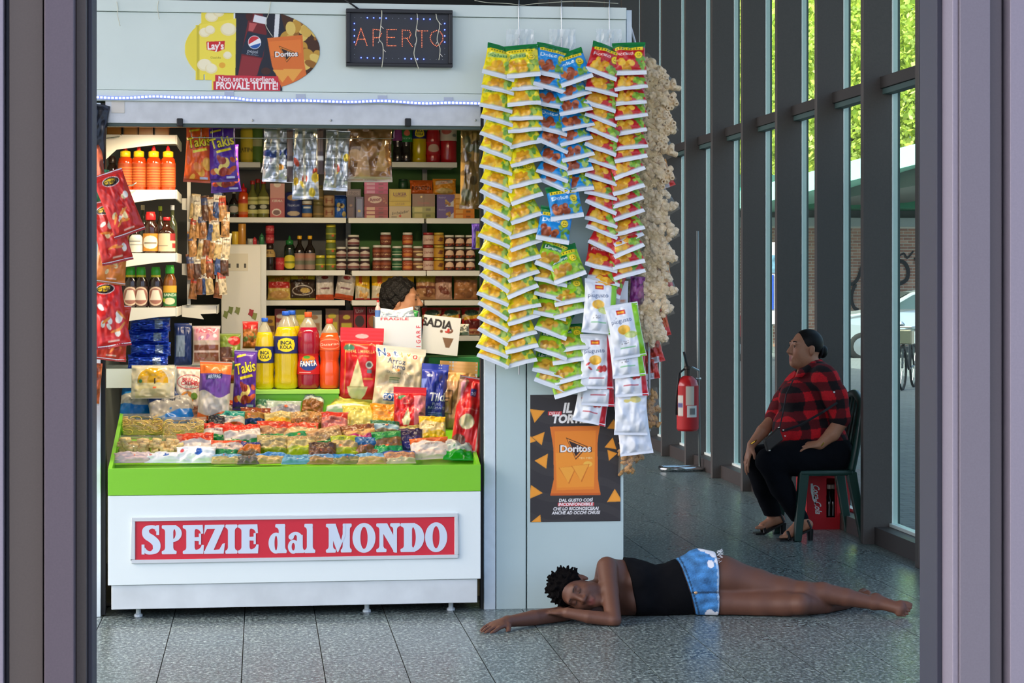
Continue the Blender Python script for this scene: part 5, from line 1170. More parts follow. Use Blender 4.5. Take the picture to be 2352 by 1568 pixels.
for i, u in enumerate((262, 300, 335, 372)): carton(u, 0, 32, 24, YA + .05, lab_cv(1.3, 20, (150, 100, 30), ('rect', .1, .2, .9, .8, (176, 120, 40))), (110, 70, 20), f'{ORD[i]} amber tin box on the top side shelf counting from the post', 'box', 'amber boxes on the top side shelf', .12, z=ZA1)
wl_b = lab_cv(1.1, 36, (196, 130, 40), ('ell', .5, .5, .36, .36, (226, 220, 206)), ('rect', .25, .42, .75, .5, (120, 110, 100)))
bottle('wine', 313, 580, 30, 62, Yb_, dk, cmat((30, 20, 20)), lab_cv(1.1, 36, (206, 206, 200), ('rect', .15, .6, .7, .65, (120, 120, 120)), ('rect', .15, .4, .8, .44, (120, 120, 120))), (.05, .7), 'wl', 'sauce_bottle', 'dark bottle with a plain white label beside the red bags', 'bottle', GA, z=ZA3)
bottle('sauce', 346, 580, 34, 96, Yb_, M_liq('cola', (46, 22, 14)), cmat((206, 30, 34)), wl_b, (.06, .48), 'rcap', 'sauce_bottle', 'brown bottle with a fat red cap and round white label', 'bottle', GA, z=ZA3)
bottle('wine', 383, 580, 38, 84, Yb_, M_liq('cola', (46, 22, 14)), cmat((170, 26, 34)), lab_cv(1.2, 40, (206, 190, 160), ('rect', .62, .6, 1, 1, (150, 40, 44)), ('rect', .7, .2, .95, .45, (170, 50, 50)), ('rect', .1, .3, .55, .34, (120, 110, 100))), (.06, .55), 'rcap2', 'sauce_bottle', 'brown bottle with a small red cap and cream label', 'bottle', GA, z=ZA3)
for i, (u, w, h, c, cap) in enumerate(((328, 20, 112, (50, 60, 44), (180, 170, 140)), (368, 20, 110, (60, 44, 26), (150, 176, 30)), (396, 22, 112, (70, 76, 50), (206, 210, 214)))): bottle('wine', u, 580, w, h, Yb_ + .14, M_liq('b%d' % i, c), cmat(cap), None, None, 'bk%d' % i, 'sauce_bottle', ['slim dark bottle behind the red-capped one', 'slim brown bottle with a lime neck band', 'slim green bottle with a silver cap'][i], 'bottle', GA, z=ZA3)
soy = lab_cv(1.2, 40, (60, 40, 40), ('ell', .5, .5, .42, .48, (206, 180, 160)), ('ell', .5, .5, .36, .4, (150, 100, 90)), ('poly', [(.25, .3), (.75, .3), (.62, .8), (.38, .8)], (226, 214, 200)))
for i, u in enumerate((300, 324, 358)):
    t = bottle('sauce', u, 705, 32, 94, Yb_, dk, cmat((60, 170, 50)), soy, (.05, .52), 'soy', 'soy_sauce_bottle', f'{ORD[i]} black soy bottle with a round cream label, counting from the red bags', 'bottle', GA, z=ZA4)
    h = 94 * PX(Yb_, 340); w = 32 * PX(Yb_, 340); MB().lathe([(.37 * w, h * .70), (.35 * w, h * .795), (.345 * w, h * .80)], 14, caps=False).build('neck_band', cmat((206, 196, 40)), t, local=True, smooth=True)
bottle('sauce', 390, 705, 30, 98, Yb_, M_liq('amber', (120, 70, 24)), cmat((60, 180, 60)), lab_cv(1., 44, (40, 110, 60), ('rect', 0, .66, 1, 1, (214, 160, 50)), ('text', 'BANDA', .55, .55, .13, (230, 236, 220), 0, .02), ('ell', .5, .25, .25, .16, (220, 206, 170)), ('ell', .2, .3, .1, .1, (170, 206, 50))), (.04, .52), 'bnd', 'sauce_bottle', 'amber sauce bottle with a green and yellow label', 'bottle', GA, z=ZA4)
# blue foil packs stacked under the side shelves
blp = lab_cv(3., 34, (30, 70, 190), ('blobs', 0, 0, 1, 1, 18, .1, [(40, 96, 220), (22, 50, 150), (60, 120, 230)], 3), ('rect', .62, .2, .82, .8, (140, 160, 196)))
zb_ = WZ(845, YA + .1, 340)
o = MB().box((xw, YA + .06, zb_ - .1), (WX(505, YA + .1), YA + .6, zb_ - .002)).build('goods_plinth', M_white); tag(o, 'white plinth under the blue foil packs and hanging packets', 'plinth')
for k in range(4):
    s = PX(YA + .1, 340); me = bag_mesh('foil_pack', 92 * s, 31 * s, .09, blp, (30, 60, 160), .06, .06, k, 1.2, M_metalp, .02, False, .4)
    o = link_mesh('foil_pack', me, None, W((340, 346, 342, 345)[k], 0, YA + .1).xy.to_3d() + Vector((0, 0, zb_ + k * .0635))); tag(o, f'{ORD[k]} blue foil pack from the bottom of the pile under the soy sauces', 'packet', 'blue foil packs in a pile')
# second run of side shelves with hanging spice packets
YD = 11.35
for i, (v, lab) in enumerate(((456, 'short side shelf above the hanging spice packets'), (606, 'short side shelf amid the hanging packets'), (702, 'short side shelf above the dried goods bag'))):
    side_shelf(v, lab, YD, 12.05, WX(418, YD), WX(482 + 8 * i, YD), .06)
o = MB().box((WX(430, YD), YD - .02, WZ(700, YD)), (WX(438, YD), YD - .004, WZ(405, YD))).build('shelf_upright', M_shelf); tag(o, 'pale vertical strip in front of the spice packets', 'upright')
rp = random.Random(9)
for i in range(30):
    u = 444 + (i % 6) * 14 + rp.uniform(-4, 4); v = 505 + (i // 6) * 44 + rp.uniform(-6, 6)
    base = rp.choice([(176, 130, 80), (196, 170, 120), (130, 80, 50), (150, 100, 60), (206, 190, 160), (90, 60, 46), (60, 80, 130)])
    cv = Cv(.4, 36, base); cv.blobs(0, .05, 1, .6, 14, .07, [tuple(int(x * k) for x in base) for k in (.7, .85, 1.12)], i); cv.rect(0, .62, 1, .9, rp.choice([(206, 200, 186), (190, 180, 170), (170, 60, 40), (70, 80, 120)])); cv.rect(.2, .7, .8, .74, (80, 70, 66))
    me = bag_mesh('spice_packet', 19 * PX(YD), 58 * PX(YD), .02, cv, base, .05, .04, i, 1., pinch=.02)
    hang_bag(me, u, v, YD - .06 - .006 * (i % 6), 4, rp.uniform(-8, 8), f'{["topmost", "second", "third", "fourth", "lowest"][i // 6]} row of spice packets beside the fridge, {ORD[i % 6]} from the bottles', 'spice packets on hooks beside the fridge', bh=58 * PX(YD), name='spice_packet', cat='packet')
# white fridge
YR = 11.75
fr_ = thing('fridge', 'tall white fridge with fruit stickers behind the purple bag', 'fridge', W(562, 900, YR))
fr_.location.z = .02
x0, x1, x2 = WX(508, YR), WX(599, YR), WX(612, YR)
MB().box((x0, YR, .02), (x1, YR + .02, WZ(563, YR, 560))).build('door', mat('fridge_white', (214, 210, 200), .35, coat=.2), fr_, bevel=.004)
MB().box((x0, YR + .022, .02), (x2, YR + .5, WZ(561, YR, 560))).build('body', mat('fridge_body', (200, 200, 194), .4), fr_, bevel=.004)
nb = MB(); a, b = W(522, 622, YR), W(570, 582, YR); nb.box((a.x, YR - .002, a.z), (b.x, YR, b.z)).build('paper_notice', mat('notice_paper2', (206, 198, 180), .8), fr_)
for u in (527, 546, 563): q = W(u, 610, YR); MB().box((q.x - .006, YR - .0035, q.z - .012), (q.x + .006, YR - .002, q.z + .012)).build('bottle_sign', mat('notice_ink', (80, 78, 74), .8), fr_)
for i, (u, v, c) in enumerate(((519, 722, (120, 130, 60)), (530, 712, (110, 120, 50)), (546, 713, (120, 126, 60)), (577, 718, (160, 40, 40)), (585, 726, (130, 136, 70)))):
    q = W(u, v, YR); b = MB(); b.prism([(q.x + .02 * math.cos(k * .7) * (1 if k % 2 else .6), q.z + .026 * math.sin(k * .7) * (1 if k % 2 else .7)) for k in range(9)], .002, Matrix.Translation((0, YR - .003, 0))); b.build('fruit_sticker', cmat(c), fr_)
for i, (u, w, h, c, lab) in enumerate(((540, 16, 30, (206, 170, 50), 'yellow tin on top of the fridge'), (556, 18, 48, (176, 120, 40), 'amber packet on top of the fridge'), (575, 14, 14, (150, 150, 140), 'small pale lid on the fridge top'), (585, 10, 18, (170, 40, 50), 'red pointed cap on the fridge top'), (601, 12, 26, (40, 100, 60), 'small green bottle at the fridge corner'))):
    bottle('squeeze' if i > 2 else 'can', u, 561, w, h, YR + .15, cmat(c), cmat(c) if i > 2 else None, None, None, 'fr%d' % i, 'food_tin', lab, 'tin', 'bits on the fridge top', z=WZ(561, YR, 560) + .001)
# ---------------------------------------------------------------- sodas on the green step and big bags behind the tray
YG = 10.62
zs = WZ(895, YG, 680); xs0, xs1 = WX(586, YG), WX(780, YG)
stp = thing('green_step_shelf', 'bright green step shelf above the tray carrying four sodas', 'shelf', ((xs0 + xs1) / 2, YG, zs))
MB().box((xs0, YG, zs - .022), (xs1, YG + .2, zs)).build('shelf_board', mat('green_pale', (168, 222, 96), .35), stp, bevel=.002)
MB().box((xs0 + .004, YG + .02, zs - .30), (xs1 - .004, YG + .19, zs - .022)).build('riser', M_green, stp)
M_sq = mat('pet_clear', (226, 226, 200), .1, coat=.6)
def soda(u, hp, wp, shape, liq, cap, cv, lz, key, lab, dy=.1):
    t = bottle(shape, u, 893, wp, hp, YG + dy, liq, cap, cv, lz, key, 'soda_bottle', lab, 'bottle', 'big soda bottles on the green step', z=zs + .001, fill=.80)
    return t
soda(608, 163, 44, 'inca', yl, cmat((30, 90, 206)), incal, (.37, .60), 'i1', 'slim yellow soda bottle with a navy label, nearest the purple snack bag')
soda(657, 178, 55, 'inca', yl, cmat((30, 90, 206)), incal, (.46, .68), 'i2', 'wide yellow soda bottle with a navy label beside the cherry soda')
soda(670, 178, 50, 'inca', yl, cmat((30, 90, 206)), None, None, 'i3', 'yellow soda bottle with a blue cap hidden behind the wide one', .165)
fan = lab_cv(1.25, 60, (206, 30, 40), ('ell', .5, .55, .30, .36, (40, 70, 150)), ('ell', .5, .72, .24, .2, (236, 130, 30)), ('ell', .45, .82, .12, .07, (80, 170, 60)), ('text', 'FANTA', .5, .53, .25, (20, 40, 100), .08, .07, 0, .50), ('text', 'FANTA', .5, .53, .24, (246, 248, 250), .08, .03, 0, .47), ('rect', .25, .08, .55, .12, (240, 190, 190)))
soda(708, 176, 52, 'pet', cr, cmat((236, 90, 40)), fan, (.19, .46), 'fa', 'cherry-red soda bottle with a red and blue round label')
soda(757, 160, 48, 'pet', or_, cmat((226, 60, 44)), lab_cv(1.4, 36, (226, 90, 40), ('ell', .5, .5, .5, .4, (236, 150, 120)), ('ell', .5, .5, .45, .34, (220, 80, 50)), ('text', 'Guarani', .5, .5, .2, (246, 226, 210), .1)), (.55, .73), 'gu', 'orange soda bottle at the end of the green step')
GB = 'big bags behind the tray'
royal = lab_cv(.56, 130, (190, 26, 36), ('rect', 0, .80, 1, 1, (206, 36, 44)), ('rect', 0, .798, 1, .806, (140, 14, 24)), ('ell', .5, .885, .085, .03, (226, 170, 170)), ('rect', .1, .1, .12, .78, (206, 120, 50)), ('rect', .1, .765, .86, .775, (206, 120, 50)), ('rect', .85, .1, .87, .78, (206, 120, 50)), ('ell', .2, .72, .07, .045, (60, 120, 100)),
        ('text', 'ROYAL UMBRELLA', .46, .675, .042, (236, 206, 130), .0, .01, 0, .7), ('text', 'THAI HOM MALI', .46, .615, .022, (226, 190, 130), 0, 0, 0, .4), ('ell', .68, .5, .05, .05, (190, 196, 196)), ('ell', .68, .5, .032, .032, (90, 96, 100)), ('rect', .63, .39, .74, .44, (90, 110, 120)),
        ('poly', [(.40, .58), (.47, .45), (.50, .38), (.54, .28), (.58, .20), (.22, .20), (.27, .30), (.31, .40), (.35, .48)], (214, 206, 160)), ('poly', [(.17, .21), (.66, .21), (.60, .11), (.52, .05), (.31, .05), (.22, .11)], (220, 212, 166)), ('rect', .18, .20, .65, .215, (180, 170, 120)), ('rect', .55, .3, .78, .33, (206, 130, 60)))
standbag(827, 925, 100, 172, YG + .04, royal, 'tall red rice bag with a cream boat print next to the sodas', 'rice bag', GB, d=.12, lean=6, roll=2, name='rice_bag', st=.18, crump=.6, pinch=.05)
standbag(868, 915, 66, 150, YG + .13, lab_cv(.5, 60, (206, 196, 180), ('blobs', 0, 0, 1, 1, 20, .1, [(190, 176, 160), (216, 206, 190)], 3)), 'clear white rice bag squeezed behind the red one', 'rice bag', GB, d=.1, lean=6, roll=4, name='rice_bag')
nat = lab_cv(.8, 120, (206, 192, 164), ('blobs', 0, 0, 1, .6, 30, .04, [(214, 202, 176), (196, 180, 150)], 5), ('rect', 0, .82, 1, 1, (206, 200, 186)),
      *[('text', ch, .12 + .135 * i, .885 - .02 * (i % 2), .13 if ch in 'Nt' else .11, c, .1, .06) for i, (ch, c) in enumerate(zip('Nativo', [(236, 236, 236)] * 6))],
      *[('text', ch, .12 + .135 * i, .885 - .02 * (i % 2), .125 if ch in 'Nt' else .105, c, .1, .02) for i, (ch, c) in enumerate(zip('Nativo', [(40, 80, 150), (206, 50, 40), (50, 90, 160), (226, 150, 40), (230, 150, 50), (200, 50, 50)]))],
      ('text', 'Arroz', .42, .745, .085, (60, 74, 110), -.06, .02), ('text', 'largo', .48, .655, .075, (60, 74, 110), -.03, .02), ('ell', .45, .60, .04, .02, (236, 120, 40)), ('text', 'CATEGORIA EXTRA', .48, .555, .03, (110, 110, 90), -.03, 0, 0, .5), ('rect', .3, .42, .52, .435, (110, 140, 100)), ('rect', .3, .45, .5, .465, (110, 140, 100)), ('rect', .3, .48, .52, .495, (110, 140, 100)),
      ('rect', .22, .14, .55, .25, (30, 84, 160)), ('text', 'GOYA', .385, .195, .075, (246, 246, 246), 0, .03), ('text', 'Sin gluten', .35, .285, .03, (70, 110, 150)))
standbag(908, 945, 116, 148, YG - .1, nat, 'big clear rice bag with a multicoloured name and blue badge', 'rice bag', GB, d=.13, lean=12, roll=6, name='rice_bag', st=.1, crump=.9, pinch=.08)
til = lab_cv(.45, 120, (36, 50, 150), ('rect', 0, .86, 1, 1, (50, 66, 170)), ('poly', [(0, .3), (.2, .75), (0, .75)], (110, 130, 210)), ('poly', [(.2, 0), (.8, .2), (1, 0)], (70, 110, 206)), ('ell', .3, .80, .05, .025, (200, 206, 230)), ('text', 'Tilda', .66, .46, .13, (240, 244, 250), .04, .02, .2, .75), ('text', 'PURE', .6, .345, .045, (206, 214, 236)), ('text', 'BASMATI', .6, .285, .045, (206, 214, 236), 0, 0, 0, .62), ('rect', .3, .2, .8, .21, (140, 160, 220)), ('rect', .3, .17, .75, .18, (140, 160, 220)))
standbag(992, 978, 62, 142, YG - .2, til, 'upright blue rice bag with a white script name', 'rice bag', GB, d=.1, lean=8, roll=4, name='rice_bag', st=.1, crump=.8)
standbag(940, 998, 76, 108, YG - .34, lab_cv(.7, 90, (196, 28, 38), ('rect', .62, .1, 1, .8, (206, 120, 130)), ('ell', .25, .76, .09, .05, (60, 130, 90)), ('poly', [(.44, .56), (.5, .3), (.28, .3)], (216, 206, 160)), ('poly', [(.24, .3), (.52, .3), (.46, .17), (.30, .17)], (220, 212, 166)), ('ell', .85, .42, .06, .03, (110, 60, 70)), ('rect', .15, .08, .6, .13, (206, 180, 110)), ('ell', .4, .7, .13, .07, (216, 70, 70)), ('rect', .3, .62, .5, .64, (236, 180, 150)), ('ell', .8, .14, .05, .05, (60, 120, 70))), 'small red rice bag with a cream boat print on top of the packets', 'rice bag', GB, d=.09, lean=14, roll=2, name='rice_bag', st=.14, crump=1.)
standbag(1047, 995, 88, 165, YG - .16, lab_cv(.52, 100, (176, 134, 92), ('rect', 0, .72, 1, 1, (206, 160, 96)), ('wave', .74, .03, 0, (206, 160, 96)), ('rect', .04, .26, .34, .27, (50, 40, 36)), ('rect', .04, .58, .34, .59, (50, 40, 36)), ('rect', .33, .26, .35, .59, (50, 40, 36)), ('rect', .1, .47, .26, .49, (60, 50, 44)), ('rect', .1, .43, .22, .445, (60, 50, 44))), 'brown paper sack behind the red flour bag at the tray end', 'sack', GB, d=.13, lean=4, roll=3, name='paper_sack', st=.16, crump=1.3, pinch=.02)
standbag(1068, 1062, 80, 196, YK + .12, lab_cv(.4, 130, (206, 34, 36), ('rect', 0, 0, 1, .14, (222, 222, 220)), ('rect', .72, .04, .92, .9, (190, 150, 130)), ('rect', .76, .04, .88, .9, (180, 40, 40)), ('rect', .78, .05, .86, .16, (206, 30, 36)), ('poly', [(0, .62), (.3, .95), (.0, 1)], (170, 130, 100)), ('poly', [(.05, .9), (.2, .98), (.12, .66)], (226, 150, 160)), ('rect', .36, .76, .54, .85, (50, 56, 120)), ('text', 'xi', .45, .80, .05, (236, 236, 246)), ('ell', .36, .46, .09, .085, (220, 206, 160)), ('rect', .2, .6, .66, .61, (236, 120, 100)), ('ell', .2, .24, .08, .07, (110, 70, 50))), 'red and white flour bag leaning at the tray corner', 'flour bag', GB, d=.11, lean=10, roll=9, yaw=0, name='flour_bag', st=.05, crump=1.1, pinch=.05)
# white fragile carton with leaflets
YX = YG + .12
cb_ = Cv(1.12, 90, (216, 222, 234)); cb_.text('FRAGILE', .42, .95, .07, (200, 50, 70), 0, .02, fit=.6); cb_.blobs(.1, .05, .9, .2, 10, .012, [(190, 60, 80)], 3)
for k, ch in enumerate('FRAGI'): cb_.text(ch, .93, .74 - .13 * k, .1, (200, 50, 70), 1.57, .02)
a, b = W(862, 815, YX), W(968, 728, YX)
fb = thing('fragile_carton', 'white carton with red fragile print standing behind the rice bags', 'carton', ((a.x + b.x) / 2, YX, a.z))
me = box_mesh('front', b.x - a.x, b.z - a.z, .22, cb_, (206, 212, 222)); link_mesh('front', me, fb)
cs = Cv(1.0, 70, (214, 214, 212)); cs.text('SADIA', .38, .80, .2, (40, 36, 36), -.06, .04); cs.blobs(.5, .58, .8, .66, 6, .05, [(110, 70, 50), (190, 50, 40)], 2); cs.poly([(.55, .45), (.85, .45), (.76, .2), (.66, .2)], (120, 90, 66))
me = box_mesh('flap', 86 * PX(YX), 88 * PX(YX), .02, cs, (206, 206, 204)); o = link_mesh('flap', me, fb, (.5 * (b.x - a.x) + 41 * PX(YX), .02, .002), (0, R_(6), R_(-6)))
for i, (u, v, r, lab) in enumerate(((893, 730, 8, 'first crumpled white paper bag tip above the fragile carton'), (932, 728, -12, 'second crumpled white paper tip above the fragile carton'))):
    standbag(u, v + 4, 44, 24, YX + .05, lab_cv(1.6, 24, (200, 210, 220), ('blobs', 0, 0, 1, 1, 8, .1, [(170, 184, 200), (216, 224, 230)], i)), lab, 'bag', 'papers in the fragile carton', d=.04, roll=r, crump=2., st=.2)
standbag(963, 742, 13, 40, YX + .08, lab_cv(.35, 40, (26, 26, 28), ('rect', .2, .1, .8, .9, (40, 40, 40)), ('text', 'FLAG', .5, .5, .1, (226, 226, 226), 1.57)), 'slim black packet sticking out of the fragile carton', 'packet', None, d=.02, roll=-6)
standbag(948, 738, 14, 26, YX + .07, lab_cv(.6, 24, (50, 160, 80), ('rect', 0, 0, 1, .4, (30, 60, 40))), 'small green packet beside the slim black one', 'packet', None, d=.02, roll=14)
bottle('wine', 868, 735, 13, 46, YX + .1, M_liq('pinkclear', (206, 170, 170)), cmat((206, 50, 50)), lab_cv(.9, 20, (80, 120, 190)), (.1, .5), 'pnk', 'small_bottle', 'small pale bottle with a red cap beside the clerk', 'bottle', None)
o = MB().box((WX(985, YX + .05), YX + .06, WZ(870, YX)), (WX(1104, YX + .05), YX + .3, WZ(822, YX))).build('green_crate', mat('crate_green', (40, 120, 60), .5, noise=.15, nscale=30), bevel=.006); tag(o, 'green crate behind the blue rice bag', 'crate')
standbag(1058, 770, 40, 26, YX + .1, lab_cv(1.5, 24, (190, 190, 180), ('blobs', 0, 0, 1, 1, 9, .1, [(150, 160, 150), (210, 206, 200)], 2)), 'clear crumpled bag on the fragile carton flap', 'bag', None, d=.05, crump=2.)
# ---------------------------------------------------------------- snack bags standing and hanging at the opening
def taki(base, blob):
    c = Cv(.45, 130, base)
    c.blobs(.15, .08, .9, .40, 12, .075, blob, 2); c.rect(0, 0, 1, .06, tuple(int(x * .8) for x in base))
    c.poly([(.12, .86), (.5, .9), (.5, .935), (.12, .895)], (240, 220, 40)); c.poly([(.3, .50), (.85, .56), (.8, .60), (.28, .545)], (240, 220, 40))
    c.text('Takis', .5, .70, .175, tuple(int(x * .45) for x in base), .2, .06, 0, .92); c.text('Takis', .5, .705, .17, (244, 226, 40), .2, .02, 0, .88)
    c.rect(.6, .06, .9, .10, (190, 196, 226)); return c
PUR = (84, 40, 150); ORA = (226, 90, 30)
tp = taki(PUR, [(226, 190, 90), (190, 80, 40), (236, 206, 110), (150, 50, 40)]); to = taki(ORA, [(244, 160, 50), (236, 130, 40), (250, 180, 70)])
standbag(560, 942, 53, 138, YG - .06, tp, 'purple rolled-chip bag standing in front of the step shelf', 'snack bag', 'rolled chip bags', d=.07, lean=5, roll=2, name='chip_bag', crump=.8)
YH = YK + .30
s_ = PX(YH, 480)
for me, u, v, h, r, lab in ((bag_mesh('chip_bag', 62 * s_, 132 * s_, .06, to, ORA, .05, .04, 5, .9), 452, 419, 132, 3, 'orange rolled-chip bag hanging under the soffit'), (bag_mesh('chip_bag', 66 * s_, 130 * s_, .06, tp, PUR, .05, .04, 6, .9), 514, 418, 130, -3, 'purple rolled-chip bag hanging beside the orange one'),
                            (bag_mesh('chip_bag', 70 * s_, 110 * s_, .05, tp, PUR, .05, .04, 8, .9), 520, 442, 110, -4, 'purple rolled-chip bag mostly hidden behind the hanging one')):
    o = hang_bag(me, u, v, YH - (.02 if 'hidden' not in lab else -.06), 2, r, lab, 'rolled chip bags', bh=h * s_, name='chip_bag')
# wire rack under the soffit
rk = thing('wire_rack', 'thin wire hanging rack running under the soffit lights', 'rack', W(690, 316, YH - .06))
MB().tube([W(438, 296, YH - .05), W(440, 314, YH - .06), W(444, 316, YH - .06), W(560, 317, YH - .06), W(905, 318, YH - .06)], .0022, 6).build('rail', M_steel, rk, smooth=True)
for u in (462, 488, 512, 537, 905): MB().tube([W(u, 285, YH - .05), W(u, 317, YH - .06)], .0016, 5).build('drop_wire', M_steel, rk, smooth=True)
# silver foil packs on strips
def foil_print(seed, tint):
    c = Cv(.5, 90, (200, 204, 206)); q = random.Random(seed)
    for k in range(16): c.put(np.abs(c.Y - q.random()) < q.uniform(.006, .02), q.choice([(150, 156, 160), (232, 234, 236), (120, 126, 130)]), .8)
    c.blobs(.05, .1, .95, .6, 7, .07, tint, seed); c.rect(.42, 0, .52, 1, (206, 196, 166), .9); return c
FT = [[(230, 150, 50), (226, 180, 60), (60, 80, 140)], [(236, 200, 60), (206, 80, 50), (230, 226, 210)], [(230, 196, 60), (190, 90, 70), (206, 210, 206)], [(220, 226, 230), (160, 170, 176), (90, 130, 160)]]
for i, (u, v, w, h, r, dy, k, lab) in enumerate([(638, 418, 72, 125, 2, .0, 0, 'crinkled silver foil pack with orange print, nearest the purple bag'), (702, 458, 62, 165, -1, .02, 1, 'longest silver foil pack in the middle of the hanging row'), (770, 438, 56, 140, 3, .0, 2, 'silver foil pack with yellow print beside the brown bag'), (612, 398, 26, 100, 10, .04, 0, 'narrow orange foil pack edge behind the first silver one')]):
    me = bag_mesh('foil_pack', w * s_, h * s_, .05, foil_print(i, FT[k]), (190, 194, 196), .04, .06, 70 + i, 1.9, M_metalp, .03)
    hang_bag(me, u, v, YH - .01 + dy, 2, r, lab, 'silver foil packs hanging under the soffit', bh=h * s_, name='foil_pack', cat='packet')
for i, (u, v, h) in enumerate(((666, 418, 120), (736, 400, 105))):
    cv = lab_cv(.14, 60, (70, 50, 44), ('rect', 0, .3, 1, .4, (226, 220, 210)), ('rect', .1, .5, .9, .95, (110, 84, 66)))
    me = bag_mesh('hang_strip', 15 * s_, h * s_, .012, cv, (60, 44, 40), .02, .02, i, .8); hang_bag(me, u, v, YH - .05, 1, 0, ['dark clip strip between the first two silver packs', 'dark clip strip between the last two silver packs'][i], 'clip strips between foil packs', bh=h * s_, name='clip_strip', cat='strip')
# brown dried goods in clear bag
cvb = lab_cv(.8, 90, (150, 108, 64), ('blobs', .1, .15, .9, .7, 14, .14, [(176, 126, 74), (130, 90, 50), (190, 146, 96), (110, 76, 46)], 3), ('poly', [(.15, .1), (.5, .1), (.42, .6), (.3, .7)], (190, 150, 106)), ('rect', 0, 0, 1, .1, (176, 160, 130)), ('poly', [(.6, .2), (.9, .2), (.8, .8)], (196, 150, 90)))
me = bag_mesh('dried_fish_bag', 104 * s_, 128 * s_, .07, cvb, (150, 110, 70), .05, .06, 5, 1.4, print_mat('clear_wrapped', .12, .8), .05)
hang_bag(me, 850, 418, YH, 3, 0, 'big clear bag of brown dried goods hanging beside the silver packs', 'clear bags hanging under the soffit', bh=128 * s_, name='dried_goods_bag', cat='bag')
cvb = lab_cv(.25, 90, (140, 110, 60), ('blobs', 0, .1, 1, .9, 16, .07, [(190, 150, 80), (90, 70, 40), (206, 120, 40), (110, 110, 80)], 6))
me = bag_mesh('bag', 46 * s_, 190 * s_, .06, cvb, (130, 100, 60), .04, .05, 6, 1.6, MATS['clear_wrapped'], .05); hang_bag(me, 1078, 480, YH, 2, 1, 'long amber clear bag hanging at the far end of the soffit', 'clear bags hanging under the soffit', bh=190 * s_, name='dried_goods_bag', cat='bag')
# purple and yellow bag edge on the far post
me = bag_mesh('bag', 22 * s_, 60 * s_, .02, lab_cv(.4, 40, (90, 60, 150), ('rect', .45, .05, .95, .7, (220, 200, 40))), (90, 60, 140), .04, .05, 6, 1.); hang_bag(me, 1094, 572, YH, 2, 0, 'purple and yellow packet hanging beside the jar shelf end', None, bh=60 * s_, name='hanging_packet', cat='packet')
# ---------------------------------------------------------------- goods on the left end behind the tray
GL_ = 'goods behind the tray near the post'
standbag(351, 915, 98, 76, YG - .12, lab_cv(1.25, 80, (206, 196, 170), ('ell', .5, .45, .48, .46, (220, 214, 200)), ('ell', .5, .5, .44, .40, (206, 160, 30)), ('rect', .1, .0, .9, .45, (206, 196, 150)), ('ell', .22, .5, .05, .05, (60, 140, 90)), ('rect', .5, .28, .58, .33, (236, 100, 60)), ('rect', .53, .42, .56, .58, (50, 44, 40))), 'round clear-wrapped flatbread pack with a yellow label', 'packet', GL_, d=.05, lean=14, name='flatbread_pack', m=MATS['clear_wrapped'], pinch=.0)
standbag(432, 940, 64, 98, YG - .08, lab_cv(.66, 90, (214, 206, 196), ('ell', .5, .62, .30, .17, (196, 50, 60)), ('ell', .5, .62, .285, .155, (226, 220, 212)), ('text', 'BREAD', .52, .67, .085, (190, 40, 56), 0, .03), ('text', 'CRUMBS', .55, .585, .085, (190, 40, 56), 0, .03), ('text', 'PANKO', .55, .50, .05, (60, 60, 90)), ('ell', .45, .25, .16, .16, (206, 140, 70)), ('ell', .7, .3, .08, .08, (110, 150, 60)), ('rect', 0, .93, 1, 1, (190, 60, 50))), 'white breadcrumb bag with red letters in an oval', 'bag', GL_, d=.07, lean=10, roll=3, name='crumb_bag')
standbag(489, 966, 74, 136, YG - .22, lab_cv(.55, 110, (206, 196, 184), ('wave', .44, .06, .6, (100, 60, 150)), ('rect', 0, .78, 1, 1, (226, 110, 40)), ('wave', .80, .015, 0, (226, 110, 40)), ('poly', [(.22, .67), (.72, .71), (.72, .79), (.22, .75)], (40, 50, 100)), ('text', 'AREPAS', .47, .73, .06, (206, 220, 240), .08, .02, 0, .4), ('wave', .12, .04, 2.6, (222, 100, 40), False), ('ell', .45, .3, .2, .08, (216, 208, 198))), 'orange, purple and white flour bag standing beside the purple chips', 'flour bag', GL_, d=.09, lean=8, roll=3, name='flour_bag', st=.06)
standbag(474, 836, 64, 88, YA + .3, lab_cv(.7, 70, (176, 160, 150), ('rect', .06, .62, .94, .96, (206, 150, 160)), ('text', 'FARIÑA', .5, .86, .1, (196, 60, 90)), ('blobs', .15, .66, .85, .75, 8, .05, [(226, 220, 226), (180, 110, 150)], 4), ('rect', .06, .05, .94, .5, (110, 66, 50)), ('rect', .06, .3, .94, .36, (190, 170, 170))), 'clear pack of brown dried goods with a pink header', 'packet', GL_, d=.05, name='dried_pack', lean=3, m=MATS['clear_wrapped'])
standbag(530, 880, 40, 60, YG + .15, lab_cv(.6, 50, (90, 50, 40), ('rect', 0, 0, 1, .3, (140, 40, 34)), ('rect', .1, .3, .9, .5, (150, 140, 40)), ('rect', 0, .5, 1, .8, (40, 80, 60))), 'dark red and green carton half behind the purple chips', 'carton', GL_, d=.05)
standbag(528, 836, 50, 70, YG + .25, lab_cv(.7, 50, (110, 130, 50), ('rect', 0, 0, .6, .55, (90, 60, 50)), ('ell', .7, .75, .2, .15, (190, 40, 40))), 'green and red fruit packet in front of the fridge', 'packet', GL_, d=.05)
standbag(575, 800, 36, 62, YG + .3, lab_cv(.55, 50, (150, 90, 40), ('rect', 0, .7, 1, 1, (190, 40, 40)), ('blobs', .1, .1, .9, .6, 8, .12, [(190, 120, 60), (110, 70, 40), (90, 110, 50)], 5)), 'amber jar-shaped packet with a red top against the fridge', 'packet', GL_, d=.05)
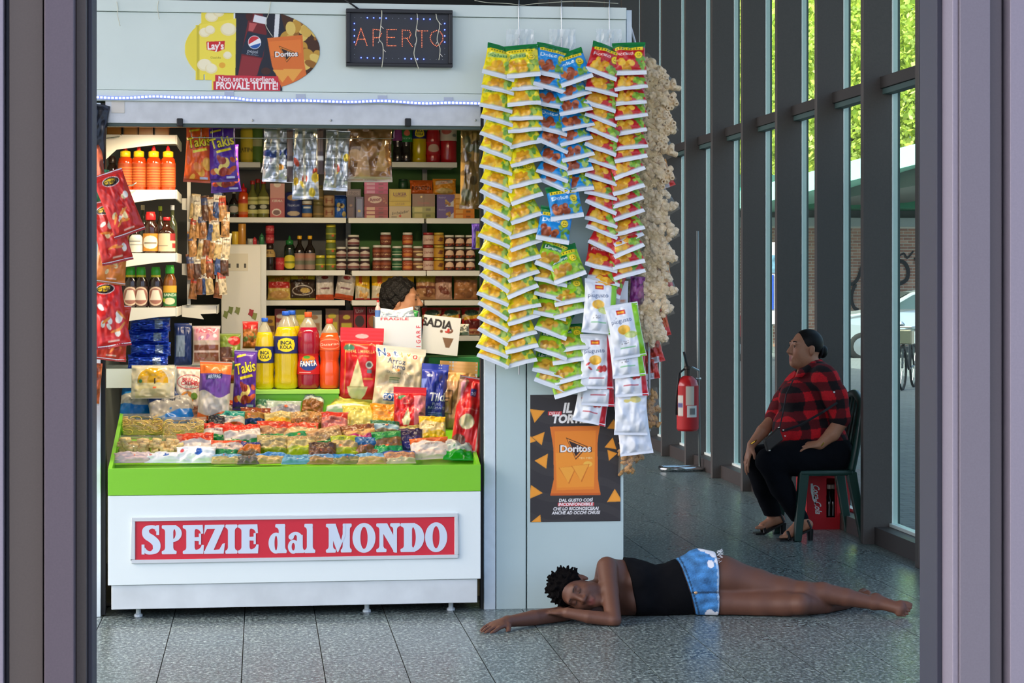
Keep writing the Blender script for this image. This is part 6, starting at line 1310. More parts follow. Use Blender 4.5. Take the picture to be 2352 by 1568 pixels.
standbag(420, 838, 40, 96, YA + .45, lab_cv(.45, 60, (30, 50, 110), ('rect', .1, .2, .6, .7, (120, 140, 170))), 'navy packet standing behind the blue foil pile', 'packet', GL_, d=.05)
# ---------------------------------------------------------------- packets heaped in the sloping tray
def tray_Y(v, u):
    lo, hi = YC + .02, YT
    for _ in range(30):
        y = (lo + hi) / 2
        if W(u, v, y).z > tray_z(y) + .004: lo = y
        else: hi = y
    return (lo + hi) / 2
T_ = lambda *c: c
OWG = [(216, 60, 34), (220, 206, 196), (40, 140, 70)]
def stripes(cols, ny=44, asp=1.5, seed=0, txt=True, orange=True):
    cols = [tuple(int(max(0, x * .92 - (255 - x) * .10)) for x in c_) for c_ in cols]
    c = Cv(asp, ny, cols[-1]); n = len(cols); q = random.Random(seed)
    for k, col in enumerate(cols[::-1][1:], 1):
        c.wave(k / n + q.uniform(-.05, .05), q.uniform(.02, .06), q.uniform(0, 6), col, True, q.uniform(.5, 1))
    c.blobs(0, 0, 1, 1, 5, .03, [tuple(min(255, x + 14) for x in cols[0]), tuple(int(x * .9) for x in cols[-1])], seed)
    if txt: c.text(q.choice(['Natural', 'Harina', 'Maiz', 'Trigo', 'Arroz', 'Avena']), .5, q.uniform(.55, .7), .09, tuple(int(x * .5) for x in cols[0]))
    if orange and q.random() < .35: c.ell(q.uniform(.3, .7), q.uniform(.3, .6), .06, .04, (240, 110, 60))
    return c
TP = [  # u, v_bottom, width, height, colours (top to foot), roll, what
 (318, 972, 78, 76, [(40, 130, 200), (190, 190, 186), (30, 130, 206)], 3, 'blue and white rice packet nearest the post'),
 (402, 990, 90, 84, [(70, 90, 140), (176, 172, 166), (30, 130, 210)], -10, 'blue and white rice packet turned aslant'),
 (650, 985, 70, 50, [(176, 190, 180), (170, 170, 176), (190, 180, 190)], 2, 'grey clear-wrapped packet below the green step'),
 (607, 965, 40, 34, [(90, 140, 110), (200, 200, 180)], 4, 'small pale packet against the step riser'),
 (715, 962, 44, 42, [(200, 206, 196), (150, 100, 60), (166, 110, 66)], 8, 'brown sugar loaf with a grey end'),
 (808, 958, 104, 38, [(206, 216, 216), (220, 210, 90), (226, 226, 220)], 2, 'long white and yellow bean packet under the red rice bag'),
 (692, 995, 42, 36, [(196, 160, 110), (170, 110, 60)], -2, 'first brown sugar block with a round label'),
 (726, 996, 40, 36, [(186, 140, 90), (160, 106, 60)], 2, 'second brown sugar block with a round label'),
 (768, 1008, 54, 48, [(196, 60, 50), (206, 130, 120), (196, 110, 110)], 2, 'pink packet with a red top'),
 (824, 998, 62, 52, [(214, 200, 100), (220, 206, 120), (206, 190, 110)], 0, 'pale yellow packet under the long bean packet'),
 (882, 994, 58, 52, [(226, 150, 30), (230, 160, 70), (220, 170, 50)], 3, 'amber packet below the multicoloured rice bag'),
 (641, 998, 56, 38, [(206, 186, 130), (220, 170, 50)], -3, 'yellow corn packet in the back row'),
 (585, 990, 62, 40, [(140, 70, 44), (176, 130, 70), (40, 70, 120)], 3, 'brown packet with a navy foot'),
 (527, 1000, 62, 42, [(20, 150, 140), (216, 206, 196), (216, 90, 40)], 0, 'teal and white packet in the back row'),
 (470, 985, 60, 40, [(130, 80, 60), (170, 120, 90), (60, 50, 60)], -6, 'brown packet beside the noodles'),
 (538, 965, 56, 32, [(220, 96, 50), (206, 190, 180)], -4, 'orange and white packet under the purple chips'),
 (492, 1008, 34, 40, [(50, 50, 60), (70, 70, 80)], 6, 'small black packet squeezed beside the noodles'),
 (502, 1030, 66, 42, OWG, 4, 'red, tan and green packet next to the noodles'),
 (560, 1038, 76, 46, OWG, -6, 'large red, white and green packet in the middle row'),
 (626, 1028, 68, 46, [(206, 70, 40), (196, 150, 110), (60, 150, 80)], 3, 'red, tan and green packet, second in the middle row'),
 (690, 1030, 74, 44, [(214, 90, 60), (206, 176, 130), (70, 160, 90)], 0, 'red, cream and green packet, third in the middle row'),
 (755, 1038, 70, 42, [(190, 150, 110), (170, 140, 100), (40, 130, 70)], -14, 'tan packet with a green foot, tilted'),
 (828, 1032, 70, 42, [(140, 90, 60), (216, 170, 110), (190, 50, 120)], -6, 'tan packet with a magenta foot'),
 (883, 1018, 60, 38, [(60, 120, 90), (170, 196, 206), (150, 130, 100)], 4, 'pale blue packet in the middle row'),
 (947, 1016, 60, 30, [(196, 180, 110), (190, 170, 120)], 2, 'tan packet below the small red rice bag'),
 (995, 1026, 54, 54, [(236, 190, 40), (226, 200, 150), (236, 196, 20)], 1, 'bright yellow packet standing before the blue rice bag'),
 (893, 1056, 60, 50, [(60, 150, 80), (150, 110, 70), (20, 160, 90)], -4, 'green and brown packet with an emerald foot'),
 (943, 1048, 50, 48, [(60, 40, 80), (70, 56, 110), (60, 60, 140)], 2, 'dark purple packet with white script'),
 (624, 1056, 62, 42, [(176, 160, 110), (190, 170, 120), (150, 160, 40)], 2, 'tan packet with an olive foot, first in the front rows'),
 (692, 1056, 60, 40, [(176, 150, 110), (200, 180, 120), (180, 190, 50)], 0, 'tan packet with an olive foot, second in the front rows'),
 (740, 1062, 56, 32, [(110, 80, 60), (130, 90, 66)], 2, 'brown lentil packet in the front row'),
 (795, 1056, 60, 40, [(180, 190, 60), (196, 170, 120), (190, 196, 50)], 0, 'tan packet with an olive foot, third in the front rows'),
 (842, 1056, 50, 38, [(50, 110, 160), (150, 106, 76)], 3, 'brown packet with a blue rim'),
 (450, 1052, 74, 42, [(214, 70, 30), (216, 206, 200)], -3, 'red and white packet beside the golden noodle blocks'),
 (522, 1062, 70, 36, [(220, 90, 50), (216, 196, 180), (60, 150, 90)], 3, 'white and green packet with a red top near the front'),
 (570, 1064, 50, 34, [(60, 60, 130), (216, 130, 60), (130, 110, 80)], 2, 'orange and blue packet near the front'),
 (990, 1064, 78, 44, [(214, 110, 50), (226, 214, 200), (226, 206, 190)], -3, 'plump orange and white packet near the tray end'),
 (1052, 1066, 60, 42, [(206, 196, 180), (190, 196, 180), (20, 160, 40)], 3, 'white packet with a bright green foot at the tray corner'),
 (303, 1072, 74, 20, [(226, 206, 206), (222, 196, 196)], 0, 'flat pinkish packet at the front post corner'),
 (376, 1072, 76, 20, [(222, 222, 226), (226, 226, 228)], 0, 'flat white packet with a blue mark at the front'),
 (450, 1072, 78, 32, [(226, 226, 230), (226, 228, 232)], 0, 'thicker white packet with a blue mark at the front'),
 (520, 1074, 60, 18, [(120, 170, 200), (200, 180, 120)], 0, 'first blue and tan packet along the front lip'),
 (622, 1074, 62, 20, [(90, 150, 200), (200, 170, 110)], 0, 'second blue and tan packet along the front lip'),
 (570, 1075, 44, 14, [(130, 120, 110), (120, 110, 96)], 0, 'small brown packet along the front lip'),
 (682, 1075, 62, 18, [(90, 150, 180), (120, 170, 190)], 0, 'teal packet along the front lip'),
 (738, 1075, 58, 18, [(130, 170, 200), (176, 140, 90)], 0, 'blue and brown packet along the front lip'),
 (797, 1075, 60, 18, [(60, 140, 190), (150, 140, 90)], 0, 'blue and olive packet along the front lip'),
 (854, 1075, 60, 20, [(130, 180, 210), (206, 170, 110)], 0, 'pale blue and tan packet along the front lip'),
 (918, 1074, 66, 24, [(50, 90, 160), (206, 150, 110), (200, 190, 150)], 0, 'navy and tan packet along the front lip'),
]
for i, (u, v, w, h, cols, r, lab) in enumerate(TP):
    Y = tray_Y(v, u); lean = 50 if h < 30 else 34 + (i * 7) % 13; s = PX(Y, u)
    cv = stripes(cols, min(56, max(20, int(h * 1.1))), w / h * .78, i)
    if 'blue mark' in lab: cv = Cv(w / h * .78, 30, cols[0]); cv.blobs(.42, .3, .62, .6, 5, .12, [(40, 100, 190), (30, 80, 160)], 2); cv.ell(.15, .6, .1, .12, (196, 60, 70))
    hh = h * s / (math.cos(R_(lean)) + math.sin(R_(lean)) * .06)
    me = bag_mesh('food_packet', w * s * 1.16, hh * 1.12, .06 if h > 30 else .045, cv, cols[-1], .04, .05, 100 + i, 1.0, None, .03, False, .42)
    R = Matrix.Rotation(R_(-lean), 3, 'X') @ Matrix.Rotation(R_(r), 3, 'Y')
    p = W(u, v, Y); p.z += .02; p.y -= .0
    tag(link_mesh('food_packet', me, None, p, R.to_euler()), lab + ' of the tray' if 'tray' not in lab and len(lab.split()) < 10 else lab, 'packet', 'food packets heaped in the green tray')
# clear packs of noodles and golden blocks
M_noo = mat('egg_noodle', (232, 200, 104), .5, noise=.15, nscale=120)
def noodle_pack(u, v, w, h, lab, seed, block=False):
    Y = tray_Y(v, u); s = PX(Y, u); q = random.Random(seed); wd, hd, dd = w * s, h * s, .1
    t = thing('noodle_pack', lab, 'packet', W(u, v, Y) + Vector((0, 0, .012)), 'clear noodle packs in the tray', rot=(R_(-12), 0, R_(q.uniform(-4, 4))))
    b = MB()
    for k in range(60 if not block else 40):
        x, y, z = q.uniform(-.46, .46) * wd, q.uniform(-.02, .3) * dd, q.uniform(.08, .80) * hd; r = q.uniform(.012, .03)
        if block: b.tube([(x - .015, y, z), (x + .015, y + q.uniform(-.01, .01), z + q.uniform(-.008, .008))], q.uniform(.008, .014), 6)
        else:
            a0 = q.uniform(0, 6); pts = [(max(-.48 * wd, min(.48 * wd, x + r * math.cos(a0 + j * .6))), y + .006 * math.sin(j * 2.), z + r * .5 * math.sin(a0 + j * .6)) for j in range(7)]; b.tube(pts, .003, 5)
    tag(b.build('noodles', M_noo if not block else mat('noodle_block', (236, 206, 140), .6, noise=.2, nscale=80), t, local=True, smooth=True), kind='stuff')
    me = raw_mesh('filling', np.array([(sx * wd * .47, dd * sy, hd * sz) for sx in (-1, 1) for sy in (.12, .9) for sz in (.03, .72)]), [(0, 1, 3, 2), (4, 6, 7, 5), (0, 4, 5, 1), (2, 3, 7, 6), (1, 5, 7, 3), (0, 2, 6, 4)], mat('noodle_fill', (220, 188, 104), .6, noise=.2, nscale=90, bump=.6, bscale=60)); link_mesh('filling', me, t)
    c = lab_cv(w / h, 30, (206, 196, 176), ('rect', .2, .55, .7, .8, (120, 70, 66) if not block else (190, 150, 70)))
    wrap = bag_mesh('wrapper', wd * 1.04, hd * 1.05, dd * 1.2, c, (255, 255, 255), .05, .03, seed, .8, film_mat('wrap_film', (250, 246, 236), .10, .1, 1.4), .0, False, .25); o = link_mesh('wrapper', wrap, t, (0, dd * .45, 0))
    lb = MB().box((-.3 * wd, .02, hd * .88), (.2 * wd, .07, hd * .885)).build('label', cmat((130, 84, 76) if not block else (196, 150, 70)), t, local=True)
noodle_pack(327, 1004, 94, 50, 'clear pack of yellow egg noodles above the golden blocks', 1); noodle_pack(424, 1014, 98, 52, 'clear pack of yellow egg noodles beside the black packet', 2)
noodle_pack(307, 1052, 70, 48, 'golden noodle block pack nearest the post', 3, True); noodle_pack(381, 1052, 72, 48, 'golden noodle block pack beside the red and white packet', 4, True)
# ---------------------------------------------------------------- figures: one smooth surface grown round a skeleton
class Sdf:
    def __init__(s, lo, hi, h):
        s.lo = np.array(lo, float); s.h = h
        n = np.ceil((np.array(hi) - s.lo) / h).astype(int) + 1
        s.ax = [(s.lo[i] + h * np.arange(n[i])).astype(np.float32) for i in range(3)]
        s.f = np.full(n, 1e3, np.float32)
    def box(s, lo, hi):
        i0 = np.maximum(0, np.floor((np.array(lo) - s.lo) / s.h).astype(int)); i1 = np.minimum(s.f.shape, np.ceil((np.array(hi) - s.lo) / s.h).astype(int) + 1)
        if (i0 >= i1).any(): return None
        sl = tuple(slice(a, b) for a, b in zip(i0, i1))
        return sl, np.meshgrid(*[s.ax[k][sl[k]] for k in range(3)], indexing='ij')
    def comb(s, sl, d, k, op):
        f = s.f[sl]
        if op == 'sub': d2 = -d; s.f[sl] = np.maximum(f, d2) + np.maximum(k - np.abs(f - d2), 0) ** 2 / (4 * k) if k > 0 else np.maximum(f, d2)
        else: s.f[sl] = np.minimum(f, d) - np.maximum(k - np.abs(f - d), 0) ** 2 / (4 * k) if k > 0 else np.minimum(f, d)
    def cap(s, a, b, r0, r1, k=.02, op='add', fl=None):
        a, b = np.array(a, float), np.array(b, float); r = max(r0, r1) + k + 2 * s.h
        q = s.box(np.minimum(a, b) - r, np.maximum(a, b) + r)
        if q is None: return s
        sl, (X, Y, Z) = q; d = b - a; L = float(d @ d) + 1e-9
        t = np.clip(((X - a[0]) * d[0] + (Y - a[1]) * d[1] + (Z - a[2]) * d[2]) / L, 0, 1)
        dist = np.sqrt((X - a[0] - t * d[0]) ** 2 + (Y - a[1] - t * d[1]) ** 2 + (Z - a[2] - t * d[2]) ** 2) - (r0 + (r1 - r0) * t)
        s.comb(sl, dist.astype(np.float32), k, op); return s
    def chain(s, pts, rs_, k=.02):
        for (a, b, r0, r1) in zip(pts, pts[1:], rs_, rs_[1:]): s.cap(a, b, r0, r1, k)
        return s
    def ell(s, c, rad, M=None, k=.02, op='add'):
        c = np.array(c, float); R = max(rad) + k + 2 * s.h; q = s.box(c - R, c + R)
        if q is None: return s
        sl, (X, Y, Z) = q; P = [X - c[0], Y - c[1], Z - c[2]]
        if M is not None: M = np.array(M); P = [sum(M[j][i] * P[j] for j in range(3)) for i in range(3)]     # columns of M are the local axes
        k0 = np.sqrt(sum((P[i] / rad[i]) ** 2 for i in range(3))); k1 = np.sqrt(sum((P[i] / rad[i] ** 2) ** 2 for i in range(3))) + 1e-9
        s.comb(sl, (k0 * (k0 - 1) / k1).astype(np.float32), k, op); return s
    def clip(s, p, n, k=.0):
        """keep the side the normal n points away from"""
        n = np.array(n, float) / np.linalg.norm(n); X, Y, Z = np.meshgrid(*s.ax, indexing='ij', sparse=True)
        d = (X - p[0]) * n[0] + (Y - p[1]) * n[1] + (Z - p[2]) * n[2]; s.f = np.maximum(s.f, d.astype(np.float32)); return s
    def wobble(s, amp, fr, ph=0.):
        X, Y, Z = np.meshgrid(*s.ax, indexing='ij', sparse=True)
        s.f = (s.f + amp * (np.sin(X * fr + ph) * np.sin(Y * fr * 1.1 + 1) * np.sin(Z * fr * .9 + 2) + .5 * np.sin(X * fr * 2.3) * np.sin(Y * fr * 2.1 + ph) * np.sin(Z * fr * 2.5))).astype(np.float32); return s
    def copy(s):
        o = object.__new__(Sdf); o.lo, o.h, o.ax, o.f = s.lo, s.h, s.ax, s.f.copy(); return o
    def mesh(s, name, m, colf=None, off=(0, 0, 0), smooth_it=1):
        f = s.f; sg = f < 0; n = f.shape
        c = np.zeros(tuple(x - 1 for x in n), np.uint8)
        for i in (0, 1):
            for j in (0, 1):
                for k in (0, 1): c += sg[i:n[0] - 1 + i, j:n[1] - 1 + j, k:n[2] - 1 + k]
        act = (c > 0) & (c < 8); idx = np.argwhere(act); vid = np.full(act.shape, -1, np.int32); vid[act] = np.arange(len(idx))
        acc = np.zeros((len(idx), 3)); cnt = np.zeros(len(idx))
        cor = {(i, j, k): f[idx[:, 0] + i, idx[:, 1] + j, idx[:, 2] + k] for i in (0, 1) for j in (0, 1) for k in (0, 1)}
        for ax in range(3):
            o = [a for a in range(3) if a != ax]
            for i in (0, 1):
                for j in (0, 1):
                    A = [0, 0, 0]; A[o[0]] = i; A[o[1]] = j; B = list(A); B[ax] = 1
                    fa, fb = cor[tuple(A)], cor[tuple(B)]; ms = (fa < 0) != (fb < 0); t = np.where(ms, fa / np.where(ms, fa - fb, 1), 0)
                    P = np.tile(np.array(A, float), (len(idx), 1)); P[:, ax] = t; acc[ms] += P[ms]; cnt[ms] += 1
        V = s.lo + (idx + acc / cnt[:, None]) * s.h
        Q = []
        for ax in range(3):
            o = [a for a in range(3) if a != ax]
            s0 = [slice(None)] * 3; s1 = [slice(None)] * 3; s0[ax] = slice(0, n[ax] - 1); s1[ax] = slice(1, n[ax])
            ch = sg[tuple(s0)] != sg[tuple(s1)]; e = np.argwhere(ch)
            e = e[(e[:, o[0]] > 0) & (e[:, o[1]] > 0) & (e[:, o[0]] < n[o[0]] - 1) & (e[:, o[1]] < n[o[1]] - 1)]
            def cell(d0, d1):
                q = e.copy(); q[:, o[0]] -= d0; q[:, o[1]] -= d1; return vid[q[:, 0], q[:, 1], q[:, 2]]
            q = np.stack([cell(1, 1), cell(0, 1), cell(0, 0), cell(1, 0)], 1)
            ins = sg[e[:, 0], e[:, 1], e[:, 2]]
            fl = ins if ax != 1 else ~ins
            q[~fl] = q[~fl][:, ::-1]; Q.append(q)
        Q = np.concatenate(Q); Q = Q[(Q >= 0).all(1)]
        for _ in range(smooth_it):          # light fairing
            S = np.zeros_like(V); N = np.zeros(len(V))
            for a, b in ((0, 1), (1, 2), (2, 3), (3, 0)):
                np.add.at(S, Q[:, a], V[Q[:, b]]); np.add.at(N, Q[:, a], 1); np.add.at(S, Q[:, b], V[Q[:, a]]); np.add.at(N, Q[:, b], 1)
            V = V * .5 + S / np.maximum(N, 1)[:, None] * .5
        return raw_mesh(name, V - np.array(off), Q, m, True, None if colf is None else colf(V))
def basis(up, fwd):
    U = Vector(up).normalized(); N = Vector(fwd); N = (N - U * N.dot(U)).normalized(); L = U.cross(N) * -1      # L = person's side
    return L, N, U
def head(s, c, up, fwd, sc=1., k=.012, lids=True):
    L, N, U = basis(up, fwd); c = Vector(c)
    g = lambda x, y, z: c + (L * x + N * y + U * z) * sc
    M = [list(r) for r in Matrix((L, N, U)).transposed()]
    e = lambda p, r, kk=k, op='add': s.ell(g(*p), [x * sc for x in r], M, kk * sc, op)
    q = lambda a, b, r0, r1, kk=k, op='add': s.cap(g(*a), g(*b), r0 * sc, r1 * sc, kk * sc, op)
    e((0, -.016, .032), (.072, .094, .084), .02); e((0, .028, -.03), (.055, .060, .080), .03); e((0, .064, -.092), (.026, .022, .022), .03)
    for x in (-1, 1):
        e((x * .036, .052, -.028), (.026, .03, .028), .03); e((x * .047, .01, -.062), (.022, .04, .03), .03)
    q((-.036, .076, .030), (.036, .076, .030), .011, .011, .02)
    for x in (-1, 1): e((x * .031, .101, .008), (.017, .014, .011), .014, 'sub')
    for x in (-1, 1): e((x * .031, .0715, .006), (.0145, .0145, .0125), .004)
    q((0, .084, .016), (0, .106, -.026), .0085, .0125, .016)
    for x in (-1, 1): e((x * .0135, .094, -.031), (.0095, .012, .0085), .008)
    q((-.019, .082, -.0595), (.019, .082, -.0595), .0065, .0065, .006); q((0, .087, -.060), (0, .087, -.060), .007, .007, .006); q((-.015, .083, -.0715), (.015, .083, -.0715), .0075, .0075, .006)
    for x in (-1, 1):
        e((x * .074, -.012, -.004), (.009, .020, .031), .006); e((x * .084, -.006, .002), (.006, .010, .016), .004, 'sub')
    return g, M
def hand(s, wrist, palm_dir, back_dir, side, curl, sc=1., spread=.10, thumb_out=.6, k=.006):
    """palm, four jointed fingers, thumb from the palm's side; curl in radians per joint"""
    D = Vector(palm_dir).normalized(); B = Vector(back_dir); B = (B - D * B.dot(D)).normalized(); T = D.cross(B) * side; w = Vector(wrist)
    g = lambda d, t, b: w + (D * d + T * t + B * b) * sc
    M = [list(r) for r in Matrix((D, T, B)).transposed()]
    s.ell(g(.048, 0, 0), [.05 * sc, .038 * sc, .0155 * sc], M, .012); s.cap(g(-.005, 0, 0), g(.03, 0, 0), .024 * sc, .022 * sc, .012)
    ln = [(.044, .026, .02), (.048, .030, .022), (.045, .027, .021), (.034, .020, .018)]
    tips = []
    for i in range(4):
        t = .030 - .02 * i; p = g(.088 - .006 * abs(i - 1), t, 0); a = 0.; ang = (1.5 - i) * spread
        cu = curl[i] if isinstance(curl, (list, tuple)) else curl
        pts = [g(.06, t * .9, 0), p]
        for j, l in enumerate(ln[i]):
            a += cu * (.8 if j == 0 else 1.)
            dv = (D * math.cos(ang) + T * math.sin(ang)) * math.cos(a) - B * math.sin(a)
            p = p + dv * l * sc; pts.append(p)
        r = [.0095, .009, .0085, .0078, .0066] if i < 3 else [.0085, .008, .0074, .0068, .0058]
        s.chain(pts, [x * sc for x in r], k * .5); tips.append(pts[-1])
    a = g(.022, .030, -.004); b = a + (D * .6 + T * thumb_out - B * .25).normalized() * .036 * sc; c = b + (D * .85 + T * thumb_out * .4 - B * .3).normalized() * .028 * sc
    s.chain([g(.012, .014, 0), a, b, c], [x * sc for x in (.014, .013, .0105, .008)], k); tips.append(c)
    return tips
def skin_mat(name, rough=.5):
    m = print_mat(name, rough, .0); b = m.node_tree.nodes['Principled BSDF']; b.inputs['Subsurface Weight'].default_value = .0; return m
def near(V, p, r): return np.clip(1.4 - np.linalg.norm(V - np.array(p), axis=1) / r, 0, 1)[:, None]
def paint(base, spots):
    def f(V):
        rng = np.random.default_rng(1); C = np.tile(np.array(base, float) / 255, (len(V), 1)); C *= 1 + rng.normal(0, .012, (len(V), 1))
        for p, r, c in spots:
            w = near(V, p, r); C = C * (1 - w) + np.array(c) / 255 * w
        return C
    return f
# ---------------------------------------------------------------- person asleep on the floor
SK = (92, 60, 46)
H_ = .0042
lo = (WX(1050, 9.0), 8.86, .0); hi = (WX(2125, 9.35), 9.95, .40)
S1 = Sdf(lo, hi, H_)
P = lambda u, v, Y: np.array(W(u, v, Y))
# torso: chest, waist, pelvis (lying on the side, front to the street)
def torso(s, d=0.):
    s.ell(P(1442, 1352, 9.60), (.165 + d, .098 + d, .140 + d), Matrix.Rotation(R_(4), 3, 'Y'), .05)
    s.ell(P(1522, 1362, 9.60), (.14 + d, .088 + d, .112 + d), None, .07)
    s.ell(P(1604, 1342, 9.62), (.112 + d, .112 + d, .150 + d), Matrix.Rotation(R_(-8), 3, 'Y'), .06)
    s.ell(P(1560, 1352, 9.61), (.11 + d, .098 + d, .128 + d), None, .05)
    for v in (1335, 1380): s.ell(P(1462, v, 9.52), (.06 + d, .05 + d, .052 + d), None, .04)
    return s
def thighs(s, d=0.):
    s.chain([P(1618, 1318, 9.62), P(1660, 1325, 9.60), P(1740, 1345, 9.57)], [.104 + d, .098 + d, .078 + d], .03)
    s.chain([P(1612, 1374, 9.58), P(1660, 1384, 9.55), P(1745, 1388, 9.50)], [.080 + d, .066 + d, .060 + d], .02)
    return s
torso(S1); thighs(S1)
# shoulders and neck
S1.ell(P(1398, 1312, 9.56), (.062, .062, .066), None, .04); S1.cap(P(1410, 1330, 9.60), P(1400, 1395, 9.64), .075, .06, .04)
S1.cap(P(1405, 1345, 9.58), P(1345, 1364, 9.52), .056, .052, .02)
# upper arm crossing in front, forearm under the cheek
E1 = P(1409, 1423, 9.29)
S1.chain([P(1394, 1302, 9.52), P(1400, 1356, 9.42), E1], [.050, .042, .037], .012)
S1.chain([E1, P(1352, 1416, 9.31), P(1304, 1407, 9.34)], [.034, .030, .024], .006)
hand(S1, P(1300, 1407, 9.35), (-1, .35, .02), (0, 0, 1), 1, .25, .9)
# other arm stretched along the floor
S1.chain([P(1398, 1392, 9.66), P(1330, 1410, 9.55), P(1285, 1413, 9.44)], [.05, .044, .040], .012)
S1.chain([P(1285, 1413, 9.44), P(1225, 1419, 9.34), P(1166, 1427, 9.25)], [.040, .037, .0245], .006)
tips1 = hand(S1, P(1164, 1427, 9.25), (-1, -.85, -.16), (.10, -.15, 1), -1, [.20, .22, .26, .30], 1.05, .05, .55)
# legs
K1, K2 = P(1846, 1362, 9.50), P(1838, 1387, 9.42)
S1.chain([P(1740, 1345, 9.57), P(1800, 1357, 9.53), K1], [.078, .064, .056], .02)
S1.chain([K1, P(1890, 1362, 9.49), P(1945, 1372, 9.46), P(2005, 1384, 9.43)], [.054, .052, .043, .031], .012)
S1.ell(K1 + np.array([0, -.012, .006]), (.05, .048, .045), None, .02)
S1.chain([P(1745, 1388, 9.50), P(1800, 1388, 9.46), K2], [.060, .055, .050], .02)
S1.chain([K2, P(1890, 1388, 9.52), P(1935, 1382, 9.62), P(1976, 1372, 9.74)], [.050, .048, .041, .030], .012)
def foot(s, ankle, heel, ball, toe, up, sc=1., n=5, spread=(0, -1, 0)):
    a, h, b, t = [Vector(x) for x in (ankle, heel, ball, toe)]; U = Vector(up).normalized(); sp_ = Vector(spread)
    s.cap(a, h, .030 * sc, .028 * sc, .012); s.cap(h, b, .027 * sc, .026 * sc, .02); s.cap(a, b, .027 * sc, .02 * sc, .02)
    d = (t - b).normalized()
    s.cap(b - sp_ * .022 * sc, b + sp_ * .024 * sc, .022 * sc, .017 * sc, .012)
    for i in range(n):
        o = b + sp_ * (-.031 + .0158 * i) * sc; l = (.045, .048, .043, .038, .030)[i] * sc; r = (.0125, .0088, .0085, .008, .0078)[i] * sc
        s.chain([o, o + d * l * .6 - U * .0, o + d * l - U * .004], [r, r * .95, r * .85], .002)
foot(S1, P(2008, 1384, 9.43), P(2012, 1376, 9.45), P(2068, 1398, 9.37), P(2095, 1402, 9.35), (.3, -.5, .8), 1.0, 5, Vector((-.28, -.35, -.9)).normalized())
foot(S1, P(1978, 1371, 9.76), P(1984, 1364, 9.80), P(1990, 1372, 9.68), P(1994, 1380, 9.62), (.5, -.6, .6), .9, 5, Vector((-.5, -.3, -.8)).normalized())
# head on its side
HC = P(1325, 1359, 9.455)
hu, hf = (-.95, .06, .30), (.16, -.93, -.20)
g1, M1 = head(S1, HC, hu, hf, 1.0)
S1.cap(g1(0, -.02, -.05), P(1378, 1362, 9.56), .050, .056, .02)
S1.f = np.maximum(S1.f, -(S1.ax[2][None, None, :] - .004)).astype(np.float32)          # rests on the floor
dark = (70, 42, 34)
sp1 = [(g1(x * .031, .080, .004), .012, (84, 54, 42)) for x in (-1, 1)] + [(g1(0, .09, -.066), .02, (120, 66, 58))] + [(g1(x * .034, .085, .030), .012, (84, 54, 42)) for x in (-1, 1)] + [(t, .008, (150, 110, 92)) for t in tips1]
pz = thing('person', 'person in a black top and denim shorts asleep on the floor, arm stretched out', 'person', W(1600, 1410, 9.6)); pz.location.z = 0
o1 = np.array(pz.location)
link_mesh('body', S1.mesh('body', skin_mat('skin_deep', .55), paint(SK, sp1), o1, 2), pz)
# eyelids and brows as fine strokes
M_lash = mat('lash_dark', (26, 18, 16), .7)
for x in (-1, 1):
    MB().tube([np.array(g1(x * (.018 + .0065 * i), .0885 - .0012 * abs(i - 2), .0005 - .002 * (2 - abs(i - 2)))) - o1 for i in range(5)], .0013, 5).build('lashes', M_lash, pz, local=True)
    MB().tube([np.array(g1(x * (.016 + .009 * i), .0915 - .003 * i, .029 + .0025 * (1.5 - abs(i - 1.5)))) - o1 for i in range(4)], .0024, 5).build('eyebrow', M_lash, pz, local=True)
# black sleeveless top
def sub(lo, hi, h=.0055): return Sdf(lo, hi, h)
T1 = torso(sub((WX(1385, 9.6), 9.35, .0), (WX(1640, 9.6), 9.9, .40)), .011)
T1.cap(P(1416, 1330, 9.60), P(1410, 1395, 9.64), .08, .065, .04)
T1.wobble(.004, 34)
T1.clip(P(1437, 1290, 9.55), (P(1414, 1420, 9.45) - P(1437, 1290, 9.55))[[2, 1, 0]] * np.array([1, 0, -1]) if False else (-1, .0, -.18))
T1.clip(P(1556, 1285, 9.58), (1, 0, .30))
T1.f = np.maximum(T1.f, -(T1.ax[2][None, None, :] - .003)).astype(np.float32)
link_mesh('top', T1.mesh('top', mat('top_black', (9, 10, 13), .9, spec=.15, bump=.3, bscale=400), None, o1, 2), pz)
